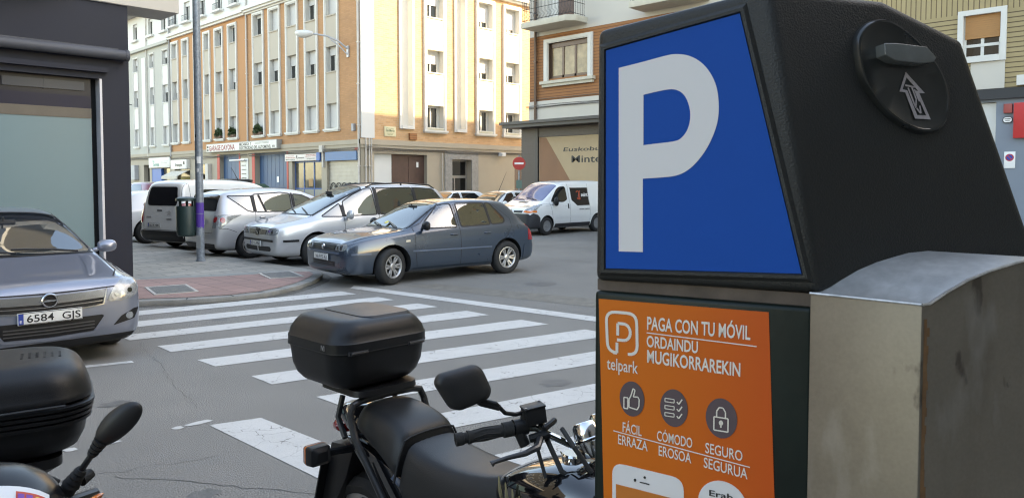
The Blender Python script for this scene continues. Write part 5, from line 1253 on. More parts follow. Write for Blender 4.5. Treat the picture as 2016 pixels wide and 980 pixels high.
# --- white panel van across the street
ST_TRAFIC = [
 (2.33,.36,.72,.76,.72,.55),(2.31,.26,.84,.89,.85,.66),(2.2,.22,.92,.98,.91,.71),(1.95,.21,.98,1.05,.95,.76),(1.65,.21,1.07,1.17,.955,.78),(1.45,.21,1.10,1.26,.955,.77),(1.15,.21,1.12,1.47,.955,.755),(.80,.21,1.13,1.72,.955,.745),(.5,.21,1.13,1.88,.955,.74),(.1,.21,1.13,1.94,.955,.745),
 (-.8,.21,1.13,1.96,.955,.75),(-1.8,.21,1.13,1.95,.955,.75),(-2.15,.21,1.13,1.93,.95,.745),(-2.3,.23,1.12,1.80,.94,.75),(-2.36,.28,.95,1.1,.92,.76),(-2.38,.36,.6,.66,.86,.7)]
def panel_van(label, front_axle, heading, paint, scale):
    h = Vector(heading).normalized(); p = Vector(front_axle)-h*1.45*scale
    c = Car('parked_van', label, (p.x,p.y,0), math.atan2(h.y,h.x), ST_TRAFIC, paint, (1.45,-1.45), .325, .2, .95, cat='van', scale=scale)
    c.panel('windscreen', [(1.52,.74),(1.56,.4),(1.57,0),(1.56,-.4),(1.52,-.74),(.66,-.69),(.60,-.4),(.58,0),(.60,.4),(.66,.69)], 'T', mat('violet_windscreen', (.10,.105,.20), .05, spec=.8, ior=1.6), round_=.05)
    c.both('side_window', [(1.16,1.18),(1.12,1.26),(.78,1.62),(.60,1.72),(.30,1.73),(.26,1.25),(.5,1.16)], M_glass, round_=.08)
    c.mirror('headlight', [(.60,.90),(.72,.885),(.86,.95),(.93,1.06),(.90,1.12),(.80,1.08),(.66,.99)], 'F', M_lens, round_=.03)
    for p_ in 'LR':
        c.panel('headlight', [(2.02,.90),(2.20,.90),(2.14,1.0),(1.85,1.08),(1.75,1.05)], p_, M_lens, off=.008, round_=.03)
        c.panel('indicator', [(1.98,.82),(2.25,.82),(2.22,.89),(1.98,.89)], p_, M_orange, off=.009)
        c.panel('front_bumper', [(1.78,.26),(2.28,.26),(2.29,.72),(2.15,.80),(1.95,.74),(1.84,.64)], p_, M_charcoal, off=.012)
        c.seams('side_moulding', [(p_, [(1.0,.62),(-1.0,.62)])], paint, .03, .012)
        c.seams('sill_trim', [(p_, [(1.02,.33),(-1.02,.33)])], M_charcoal, .16, .010)
        c.seams('door_gaps', [(p_, [(1.28,1.15),(1.2,.9),(1.1,.4)]), (p_, [(.16,1.85),(.16,.3)]), (p_, [(-1.0,1.85),(-1.0,.3)])])
    c.mirror('indicator', [(.58,.83),(.88,.80),(.88,.875),(.62,.89)], 'F', M_orange, off=.009)
    c.panel('front_bumper', [(-.88,.28),(.88,.28),(.90,.70),(.80,.78),(-.80,.78),(-.90,.70)], 'F', M_charcoal, off=.014)
    c.mirror('grille', [(.13,.81),(.52,.81),(.54,.88),(.13,.88)], 'F', M_black_plastic, off=.016)
    h_, _ = c.hit((0,.85), 'F'); b = MB(); b.prism([(-.06,.85),(0,.76),(.06,.85),(0,.94)], lambda q: (h_.x+.01,q[0],q[1]), lambda q: (h_.x+.03,q[0],q[1])); b.build('diamond_badge', M_chrome, c.root)
    c.panel('bonnet_scoop', [(1.72,-.22),(1.72,.22),(1.64,.22),(1.64,-.22)], 'T', M_black_plastic, off=.008)
    c.mirror_housing(1.05,1.14,M_black_plastic,size=(.12,.12,.17)); c.wheels(.19, 14, 'fat', mat('grey_steel_wheel', (.20,.20,.20), .5)); c.wipers([((1.52,.5),(1.4,-.1)),((1.52,-.1),(1.4,-.65))])
    c.both('door_handle', [(.24,.92),(.29,.92),(.29,1.10),(.24,1.10)], M_black_plastic, off=.015, round_=.02)
    for p_ in 'LR': c.panel('tail_light', [(-2.2,1.0),(-2.33,1.0),(-2.3,1.6),(-2.22,1.6)], p_, M_redlens, off=.008)
    c.mirror('tail_light', [(.84,.78),(.93,.78),(.92,1.4),(.84,1.4)], 'B', M_redlens, off=.008)
    c.mirror('rear_window', [(.06,1.2),(.72,1.2),(.66,1.75),(.06,1.75)], 'B', M_tint, off=.008, round_=.05)
    c.panel('rear_bumper', [(-.9,.3),(.9,.3),(.9,.52),(-.9,.52)], 'B', M_charcoal, off=.02)
    return c
M_charcoal = mat('charcoal_bumper', (.030,.031,.036), .55, var=.1)
c = panel_van('white panel van with dark bumper and black graphic panel on its side', (18.37,17.0), (-1,.0), P_white, .92)
for p_ in 'LR':
    k = c.panel('side_graphic', [(.05,1.68),(-.98,1.68),(-.98,1.02),(-.25,1.02),(.02,1.22)], p_, mat('black_vinyl', (.012,.012,.014), .3), off=.006)
    if p_ == 'L':
        y_ = c.hit((-.5,1.35), 'L')[0].y
        def fy(x, z): h_, n_ = c.hit((-x, z), 'L'); return tuple(h_+n_*.012)
        t = MB(); t.tube([fy(.37-.11*cos(a)*1.0, 1.40+.15*sin(a)) for a in [pi*.25+1.5*pi*i/14 for i in range(15)]]+[fy(.42,1.26)], .017, 5); t.tube([fy(.50,1.56),fy(.40,1.4),fy(.36,1.28),fy(.44,1.24),fy(.50,1.28)], .017, 5); t.build('red_logo', mat('copper_red', (.50,.08,.03), .4), c.root)
        t = MB(); put_text(t, 'seint', fy, .56, .95, 1.35, .15, .02); t.box(0,0.0001,0,.0001,0,.0001); t.build('white_lettering', M_white_ink, c.root)
        t = MB(); put_text(t, 'www.seint', fy, .34, .95, .86, .07, .012); put_text(t, '- - - - -', fy, -.55, -.25, 1.0, .05, .012); t.build('black_lettering', M_ink, c.root)
c = panel_van('dark maroon van, a sliver of it between the white panel van and the parking meter', (18.6+1.9,11.55), (1,0), car_paint('maroon_paint', (.05,.018,.02), .2, .3), .95)

# --- the silver-blue saloon facing us at the left
ST_OPEL = [
 (2.235,.30,.60,.64,.62,.44),(2.22,.22,.70,.74,.745,.54),(2.165,.18,.755,.80,.815,.61),(2.02,.165,.785,.835,.852,.66),(1.75,.16,.80,.865,.868,.69),(1.4,.16,.85,.925,.876,.71),(1.15,.16,.885,.97,.876,.71),(1.02,.16,.90,1.01,.876,.70),(.7,.16,.915,1.17,.876,.66),(.35,.16,.92,1.33,.876,.60),(.1,.16,.925,1.41,.876,.575),
 (-.3,.16,.93,1.46,.876,.575),(-.8,.16,.94,1.455,.876,.57),(-1.3,.16,.95,1.41,.875,.55),(-1.65,.16,.955,1.31,.865,.54),(-1.85,.17,.95,1.16,.85,.57),(-1.95,.18,.94,1.05,.83,.6),(-2.0,.22,.86,.93,.78,.58),(-2.03,.3,.6,.65,.66,.48)]
P_lilac = car_paint('blue_silver_paint', (.20,.222,.275), .45, .30)
hd = (.707*.6947-.707*.7193, -.707*.7193-.707*.6947)
fa = (-4.93*.6947+7.51*.7193, 4.93*.7193+7.51*.6947)
loc, rz = at_axle(fa, hd, 2.614)
c = Car('parked_car', 'silver-blue saloon facing us, number plate 6584 GJS, by the dark corner shop', loc, rz, ST_OPEL, P_lilac, (1.307,-1.307), .315, .205, .876)
W_o = [rnd([(1.06,.66),(1.10,.35),(1.11,0),(1.10,-.35),(1.06,-.66),(.96,-.695),(.17,-.54),(.12,-.3),(.10,0),(.12,.3),(.17,.54),(.96,.695)], .04), rnd([(.74,.975),(.62,1.07),(.20,1.33),(-.05,1.365),(-.09,.975)], .03), rnd([(-.19,.98),(-.15,1.37),(-.9,1.34),(-1.35,1.05),(-1.33,1.0)], .03), rnd([(-.52,1.1),(.52,1.1),(.45,1.3),(-.45,1.3)], .05)]
WG = [('windscreen','T',W_o[0])]+[('side_window',p,q) for p in 'LR' for q in W_o[1:3]]+[('rear_window','B',W_o[3])]
c.dash_z = .985; c.mirror_z = 1.30
c.cabin(-1.85, 1.02, [(p, inset_poly(q, .006)) for _, p, q in WG], dash=.80, seat_h=1.10); glaze(c, WG)
c.seams('windscreen_edge', [('T', [(1.07,.70),(1.125,0),(1.07,-.70)])], M_black_plastic, .05, .004)
gb = c.panel('chrome_grille_bar', [(-.46,.640),(-.3,.630),(0,.622),(.3,.630),(.46,.640),(.475,.712),(.3,.70),(0,.692),(-.3,.70),(-.475,.712)], 'F', M_chrome, off=.016, res=.05)
gr = c.panel('grille', [(-.445,.578),(-.3,.566),(0,.558),(.3,.566),(.445,.578),(.46,.638),(.3,.629),(0,.621),(-.3,.629),(-.46,.638)], 'F', M_black_plastic, off=.006, res=.05)
c.seams('grille_bar', [('F', [(-.445,.608),(-.3,.60),(0,.592),(.3,.60),(.445,.608)])], M_chrome, .008, .012, parent=gr)
c.seams('grille_surround', [('F', [(-.49,.72),(-.455,.575),(-.3,.556),(0,.548),(.3,.556),(.455,.575),(.49,.72)])], M_chrome, .012, .012, parent=gr)
c.seams('bonnet_gap', [('F', [(-.66,.735),(-.3,.722),(0,.716),(.3,.722),(.66,.735)]), ('T', [(2.06,.60),(1.8,.70),(1.12,.74)]), ('T', [(2.06,-.60),(1.8,-.70),(1.12,-.74)])], M_seam, .012, .003)
c.seams('bonnet_crease', [('T', [(2.02,.40),(1.6,.50),(1.14,.56)]), ('T', [(2.02,-.40),(1.6,-.50),(1.14,-.56)])], P_lilac, .03, .006)
h_, _ = c.hit((0,.658), 'F'); xb = h_.x+.018
b = MB(); b.lathe([(.068,0),(.068,.014),(.062,.022),(.053,.022),(.050,.012)], 32, 'x', (xb,0,.658)); b.prism([(-.085,.652),(-.01,.660),(.085,.668),(.02,.652),(.0,.648)], lambda q: (xb+.010,q[0],q[1]), lambda q: (xb+.022,q[0],q[1]))
b.prism([(-.085,.650),(-.02,.667),(.03,.664),(.085,.668),(.03,.648),(-.02,.652)], lambda q: (xb+.008,q[0],q[1]), lambda q: (xb+.020,q[0],q[1])); b.build('ring_badge', M_chrome, c.root)
b = MB(); b.lathe([(.001,.006),(.052,.006),(.052,0)], 24, 'x', (xb,0,.658)); b.build('badge_field', M_black_plastic, c.root)
hl = c.mirror('headlight', [(.485,.595),(.62,.588),(.735,.615),(.80,.67),(.815,.74),(.79,.785),(.72,.80),(.63,.785),(.55,.72)], 'F', M_lens, off=.008, res=.04, round_=.03)
lamp_detail(c, [(.575,.652,.045),(.70,.682,.055)], 'F', hl, mat('lamp_reflector', (.30,.31,.32), .3, metal=.4))
li = c.panel('lower_intake', [(-.36,.33),(0,.318),(.36,.33),(.46,.46),(.44,.475),(0,.47),(-.44,.475),(-.46,.46)], 'F', M_black_plastic, off=.005)
for z in (.355,.385,.415): c.seams('grille_bar', [('F', [(-.37,z+.006),(0,z),(.37,z+.006)])], mat('dark_bar', (.06,.06,.06), .4), .012, .012, parent=li)
c.seams('intake_surround', [('F', [(-.48,.475),(-.37,.315),(0,.300),(.37,.315),(.48,.475)])], P_lilac, .028, .014)
fl = c.mirror('fog_lamp_recess', [(.54,.355),(.74,.40),(.79,.50),(.74,.50),(.62,.44)], 'F', M_black_plastic, off=.005, round_=.01)
for sg in (1,-1): c.panel('fog_lamp', arc_pts(sg*.69,.435,.035,.035,16), 'F', M_lens, off=.012, res=.04)
c.panel('lower_lip', [(-.70,.20),(.70,.20),(.74,.27),(-.74,.27)], 'F', M_black_plastic, off=.006)
c.plate('F', .0, .515, '6584  GJS', out=.028)
c.seams('door_gaps', [(p, l) for p in 'LR' for l in ([(.95,.96),(.95,.55),(.82,.22)], [(-.14,1.38),(-.14,.22)], [(-1.42,.95),(-1.2,.62),(-.95,.42),(-.92,.22)])])
c.mirror_housing(.76,.965,P_lilac,size=(.12,.1,.075)); c.handles((0,-.8),.84,P_lilac); c.wheels(.2, 7, 'fat'); c.wipers([((1.08,.55),(1.0,-.05)),((1.08,-.02),(1.0,-.58))])
b = MB(); h_, n_ = c.hit((.93,-.28), 'T')
b.box(-.05,.05,-.14,.14,.0,.03); b.xf(Matrix.Translation((.74,-.10,.99))); b.build('dashboard_paper', mat('pale_green_paper', (.30,.48,.40), .5), c.root)

# ------------------------------------------------------------------ street furniture
o = empty('lamp_post', (6.76, 15.70, .074), 0, 'galvanised grey post with a band of purple paint at the pavement edge', 'lamp post')
b = MB(); b.tube([(0,0,0),(0,0,8.2)], [.082,.070], 24); b.tube([(0,0,0),(0,0,.03)], .10, 24); b.build('post', M_galv, o)
b = MB()
for i in range(24):   # ragged purple band
    a0, a1 = 2*pi*i/24, 2*pi*(i+1)/24; k = random.uniform(-.03,.03) if 8 < i < 22 else 0
    b.add([(.0822*cos(a0),.0822*sin(a0),.72+k),(.0822*cos(a1),.0822*sin(a1),.72+random.uniform(-.04,.04)),(.0815*cos(a1),.0815*sin(a1),1.235),(.0815*cos(a0),.0815*sin(a0),1.235)], [(0,1,2,3)])
b.build('purple_band', mat('purple_paint', (.085,.035,.29), .5, var=.08, scale=9), o, fixn=False)
cx = Vector((-.72,-.69)).normalized()
def on_post(z0, z1, a_mid, half, m, name, off=.001):
    b = MB(); n = 6
    for i in range(n):
        a0, a1 = a_mid-half+2*half*i/n, a_mid-half+2*half*(i+1)/n; r = .082+off
        b.add([(r*cos(a0),r*sin(a0),z0),(r*cos(a1),r*sin(a1),z0),(r*cos(a1),r*sin(a1),z1),(r*cos(a0),r*sin(a0),z1)], [(0,1,2,3)])
    return b.build(name, m, o, fixn=False)
am = math.atan2(cx.y, cx.x)
on_post(2.06, 2.20, am+.35, .5, M_white_ink, 'white_sticker'); on_post(1.88,1.95,am+.1,.3,mat('torn_sticker',(.55,.55,.55),.7,var=.4,scale=40),'torn_sticker')
on_post(2.60,2.66,am-.5,.25,M_ink,'black_tape')
b = MB(); b.box(-.045,.045,-.095,-.082,.28,.55); q = b.build('inspection_cover', mat('cover_steel', (.33,.34,.34), .5, metal=.4), o); q.rotation_euler = (0,0,am+pi/2)
b = MB(); b.tube([(0,0,.60),(0,0,.63)], .086, 24); b.tube([(0,0,1.0),(0,0,1.012)], .0845, 24); b.build('steel_strap', M_galv, o)
b = MB(); b.tube([(0,0,8.1),(.5,-.1,8.6),(1.6,-.3,8.75)], .045, 10); b.build('lamp_arm', M_galv, o)
b = MB(); b.loft([[(1.5+.7*t+.0, -.29-.1*t+w_*cos(a), 8.75+.08*sin(a)*w_/.14) for a in [2*pi*k/12 for k in range(12)]] for t, w_ in ((0,.05),(.2,.12),(.6,.15),(1,.04))]); b.build('lamp_head', M_lampgrey, o, sub=1)

M_bin = mat('bin_green', (.018,.038,.036), .45, var=.12, scale=5)
pb = Vector((6.76,15.70))+Vector((-.6947,.7193))*.285
o = empty('litter_bin', (pb.x, pb.y, .10), R(-46), 'dark green litter bin hung on the grey post with purple paint', 'litter bin')
b = MB(); 
b.lathe([(.001,.50),(.165,.50),(.19,.53),(.2,.60),(.205,1.12),(.2,1.135),(.19,1.12),(.185,.6),(.001,.55)], 28, 'z'); b.build('bucket', M_bin, o)
b = MB(); b.lathe([(.001,1.335),(.12,1.33),(.2,1.30),(.205,1.25),(.2,1.245),(.001,1.25)], 28, 'z'); b.build('lid', M_bin, o)
b = MB()
for a in (.4, 1.2, 1.9, 2.7): b.box(.178*cos(a)-.02,.178*cos(a)+.02,.178*sin(a)-.02,.178*sin(a)+.02,1.1,1.26)
b.box(.19,.22,-.05,.05,.6,1.2); b.build('lid_bracket', M_bin, o)

def no_entry():
    o = empty('no_entry_sign', (22.95,21.75,.12), R(-46), 'round red no entry sign with white bar on a thin post', 'road sign')
    b = MB(); b.tube([(0,0,0),(0,0,2.75)], .03, 10); b.build('post', M_galv, o)
    b = MB(); b.lathe([(.001,-.05),(.27,-.05),(.275,-.045),(.27,-.035),(.001,-.035)], 40, 'y', (0,0,2.4)); b.build('disc', mat('sign_face_red', (.44,.035,.025), .4), o)
    b = MB(); b.box(-.19,.19,-.054,-.050,2.36,2.44); b.build('white_bar', M_white_ink, o)
    b = MB(); b.box(-.12,.12,-.045,-.02,1.35,1.7); b.build('lower_plate', mat('lower_plate_green', (.10,.16,.13), .5), o)
no_entry()

def container(loc, col, lidcol, label, lidflat):
    o = empty('waste_container', loc, R(-90), label, 'waste container')
    b = MB(); b.prism([(-.85,.15),(.85,.15),(.95,1.22),(-.95,1.22)], lambda p: (p[0],-.55,p[1]), lambda p: (p[0],.55,p[1])); b.build('tub', mat(label[:14], col, .6, var=.15), o, bevel=.02)
    b = MB()
    if lidflat: b.prism([(-.97,1.22),(.97,1.22),(.97,1.30),(.2,1.34),(-.2,1.34),(-.97,1.30)], lambda p: (p[0],-.6,p[1]), lambda p: (p[0],.6,p[1]))
    else: b.loft([[(-.97,-.6,1.22),(.97,-.6,1.22),(.97,.6,1.22),(-.97,.6,1.22)],[(-.95,-.5,1.34),(.95,-.5,1.34),(.95,.5,1.42),(-.95,.5,1.42)],[(-.85,-.2,1.52),(.85,-.2,1.52),(.85,.3,1.56),(-.85,.3,1.56)]])
    b.build('lid', mat(label[:13]+'_lid', lidcol, .5, var=.12), o, bevel=.015)
    b = MB()
    for x in (-.7,.7):
        for y in (-.4,.4): b.tube([(x-.03,y,.09),(x+.03,y,.09)], .085, 12)
    b.build('castor', M_rubber, o)
    return o
o = container((18.5,36.7,0), (.03,.07,.055), (.035,.085,.06), 'green waste container with domed lid in front of the blue garage door', False); o.scale = (1,1,1.06)
o = container((18.7,39.0,0), (.035,.035,.040), (.035,.035,.038), 'dark grey waste container between the blue garage doors', True); o.scale = (.95,1,1.42)
# graffiti on the blue doors and jambs
M_sprayg = mat('green_spray', (.07,.34,.06), .6); M_sprayk = mat('dark_spray', (.02,.02,.03), .6)

# ------------------------------------------------------------------ parking meter
D = METER
px0, py0, _ = D['p_origin']; pdx, pdy = D['p_dir']
def Pp(s, z, off=0.):   # plane of the sign and poster; off is towards the street
    return (px0+pdx*s+off*pdy, py0+pdy*s-off*pdx, z)
PN = Vector((pdy, -pdx, 0)); camd = Vector((0,0,1.75))-Vector((px0,py0,1.75))
PS = 1 if PN.dot(camd) > 0 else -1
def PF(off): return lambda q: Pp(q[0], q[1], PS*off)
SO = Vector(D['s_origin']); SX = Vector((*D['s_dir'], 0)); SU = Vector(D['s_up']); SN = Vector(D['s_n'])
def SF(off): return lambda q: tuple(SO+SX*q[0]+SU*q[1]+SN*off)
meter = empty('parking_meter', (px0+.15, py0-.05, .12), 0, 'tall parking meter with a blue P sign and an orange poster', 'parking meter')
meter_inv = Matrix.Translation(-Vector(meter.location))
M_hood = mat('meter_hood_plastic', (.016,.0165,.0155), .46, spec=.42, var=.1, scale=14, bump=.22, bscale=420, fine=.12, fscale=500)
M_meter_green = mat('meter_green_paint', (.004,.010,.008), .38, spec=.25, var=.25, scale=10, bump=.04, bscale=60)
M_steel = mat('brushed_steel', (.190,.162,.128), .42, metal=.45, var=.18, scale=6, fine=.05, fscale=240)
def weather(m):
    n = m.node_tree.nodes; l = m.node_tree.links; b = n['Principled BSDF']; tc = [x for x in n if x.type == 'TEX_COORD'][0]
    src = b.inputs['Base Color'].links[0].from_socket
    for sc, st, col, lo, hi in ((9, (1,1,.16), (.085,.060,.040,1), .52, .72), (30, (1,1,.5), (.055,.042,.032,1), .66, .72), (14, (1,1,.35), (.30,.28,.25,1), .60, .74)):
        mp = n.new('ShaderNodeMapping'); mp.inputs['Scale'].default_value = st; l.new(tc.outputs['Object'], mp.inputs[0])
        t = n.new('ShaderNodeTexNoise'); t.inputs['Scale'].default_value = sc; t.inputs['Detail'].default_value = 6; l.new(mp.outputs[0], t.inputs['Vector'])
        r = n.new('ShaderNodeMapRange'); r.inputs['From Min'].default_value = lo; r.inputs['From Max'].default_value = hi; r.inputs['To Max'].default_value = .75; l.new(t.outputs['Fac'], r.inputs['Value'])
        mx = n.new('ShaderNodeMix'); mx.data_type = 'RGBA'; l.new(r.outputs[0], mx.inputs[0]); l.new(src, mx.inputs[6]); mx.inputs[7].default_value = col; src = mx.outputs[2]
    l.new(src, b.inputs['Base Color'])
weather(M_steel)
def mbuild(mb, name, m, parent=meter, **k):
    mb.xf(meter_inv); return mb.build(name, m, parent, **k)
H_ = D['hood']
bm = bmesh.new()
for p in H_: bm.verts.new(p)
bmesh.ops.convex_hull(bm, input=bm.verts)
bmesh.ops.dissolve_limit(bm, angle_limit=R(3), verts=bm.verts, edges=bm.edges)
mb = MB(); bm.verts.ensure_lookup_table(); bm.verts.index_update()
mb.add([v.co for v in bm.verts], [tuple(v.index for v in f.verts) for f in bm.faces]); bm.free()
mbuild(mb, 'hood', M_hood, bevel=.012, seg=4, smooth=50)
# raised frame round the sign, blue face, P
def frame_off(poly, d):
    return inset_poly(poly, -d)
bl = D['blue']
fo = frame_off(bl, .0105)
mb = MB(); ring_fill(mb, fo, bl, PF(.0035)); ring_fill(mb, bl, bl, lambda q: PF(.0035)(q))
mb = MB(); n = len(bl)
mb.add([PF(.0008)(p) for p in fo]+[PF(.0045)(p) for p in inset_poly(bl, -.006)]+[PF(.0045)(p) for p in inset_poly(bl, -.002)]+[PF(.001)(p) for p in bl], [(k*n+i, k*n+(i+1) % n, (k+1)*n+(i+1) % n, (k+1)*n+i) for k in range(3) for i in range(n)])
mbuild(mb, 'sign_frame', M_hood, fixn=False)
mb = MB(); mb.prism(bl, PF(.0), PF(.0022)); sign = mbuild(mb, 'sign_face', mat('sign_blue', (.0003,.072,.35), .5, var=.03, scale=3, spec=.08))
def loop_fill(mb, outer, inner, f):
    vs = [Vector((p[0], p[1], 0)) for p in outer]; vi = [Vector((p[0], p[1], 0)) for p in inner]
    tri = tessellate_polygon([vs, vi[::-1]]); allp = list(outer)+list(inner)[::-1]
    mb.add([f(p) for p in allp], tri)
def smooth_poly(P, keep, n=3):   # Catmull-Rom through the points except at the kept corners
    o = []; N = len(P)
    for i in range(N):
        a, b, c_, d = Vector(P[i-1]), Vector(P[i]), Vector(P[(i+1) % N]), Vector(P[(i+2) % N])
        if i in keep and (i+1) % N in keep: o.append(tuple(b)); continue
        if i in keep: a = b
        if (i+1) % N in keep: d = c_
        for k in range(n):
            t = k/n; o.append(tuple(.5*((2*b)+(-a+c_)*t+(2*a-5*b+4*c_-d)*t*t+(-a+3*b-3*c_+d)*t**3)))
    return o
po = smooth_poly(D['p_out'], {0, 16, 17, 18}, 4); pi_ = smooth_poly(D['p_in'], {0, 12}, 4)
mb = MB(); loop_fill(mb, po, pi_, PF(.0030)); mbuild(mb, 'sign_letter', mat('sign_white_letter', (.67,.655,.66), .5, var=.02), parent=sign, fixn=False)
# button disc, its grip and arrow
dc = D['disc']; 
mb = MB(); dc2 = smooth_poly(dc, set(), 3); cxm = sum(p[0] for p in dc2)/len(dc2); cym = sum(p[1] for p in dc2)/len(dc2)
def shrink(P, k): return [(cxm+(p[0]-cxm)*k, cym+(p[1]-cym)*k) for p in P]
rg = [(1.04,-.002),(1.03,.004),(1.0,.008),(.96,.0085),(.93,.0065),(.5,.0065),(.001,.0065)]
N = len(dc2); mb.add([SF(o_)(p) for k, o_ in rg for p in shrink(dc2, k)], [(r*N+i, r*N+(i+1) % N, (r+1)*N+(i+1) % N, (r+1)*N+i) for r in range(len(rg)-1) for i in range(N)])
disc = mbuild(mb, 'button_disc', mat('disc_plastic', (.014,.015,.014), .28, var=.25, scale=16, coat=.2), smooth=50)
mb = MB(); sl = D['slot']; mb.prism(sl, SF(.004), SF(.022)); mbuild(mb, 'grip', mat('disc_grip', (.10,.105,.10), .22, var=.15, scale=30, coat=.3), parent=disc, bevel=.0035, seg=3)
mb = MB(); ao, ai = D['arrow_o'], D['arrow_i']; n = len(ao)
mb.add([SF(.0078)(p) for p in ao+ai], [(i, (i+1) % n, (i+1) % n+n, i+n) for i in range(n)])
va = D['arrow_v']; tri = tessellate_polygon([[Vector((p[0], p[1], 0)) for p in va]])
def stroke(mb, a, b, w_, f):
    a, b = Vector(a), Vector(b); t = (b-a).normalized(); s_ = Vector((-t.y, t.x))*w_/2
    mb.add([f(a-s_), f(b-s_), f(b+s_), f(a+s_)], [(0,1,2,3)])
for a, b in (((.1449,.2606),(.1595,.2586)), ((.149,.2575),(.159,.2315)), ((.155,.2585),(.161,.2420)), ((.159,.2315),(.1605,.2420)), ((.1605,.231),(.166,.2245)), ((.1665,.2245),(.1655,.2345)), ((.159,.2555),(.1655,.2400))): stroke(mb, a, b, .0022, SF(.0078))
mbuild(mb, 'arrow_mark', mat('worn_white_mark', (.34,.30,.30), .6, var=.2, scale=120), parent=disc, fixn=False)
# cabinet
cs0, cs1 = D['cab'][0][0], .2875
ctop = 1.596
q0, q1 = Pp(cs0, 0), Pp(cs1, 0); back = Vector((-PN.x, -PN.y, 0))*PS*.27
mb = MB(); c2 = [q0, q1, tuple(Vector(q1)+back), tuple(Vector(q0)+back)]
mb.prism([(p[0], p[1]) for p in c2], lambda p: (p[0], p[1], .125), lambda p: (p[0], p[1], ctop)); mbuild(mb, 'cabinet', M_meter_green, bevel=.006, seg=3)
mb = MB(); mb.prism([Pp(cs0-.001,0,PS*-.012)[:2], Pp(cs1,0,PS*-.012)[:2], tuple((Vector(Pp(cs1,0))+back*.9)[:2]), tuple((Vector(Pp(cs0,0))+back*.9)[:2])], lambda p: (p[0],p[1],ctop), lambda p: (p[0],p[1],1.612)); mbuild(mb, 'neck', mat('rusty_edge', (.10,.075,.06), .7, var=.4, scale=20))
# poster
ps = D['poster']
mp = bpy.data.materials.new('orange_poster'); mp.use_nodes = True; n_ = mp.node_tree.nodes; l_ = mp.node_tree.links
tc = n_.new('ShaderNodeTexCoord'); sx = n_.new('ShaderNodeSeparateXYZ'); l_.new(tc.outputs['UV'], sx.inputs[0])
rp = n_.new('ShaderNodeValToRGB'); l_.new(sx.outputs[0], rp.inputs[0]); rp.color_ramp.elements[0].position = 0; rp.color_ramp.elements[0].color = (.66,.155,.014,1)
rp.color_ramp.elements[1].position = 1; rp.color_ramp.elements[1].color = (.58,.09,.014,1); e_ = rp.color_ramp.elements.new(.45); e_.color = (.63,.135,.013,1)
l_.new(rp.outputs[0], n_['Principled BSDF'].inputs['Base Color']); n_['Principled BSDF'].inputs['Roughness'].default_value = .45; n_['Principled BSDF'].inputs['Specular IOR Level'].default_value = .2
mb = MB(); mb.prism(ps, PF(.0), PF(.0012)); poster = mbuild(mb, 'poster', mp)
uv = poster.data.uv_layers.new(name='UV'); pv = Vector((*D['p_dir'], 0))
for lp in poster.data.loops:
    co = poster.data.vertices[lp.vertex_index].co+meter.location; s_ = (Vector((co.x-px0, co.y-py0, 0))).dot(pv); uv.data[lp.index].uv = ((s_-.004)/.235, (co.z-1.3)/.3)
mb = MB()
for s_, a, b, h in D['txt']:
    hh = {'telpark': .0175, 'PAGA CON TU MÓVIL': .0185, 'ORDAINDU': .0160, 'MUGIKORRAREKIN': .0180}.get(s_, .0142)
    put_text(mb, s_, lambda x, z: PF(.0022)((x, z)), a[0], b[0], a[1], hh, .018 if len(s_) > 7 or s_ == 'ORDAINDU' else .008, z1=b[1])
for a, b in D['lines']: stroke(mb, a, b, .0014, PF(.0022))
lg = D['logo']; lo = rnd(lg, .016, 5); li_ = inset_poly(lo, .0042); n = len(lo)
gap = [i for i in range(n) if (lo[i][0]+lo[(i+1) % n][0])/2 < .045 and (lo[i][1]+lo[(i+1) % n][1])/2 < 1.516 and (lo[i][0]+lo[(i+1) % n][0])/2 > .034]
mb.add([PF(.0022)(p) for p in lo+li_], [(i, (i+1) % n, (i+1) % n+n, i+n) for i in range(n) if i not in gap])
L0 = (.0305, 1.5130); P_ = [(.0315,1.512),(.0320,1.533),(.0440,1.5335)]
for a, b in ((( .0325,1.512),(.0325,1.5265)), ((.0325,1.5305),(.0425,1.5305)), ((.0335,1.5365),(.0335,1.5535)), ((.0335,1.5535),(.0425,1.5535)), ((.027,1.512),(.0325,1.512))): stroke(mb, a, b, .0042, PF(.0023))
ar = arc_pts(.0425, 1.542, .0095, .0115, 12, -pi/2, pi/2, True)
for i in range(len(ar)-1): stroke(mb, ar[i], ar[i+1], .0042, PF(.0022+.00002*i))
mbuild(mb, 'poster_lettering', mat('poster_white', (.74,.68,.60), .5, var=.02), parent=poster, fixn=False)
M_plum = mat('poster_plum', (.085,.055,.065), .5)
M_pw = MATS['poster_white']
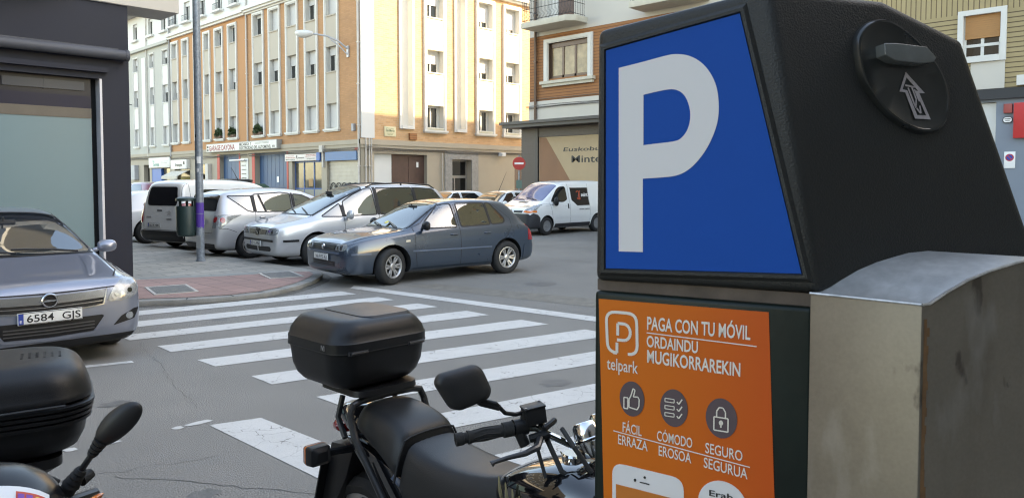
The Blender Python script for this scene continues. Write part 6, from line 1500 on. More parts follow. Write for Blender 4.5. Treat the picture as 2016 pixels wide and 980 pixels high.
for k, (c_, rx, ry) in enumerate(D['circ']):
    mb = MB(); mb.prism(arc_pts(c_[0], c_[1], rx, ry, 32), PF(.0012), PF(.0022)); q = mbuild(mb, 'poster_icon', M_plum, parent=poster)
    mb = MB(); F3 = PF(.0034)
    def st(*pts, w_=.0017):
        for i in range(len(pts)-1): stroke(mb, (c_[0]+pts[i][0]*rx, c_[1]+pts[i][1]*ry), (c_[0]+pts[i+1][0]*rx, c_[1]+pts[i+1][1]*ry), w_, F3)
    if k == 0:
        st((-.62,.05),(-.30,.05),(-.30,-.58),(-.62,-.58),(-.62,.05)); st((-.18,-.48),(.45,-.55),(.60,-.35),(.62,.05),(.50,.18),(.15,.15),(.28,.55),(.12,.62),(-.05,.2),(-.2,-.02),(-.2,-.48))
    elif k == 1:
        for j in (.38,.0,-.38):
            st((-.62,j+.10),(.05,j+.10),(.05,j-.08),(-.62,j-.08),(-.62,j+.10), w_=.0012); st((.25,j+.0),(.38,j-.12),(.62,j+.16))
    else:
        st((-.45,.05),(.45,.05),(.45,-.62),(-.45,-.62),(-.45,.05)); st((-.28,.05),(-.28,.35),(-.12,.55),(.12,.55),(.28,.35),(.28,.05)); mb.prism(arc_pts(c_[0], c_[1]-.22*ry, .0028, .0034, 10), PF(.003), F3); st((0,-.25),(0,-.45), w_=.002)
    mbuild(mb, 'icon_mark', M_pw, parent=q, fixn=False)
ph = rnd(D['phone'], .017, 5)
mb = MB(); mb.prism(ph, PF(.0012), PF(.0020)); q = mbuild(mb, 'phone_picture', mat('phone_white', (.70,.68,.68), .45), parent=poster)
mb = MB(); mb.prism(D['screen'], PF(.0020), PF(.0030)); mbuild(mb, 'phone_screen', mat('phone_orange', (.55,.16,.02), .45), parent=q)
mb = MB(); a, b = D['phone'][0], D['phone'][1]; sl_ = (b[1]-a[1])/(b[0]-a[0])
def ph_(x, dz): return (x, a[1]+sl_*(x-a[0])+dz)
stroke(mb, ph_(.0675,-.0185), ph_(.0815,-.0185), .0016, PF(.003)); mb.prism(arc_pts(*ph_(.0745,-.0105), .0017, .0018, 10), PF(.002), PF(.003)); mb.prism(arc_pts(*ph_(.0605,-.0175), .0018, .0022, 10), PF(.002), PF(.003)); mbuild(mb, 'phone_mark', M_ink, parent=q)
bc, br = D['bubble']; mb = MB(); mb.prism(arc_pts(bc[0], bc[1], abs(br), abs(br), 36), PF(.0012), PF(.0024)); q = mbuild(mb, 'speech_disc', MATS['phone_white'], parent=poster)
mb = MB(); put_text(mb, 'Erab', PF_ := (lambda x, z: PF(.0034)((x, z))), bc[0]-.017, bc[0]+.014, bc[1]+.010, .008, .015); put_text(mb, 'zaitez', PF_, bc[0]-.02, bc[0]+.018, bc[1]-.006, .008, .015); mbuild(mb, 'lettering', M_ink, parent=q, fixn=False)
# steel housing with barrel top
Q0, Q = Vector(D['steel_q0']), Vector(D['steel_q'])
arc = list(D['steel_arc'])
tm = .175; zt = 1.6605
arc += [(tm, zt)]+[(2*tm-t, z) for t, z in arc[:-1][::-1]]
inward = (Q0-Q)
prof = [(t, z) for t, z in arc]
loop = [(0.0, .13)]+[(arc[-1][0], .13)]+prof[::-1]
def S3(q, k): v = Q+inward*k+SX*q[0]; return (v.x, v.y, q[1])
mb = MB(); mb.prism(loop, lambda q: S3(q, 0), lambda q: S3(q, 1.0)); mbuild(mb, 'steel_housing', M_steel, bevel=.0022, seg=2, smooth=30)
mb = MB(); ta_ = [q_ for q_ in prof if q_[0] <= 2*tm]
mb.add([S3((t_, z_+.0009), k_) for t_, z_ in ta_ for k_ in (.012, .99)], [(2*i, 2*i+2, 2*i+3, 2*i+1) for i in range(len(ta_)-1)])
mbuild(mb, 'top_sheet', mat('worn_skylit_steel', (.42,.43,.435), .38, metal=.5, var=.22, scale=16, fine=.08, fscale=90), fixn=False)  # worn sheet, its colour lightened for the sky's gleam on the top
mb = MB(); mb.tube([S3((t_, z_+.0002), -.004) for t_, z_ in ta_], .0016, 6); mb.tube([S3((-.0004, 1.6141), k_) for k_ in (0, .25, .5, .75, 1)], .0016, 6); mbuild(mb, 'edge_highlight', mat('edge_glint', (.55,.53,.50), .3, metal=.6, var=.35, scale=60))  # thin pale tubes draw a highlight along the steel edges
rs_ = random.Random(5); mb = MB(); N_ = 60
for i in range(N_):   # rust creeping along the folded corner
    z0_, z1_ = lerp(1.0, 1.598, i/N_), lerp(1.0, 1.598, (i+1)/N_); w0_ = .007+.004*rs_.random()
    p_ = [Q+SX*.003+Vector((0,0,0)), Q+SX*w0_]; nn_ = Vector((SX.y,-SX.x,0)); nn_ = nn_ if nn_.dot(Vector((0,0,0))-Q) > 0 else -nn_
    mb.add([(*(p_[0]+nn_*.0006).xy, z0_), (*(p_[1]+nn_*.0006).xy, z0_), (*(p_[1]+nn_*.0006).xy, z1_), (*(p_[0]+nn_*.0006).xy, z1_)], [(0,1,2,3)])
mbuild(mb, 'rust_streak', mat('rust', (.17,.085,.035), .8, var=.4, scale=40), fixn=False)

# ------------------------------------------------------------------ motorcycles
M_case = mat('case_plastic', (.009,.0095,.011), .40, spec=.35, var=.12, scale=6, bump=.10, bscale=480)
M_vinyl = mat('seat_vinyl', (.014,.014,.0145), .42, spec=.4, var=.15, scale=8, bump=.10, bscale=260)
M_bkpaint = mat('gloss_black_paint', (.006,.006,.007), .07, coat=1, var=.05)
M_tubeblk = mat('black_tube', (.014,.014,.015), .35, coat=.2)
M_engine = mat('engine_metal', (.20,.20,.20), .4, metal=.8, var=.2, scale=10)

def rr_ring(cx, cy, hx, hy, r, z, n=5, dz=None):
    P = rrect(cx-hx, cx+hx, cy-hy, cy+hy, min(r, hx*.98, hy*.98), n)
    return [(x, y, z if dz is None else z+dz(x, y)) for x, y in P]

def moto_wheel(root, x, r, wd=.11):
    t = MB(); hw = wd/2
    t.lathe([(r-.075,-hw*.8),(r-.04,-hw),(r-.012,-hw*.7),(r,0),(r-.012,hw*.7),(r-.04,hw),(r-.075,hw*.8)], 36, 'y', (x,0,r)); w_ = t.build('wheel', M_rubber, root)
    q = MB(); q.lathe([(r-.07,-hw*.6),(r-.095,-hw*.5),(r-.095,hw*.5),(r-.07,hw*.6)], 36, 'y', (x,0,r)); q.tube([(x,-.07,r),(x,.07,r)], .04, 12)
    for k in range(5): a = 2*pi*k/5; q.tube([(x+.03*cos(a),0,r+.03*sin(a)),(x+(r-.09)*cos(a),0,r+(r-.09)*sin(a))], .018, 6)
    q.build('rim', M_alloy, w_)
    d = MB(); d.lathe([(.06,.055),(.14,.055),(.14,.059),(.06,.059)], 28, 'y', (x,0,r)); d.build('brake_disc', M_engine, w_)

# --- motorcycle beside the meter: local x forward (towards the kerb), y to its left, z up
bike = empty('motorcycle', (1.69, 1.65, 0), R(-90), 'black motorcycle with a large black top case and chrome dials beside the meter', 'motorcycle', 'motorcycles parked at the kerb')
moto_wheel(bike, .68, .305); moto_wheel(bike, -.72, .31, .13)
# top case: lid and base in stacked rounded outlines, slightly chamfered ends
cx_, cy_ = -.80, -.025
def case_levels(levels): return [rr_ring(cx_+sx, cy_, hx, hy, r, z, 5) for z, hx, hy, r, sx in levels]
b = MB(); b.loft(case_levels([(.982,.09,.11,.06,0),(.986,.135,.15,.07,0),(1.000,.160,.178,.08,0),(1.024,.178,.197,.085,0),(1.06,.190,.209,.087,0),(1.115,.195,.215,.087,0),(1.128,.196,.217,.087,0),(1.13,.19,.21,.08,0)]))
base = b.build('case_base', M_case, bike, smooth=35)
b = MB(); b.loft(case_levels([(1.128,.192,.212,.08,0),(1.131,.203,.222,.09,0),(1.168,.203,.222,.09,0),(1.172,.199,.218,.087,0),(1.194,.196,.211,.085,-.002),(1.220,.187,.190,.080,-.003),(1.236,.174,.174,.072,-.004),(1.244,.15,.15,.065,-.006),(1.246,.12,.12,.06,-.006)]))
lid = b.build('case_lid', M_case, bike, smooth=35)
b = MB(); b.loft([rr_ring(cx_-.0, cy_+.045, .160, .120, .05, 1.236), rr_ring(cx_-.005, cy_+.045, .152, .113, .05, 1.249), rr_ring(cx_-.01, cy_+.045, .12, .09, .05, 1.2515)]); b.build('lid_panel', M_case, lid, smooth=30)
b = MB()
for y in (cy_-.165, cy_+.095): b.tube([(cx_+.206,y,1.135),(cx_+.206,y+.07,1.135)], .006, 8); b.box(cx_+.19,cx_+.204,y-.005,y+.075,1.128,1.142)
b.build('hinge', mat('hinge_plastic', (.03,.031,.033), .3), base)
b = MB(); b.loft([rr_ring(cx_, cy_, .2045, .2235, .091, 1.133), rr_ring(cx_, cy_, .2045, .2235, .091, 1.136)], cap=False); b.build('lid_rim', mat('rim_plastic', (.028,.029,.031), .35), lid)
b = MB()
def corner_fn(x, z):   # lettering wrapped on the rounded corner of the lid
    r_ = .0915; cxr, cyr = cx_+.204-.091, cy_-.223+.091; a = -pi/2-.28+x/r_
    return (cxr+r_*cos(a), cyr+r_*sin(a), z)
put_text(b, 'GIVI', lambda x, z: corner_fn(x, z), -.012, .034, 1.143, .019, .02); b.build('case_lettering', mat('silver_letter', (.45,.45,.46), .3, metal=.7), lid, fixn=False)
# rack plate and rails
b = MB(); b.loft([rr_ring(cx_+.05, cy_+.02, .10, .12, .05, .948), rr_ring(cx_+.05, cy_+.02, .14, .145, .05, .961), rr_ring(cx_+.05, cy_+.02, .14, .14, .05, .983)]); b.build('rack_plate', M_black_plastic, bike)
b = MB()
for sg in (-1, 1): b.tube([(-.30,sg*.155,.50),(-.42,sg*.165,.62),(-.60,sg*.172,.82),(-.635,sg*.172,.900),(-.638,sg*.155,.935),(-.64,sg*.12,.944),(-.645,0,.947)], .0135, 10)
for sg in (-1, 1): b.tube([(-.76,sg*.12,.94),(-.77,sg*.135,.86),(-.70,sg*.15,.80)], .011, 8)
b.build('grab_rail', M_tubeblk, bike)
# seat: pillion part and rider part lofted along x
def seat_ring(x, zc, hw, drop, crown=.017):
    P = []
    for t in range(13):
        a = -1+2*t/12; k = abs(a); y = hw*a*(1-.06*(k**3)); z = zc-crown*a*a-drop*max(0, (k-.62)/.38)**1.6
        P.append((x, y, z))
    return P+[(x, hw*.86, zc-drop-crown-.02), (x, 0, zc-drop-crown-.03), (x, -hw*.86, zc-drop-crown-.02)]
b = MB(); b.loft([seat_ring(-.70,0.879,0.095,.03),seat_ring(-.685,0.916,0.123,.05),seat_ring(-.65,0.932,0.143,.07),seat_ring(-.55,0.926,0.157,.09),seat_ring(-.46,0.909,0.166,.11),seat_ring(-.41,0.886,0.168,.12),seat_ring(-.385,0.864,0.168,.12)]); seat = b.build('pillion_seat', M_vinyl, bike, sub=1)
b = MB(); b.loft([seat_ring(-.392,0.856,0.168,.13),seat_ring(-.36,0.839,0.172,.14),seat_ring(-.28,0.820,0.181,.15),seat_ring(-.15,0.812,0.179,.15),seat_ring(-.02,0.822,0.143,.13),seat_ring(.06,0.844,0.103,.10),seat_ring(.085,0.842,0.078,.06)]); b.build('rider_seat', M_vinyl, bike, sub=1)
b = MB(); P = [(p[0]+.004, p[1]*1.004, p[2]+.003) for p in seat_ring(-.395,0.862,0.170,.13)[:13]]; b.tube(P, .0045, 6); b.build('seat_piping', M_rubber, bike)
# side panels, tail, lights
def side_panel(name, poly, y, th, m):
    for sg in (-1, 1):
        b = MB(); b.prism(poly, lambda p: (p[0], sg*(y+ (0.0 if len(p) < 3 else p[2])), p[1]), lambda p: (p[0], sg*(y-th), p[1])); b.build(name, m, bike, bevel=.006)
side_panel('side_panel', [(-.66,.80),(-.40,.735),(-.12,.655),(.02,.65),(.0,.50),(-.2,.46),(-.5,.62),(-.72,.80)], .135, .03, M_bkpaint)
side_panel('side_stripe', [(-.42,.735),(-.30,.700),(-.14,.655),(-.17,.63),(-.32,.675),(-.44,.715)], .139, .005, mat('stripe_blue_grey', (.10,.13,.18), .2, coat=1))
b = MB(); b.loft([[(x, s_*hw, z) for s_, z in ((-1,z0),(-.9,z1),(0,z1+.012),(.9,z1),(1,z0),(0,z0-.03))] for x, hw, z0, z1 in ((-.62,.13,.76,.86),(-.75,.11,.79,.88),(-.86,.085,.80,.875),(-.90,.06,.81,.86))]); b.build('tail_cowl', M_bkpaint, bike, sub=1)
b = MB(); b.loft([[(x, hw*cos(a), zc+hz*sin(a)) for a in [2*pi*k/14 for k in range(14)]] for x, hw, hz, zc in ((-.84,.09,.045,.79),(-.90,.085,.042,.785),(-.925,.06,.03,.78))]); b.build('tail_light', M_redlens, bike, sub=1)
b = MB(); b.prism([(-.74,.74),(-.90,.72),(-1.02,.36),(-.96,.34),(-.80,.60)], lambda p: (p[0],-.085,p[1]), lambda p: (p[0],.085,p[1])); fend = b.build('rear_mudguard', M_black_plastic, bike, bevel=.008)
b = MB(); b.xf(Matrix.Identity(4)); b.prism([(-.915,.66),(-.985,.44),(-.978,.437),(-.908,.657)], lambda p: (p[0],-.12,p[1]), lambda p: (p[0],.12,p[1])); b.build('number_plate', M_black_plastic, bike)
for sg in (-1, 1):
    b = MB(); b.tube([(-.74,sg*.09,.735),(-.745,sg*.16,.74),(-.75,sg*.205,.742)], [.016,.014,.018], 8); ind = b.build('turn_signal', M_black_plastic, bike)
    b = MB(); b.loft([[(-.75+dx, sg*.235+q[0], .745+q[1]) for q in rrect(-hy,hy,-hz,hz,.010,3)] for dx, hy, hz in ((.035,.022,.018),(.02,.040,.034),(-.015,.043,.036))]); b.build('signal_shell', M_black_plastic, ind, bevel=.004)
    b = MB(); b.loft([[(-.75+dx, sg*.235+q[0], .745+q[1]) for q in rrect(-hy,hy,-hz,hz,.010,3)] for dx, hy, hz in ((-.0155,.043,.036),(-.034,.041,.034),(-.040,.034,.027))]); b.build('amber_lens', M_orange, ind, smooth=50)
# tank
def tank_ring(x, hw, z0, z1, k=.62):
    P = []
    for t in range(16):
        a = 2*pi*t/16; ca, sa = cos(a), sin(a); e = .72
        P.append((x, hw*math.copysign(abs(ca)**e, ca), (z0+z1)/2+(z1-z0)/2*math.copysign(abs(sa)**e, sa)))
    return P
b = MB(); b.loft([tank_ring(.0,.07,.74,.82),tank_ring(.05,.10,.72,.855),tank_ring(.12,.132,.70,.895),tank_ring(.22,.150,.69,.93),tank_ring(.32,.148,.70,.945),tank_ring(.42,.12,.73,.925),tank_ring(.47,.07,.77,.88)]); tank = b.build('fuel_tank', M_bkpaint, bike, sub=2)
b = MB(); b.lathe([(.001,.006),(.03,.006),(.034,.0),(.034,-.02)], 24, 'z', (.27,0,.945)); b.build('fuel_cap', M_chrome, tank)
for sg in (-1, 1):
    b = MB()
    for i in range(5):
        x0 = .10+.028*i; P = []
        for t in range(9):
            u = t/8; x_ = x0+.06*u-.035*u*u; z_ = .875-.012*i-.11*u+.04*u*u
            P.append((x_, sg*(.142+.013*sin(u*pi)), z_))
        b.tube(P, [.002+.0035*sin(pi*min(1, (t/8)*1.05)) for t in range(9)], 5)
    b.build('wing_emblem', mat('gold_emblem', (.36,.33,.20), .25, metal=.6), tank)
# engine block, frame, exhaust, fork: mostly below the picture
b = MB(); b.box(-.15,.28,-.15,.15,.24,.50); b.box(.02,.30,-.12,.12,.50,.70); b.build('engine', M_engine, bike, bevel=.03)
b = MB()
for sg in (-1, 1): b.tube([(.45,sg*.05,.86),(.38,sg*.12,.40),(.28,sg*.14,.22),(-.2,sg*.14,.22),(-.32,sg*.14,.45),(-.55,sg*.12,.74)], .018, 8); b.tube([(-.22,sg*.11,.40),(-.72,sg*.09,.31)], .022, 8)
b.build('frame', M_tubeblk, bike)
b = MB(); b.tube([(.30,-.12,.5),(.34,-.16,.3),(.1,-.18,.22),(-.3,-.19,.26),(-.85,-.2,.34)], [.022,.022,.022,.045,.05], 12); b.build('exhaust', M_chrome, bike)
b = MB()
for sg in (-1, 1): b.tube([(.70,sg*.09,.305),(.46,sg*.09,1.0)], .022, 10)
b.build('fork', M_chrome, bike)
b = MB(); b.lathe([(.001,-.06),(.05,-.05),(.085,0),(.09,.06),(.08,.07)], 24, 'x', (.55,0,.86)); b.build('headlight', M_chrome, bike, smooth=50)
b = MB(); b.prism(arc_pts(.68,.305,.345,.345,14,pi*.12,pi*.85,True)+arc_pts(.68,.305,.325,.325,14,pi*.85,pi*.12,True), lambda p: (p[0],-.06,p[1]), lambda p: (p[0],.06,p[1])); b.build('front_mudguard', M_bkpaint, bike)
# dials: chrome cups above the steering head
for y, x_ in ((.005,.325), (.115,.30)):
    b = MB(); b.lathe([(.0,-.055),(.030,-.05),(.040,-.03),(.0425,-.005),(.0425,.018)], 28, 'z', (0,0,0)); b.lathe([(.0435,-.006),(.0455,-.003),(.0455,.003),(.0435,.006)], 28, 'z')
    b.lathe([(.0425,.018),(.040,.040),(.034,.048),(.030,.046),(.029,.04),(.0,.04)], 28, 'z')
    b.xf(Matrix.Translation((x_,y,1.005)) @ Matrix.Rotation(R(-24),4,'Y')); g_ = b.build('dial', M_chrome, bike, smooth=50)
    b = MB(); b.lathe([(.0,.0405),(.0295,.0405)], 28, 'z'); b.lathe([(.0440,-.0035),(.0462,-.0035),(.0462,.0015),(.0440,.0015)], 28, 'z'); b.xf(Matrix.Translation((x_,y,1.005)) @ Matrix.Rotation(R(-24),4,'Y')); b.build('dial_face', M_black_gloss, g_)
# handlebar with grip, master cylinder, lever, mirror. right end = towards -y
def HB(px_, py_, pz_): return (px_, py_, pz_)
Gend, Gin = Vector((.085,-.300,1.020)), Vector((.165,-.145,1.035))
Lend, Lin = Vector((.235,.40,1.02)), Vector((.27,.22,1.035))
b = MB(); b.tube([Gend, Gin, (.20,-.09,1.03), (.30,-.03,.985), (.34,.05,.985), (.31,.14,1.02), Lin, Lend], .011, 10); b.build('handlebar', M_chrome, bike)
for a, c_ in ((Gend, Gin), (Lend, Lin)):
    d = (c_-a).normalized(); P = [a, a+d*.022, a+d*.023, a+d*.035, a+d*.036, a+d*.055, a+d*.10, a+(c_-a)*.80, a+(c_-a)*.81, a+(c_-a)*.98]
    b = MB(); b.tube(P, [.0185,.0185,.0155,.0155,.020,.0165,.017,.0175,.022,.022], 16)
    u_ = d.cross(Vector((0,0,1))).normalized(); v_ = u_.cross(d)
    for k in range(8):
        an = 2*pi*k/8; b.tube([a+d*.05+(u_*cos(an)+v_*sin(an))*.0160, a+d*.085+(u_*cos(an+.35)+v_*sin(an+.35))*.0178, a+d*.13+(u_*cos(an)+v_*sin(an))*.0165], .0022, 4)
    b.build('grip', M_rubber, bike)
d = (Gin-Gend).normalized()
b = MB(); b.tube([Gin, Gin+d*.04], .025, 14); b.tube([Gin+d*.005+Vector((0,0,.012)), Gin+d*.02+Vector((.02,0,-.05))], .016, 10); b.build('switch_block', M_black_plastic, bike)
mc = Gin+d*.055
Rm = Matrix.Translation(mc+Vector((.012,.0,.030))) @ Matrix.Rotation(math.atan2(d.y,d.x),4,'Z') @ Matrix.Rotation(R(-8),4,'Y')
b = MB(); b.box(-.032,.030,-.022,.026,-.022,.024); b.box(-.034,.032,-.024,.028,.024,.031); b.xf(Rm); res = b.build('brake_reservoir', M_black_plastic, bike, bevel=.0035)
b = MB()
for sx_, sy_ in ((-.028,-.016),(.026,.020)): b.tube([(sx_,sy_,.031),(sx_,sy_,.033)], .004, 8)
b.xf(Rm); b.build('screw', M_engine, res)
b = MB(); b.tube([mc+Vector((.02,.02,-.005)), mc+Vector((.05,.01,-.02)), mc+Vector((.02,-.03,-.03))], [.014,.016,.012], 8); b.tube([mc+Vector((.05,.0,.0)), mc+Vector((.055,.03,.012)), mc+Vector((.05,.045,.014))], .009, 8); b.build('lever_bracket', M_black_plastic, bike)
lv0 = mc+Vector((.045,-.012,-.028))
b = MB(); b.tube([lv0, lv0+Vector((.018,-.03,-.012)), lv0+Vector((.012,-.075,-.02)), lv0+Vector((-.012,-.125,-.026)), lv0+Vector((-.03,-.155,-.034)), lv0+Vector((-.034,-.163,-.038))], [.011,.0105,.0085,.0065,.006,.0095], 10); b.build('brake_lever', mat('lever_black', (.022,.022,.024), .3, coat=.3), bike)
b = MB(); b.tube([mc+Vector((.03,.02,-.02)),(.30,-.09,.93),(.36,-.05,.88),(.48,-.03,.82)], .0075, 8); b.tube([mc+Vector((.01,.0,-.03)),(.26,-.11,.90),(.40,-.07,.87),(.5,-.05,.8)], .006, 8); b.tube([(.26,-.04,1.03),(.33,-.07,1.0),(.37,-.04,.93)], .007, 8); b.build('brake_hose', M_rubber, bike)
# mirror
mp0 = Gin+d*.032+Vector((.0,-.0,.028)); mctr = Vector((.115,-.295,1.175))
b = MB(); b.tube([mp0+Vector((0,0,-.02)), mp0+Vector((0,0,.018))], .011, 10); b.tube([mp0+Vector((0,.01,.012)), mp0+Vector((-.006,-.03,.012)), mp0+Vector((-.014,-.065,.022)), mp0+Vector((-.022,-.095,.055)), mctr+Vector((.01,.055,-.045))], .0062, 10); b.tube([mp0+Vector((-.018,-.082,.04)), mctr+Vector((.01,.060,-.052)), mctr+Vector((.008,.040,-.03))], [.009,.013,.018], 10); ms = b.build('mirror_stalk', M_black_plastic, bike)
# shell: rounded quadrilateral, back turned to the front of the bike
qd = [(-.088,.022),(-.074,.046),(.034,.062),(.058,.046),(.083,-.016),(.072,-.040),(-.018,-.062),(-.046,-.052)]
qo = rnd(qd, .022, 3)
cen = Vector((sum(p[0] for p in qo)/len(qo), sum(p[1] for p in qo)/len(qo)))
fwd = Vector((.93,-.32,.18)).normalized(); lft = Vector((0,0,1)).cross(fwd).normalized(); upv = fwd.cross(lft)
def mr(q, k, o_): v = cen+(Vector(q)-cen)*k; return tuple(mctr+lft*v.x+upv*v.y+fwd*o_)
b = MB(); b.loft([[mr(q,k,o_) for q in qo] for k, o_ in ((.97,-.012),(1,-.008),(1,.004),(.95,.014),(.80,.021),(.5,.025),(.15,.026))]); msh = b.build('mirror_shell', mat('mirror_plastic', (.012,.012,.013), .5, bump=.05, bscale=300), bike, smooth=60)
b = MB(); b.prism(qo, lambda q: mr(q,.92,-.0125), lambda q: mr(q,.92,-.0105)); b.build('mirror_glass', M_chrome, msh)

# --- second motorcycle at the left edge
b2 = empty('motorcycle', (.27, 1.78, 0), R(-104), 'black motorcycle with a ribbed top case and an inspection sticker at the left edge', 'motorcycle', 'motorcycles parked at the kerb')
moto_wheel(b2, .62, .28); moto_wheel(b2, -.68, .28, .13)
cx_, cy_ = -.98, .045
def lv(levels): return [rr_ring(cx_+sx, cy_, hx, hy, r, z, 6) for z, hx, hy, r, sx in levels]
b = MB(); b.loft(lv([(.915,.09,.10,.07,0),(.918,.14,.15,.09,0),(.94,.18,.195,.11,0),(.98,.196,.214,.12,0),(1.02,.20,.22,.12,0)]))
for i in range(4):
    z = 1.02+.016*i; b.loft(lv([(z,.202+.003*i,.222+.003*i,.12,0),(z+.003,.212+.003*i,.232+.003*i,.125,0),(z+.012,.213+.003*i,.233+.003*i,.125,0),(z+.015,.206+.003*i,.226+.003*i,.12,0)]))
base = b.build('case_base', M_case, b2, smooth=40)
b = MB(); b.loft(lv([(1.084,.212,.232,.12,0),(1.09,.219,.236,.13,0),(1.105,.219,.236,.13,0),(1.112,.212,.232,.125,0),(1.15,.205,.222,.12,0),(1.185,.188,.202,.115,-.005),(1.203,.160,.172,.10,-.008),(1.209,.12,.13,.09,-.01)])); lid = b.build('case_lid', M_case, b2, sub=1, smooth=50)
b = MB()
for i in range(6):
    for j in range(5): b.tube([(cx_-.02+.018*j, cy_+.05+.020*i, 1.20),(cx_-.02+.018*j, cy_+.05+.020*i, 1.2095-.0012*max(0,i-2))], .0042, 6)
b.build('vent_pattern', M_ink, lid)
b = MB(); b.tube([(cx_+.225,cy_-.18,1.085),(cx_+.225,cy_+.16,1.09)], .004, 6); b.build('latch_seam', mat('rim_plastic', (.028,.029,.031), .35), base)
b = MB(); b.loft([rr_ring(cx_+.02, cy_, .12, .11, .05, .86), rr_ring(cx_+.02, cy_, .15, .15, .05, .89), rr_ring(cx_+.02, cy_, .15, .15, .05, .918)]); b.build('rack_plate', M_black_plastic, b2)
b = MB(); b.loft([seat_ring(-.96,.86,.10,.04),seat_ring(-.90,.895,.15,.07),seat_ring(-.76,.925,.185,.10),seat_ring(-.58,.93,.195,.12),seat_ring(-.42,.915,.18,.12),seat_ring(-.30,.885,.15,.10),seat_ring(-.24,.85,.11,.06)]); b.build('seat', mat('grey_seat_vinyl', (.035,.035,.036), .5, var=.15, scale=8), b2, sub=1)
b = MB(); b.loft([tank_ring(-.20,.15,.82,1.11),tank_ring(-.17,.195,.80,1.155),tank_ring(-.08,.215,.76,1.165),tank_ring(.02,.215,.70,1.125),tank_ring(.12,.19,.62,1.03),tank_ring(.22,.12,.60,.88)]); cowl = b.build('front_cowl', mat('cowl_black', (.007,.007,.008), .22, spec=.35), b2, sub=2)
b = MB(); b.tube([(-.195,-.18,1.06),(-.19,-.12,1.105),(-.185,0,1.12),(-.19,.12,1.105),(-.195,.18,1.06)], .006, 8); b.build('cowl_edge', M_rubber, b2)
# inspection sticker laid on the cowl
def shell_bvh(o):
    bm = bmesh.new(); bm.from_mesh(o.data); t = BVHTree.FromBMesh(bm); bm.free(); return t
tv = shell_bvh(cowl)
def on_cowl(u, v, off):   # u across (to the bike's left), v up the front slope
    h = tv.ray_cast(Vector((.18-v*.9, u, 2)), Vector((0,0,-1)))
    if h[0] is None: h = tv.find_nearest(Vector((.18-v*.9, u, .85)))
    return tuple(h[0]+h[1]*off)
def patch(mb, u0, u1, v0, v1, off, n=5):
    mb.add([on_cowl(lerp(u0,u1,i/n), lerp(v0,v1,j/n), off) for j in range(n+1) for i in range(n+1)], [(j*(n+1)+i, j*(n+1)+i+1, (j+1)*(n+1)+i+1, (j+1)*(n+1)+i) for j in range(n) for i in range(n)])
us, vs_ = .075, .12
b = MB(); patch(b, us, us+.085, vs_+.02, vs_+.11, .002); stk = b.build('inspection_sticker', M_white_ink, cowl, fixn=False)
b = MB(); patch(b, us+.028, us+.085, vs_+.02, vs_+.095, .0032); b.build('red_field', mat('sticker_red', (.60,.06,.02), .5), stk, fixn=False)
b = MB(); put_text(b, '21', lambda x, z: on_cowl(x, z, .0045), us+.060, us+.082, vs_+.07, .018, .03); b.build('sticker_year', mat('sticker_yellow', (.75,.50,.05), .5), stk, fixn=False)
b = MB(); patch(b, us+.031, us+.042, vs_+.072, vs_+.088, .0045, 2); patch(b, us+.045, us+.056, vs_+.072, vs_+.088, .0045, 2); b.build('sticker_print', mat('sticker_purple', (.20,.05,.35), .5), stk, fixn=False)
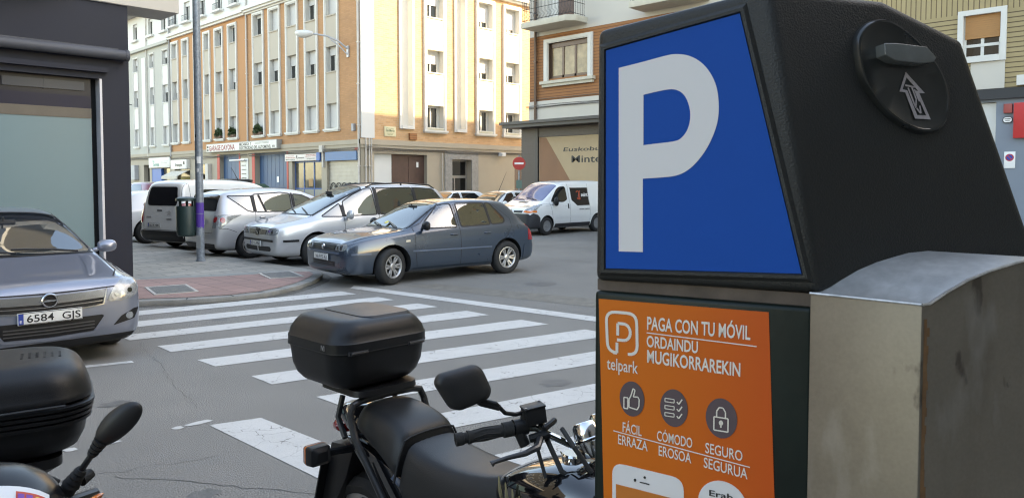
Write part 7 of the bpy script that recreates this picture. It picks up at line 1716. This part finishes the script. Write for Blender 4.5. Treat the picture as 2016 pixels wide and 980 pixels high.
# left mirror on its stem, rubber boots
mb0 = Vector((-.42+.0, .20, .905)); 
B2 = Matrix.Translation((.27,1.78,0)) @ Matrix.Rotation(R(-104),4,'Z'); B2i = B2.inverted()
def w2(x, y, z): return B2i @ Vector((x, y, z))
s0, s1 = w2(.506,1.850,1.087), w2(.535,1.815,1.150)
ax_ = (s1-s0).normalized()
b = MB(); b.tube([s0, s1], .007, 10); b.build('mirror_stem', M_tubeblk, b2)
b = MB()
for k in range(4): b.tube([s0-ax_*.02+ax_*.012*k, s0-ax_*.02+ax_*(.012*k+.009)], [.020-.002*k,.017-.002*k], 14)
b.tube([s0-ax_*.04, s0-ax_*.01], [.018,.016], 14)
b.tube([s0+Vector((-.01,.01,-.012)), s0+Vector((-.03,.03,-.006))], [.014,.012], 12); b.build('stem_boot', M_rubber, b2)
b = MB()
for k in range(4): b.tube([s1+ax_*(.011*k-.012), s1+ax_*(.011*k-.003)], [.010+.0015*k,.0125+.0015*k], 14)
b.build('mirror_boot', M_rubber, b2)
m0 = w2(.545,1.811,1.168); side_ = Vector((.45,-.2,.0)).normalized()
ax2 = (w2(.600,1.754,1.254)-m0).normalized()
vw_ = (w2(0,0,1.75)-m0).normalized(); sd = ax2.cross(vw_).normalized(); nr = sd.cross(ax2)
b = MB(); rings = []
for t, hw, th in ((0,.013,.013),(.12,.023,.021),(.3,.030,.026),(.55,.033,.026),(.8,.027,.019),(.93,.018,.012),(1,.006,.005)):
    c_ = m0+ax2*(.125*t)+sd*(.008*t*t)
    rings.append([tuple(c_+sd*hw*cos(a)+nr*th*sin(a)) for a in [2*pi*k/16 for k in range(16)]])
b.loft(rings); b.build('mirror', mat('mirror_plastic', (.012,.012,.013), .5), b2, sub=1)
b = MB(); b.tube([w2(.56,1.90,1.02), w2(.48,1.86,1.03), w2(.40,1.87,1.0)], .014, 10); b.build('handlebar', M_tubeblk, b2)
b = MB(); b.loft([[tuple(w2(.495+.02*t, 1.755-.02*t, 1.065)+Vector((.03*k*cos(a), .03*k*sin(a)*.9, .02*k*sin(a+.7)))) for a in [2*pi*q/14 for q in range(14)]] for t, k in ((0,.5),(.2,1.0),(.6,1.0),(1,.3))]); b.build('turn_signal', M_orange, b2, sub=1)
b = MB(); b.box(-.2,.2,-.15,.15,.22,.5); b.build('engine', M_engine, b2, bevel=.04)
b = MB()
for sg in (-1, 1): b.tube([(.62,sg*.08,.28),(.34,sg*.08,.85)], .022, 10)
b.build('fork', M_chrome, b2)
b = MB(); b.loft([[(x, s_*hw, z) for s_, z in ((-1,z0),(-1,z1),(0,z1+.02),(1,z1),(1,z0),(0,z0-.02))] for x, hw, z0, z1 in ((-1.0,.06,.72,.78),(-.8,.13,.62,.80),(-.4,.16,.50,.76),(-.1,.15,.42,.6))]); b.build('side_fairing', M_bkpaint, b2, sub=1)
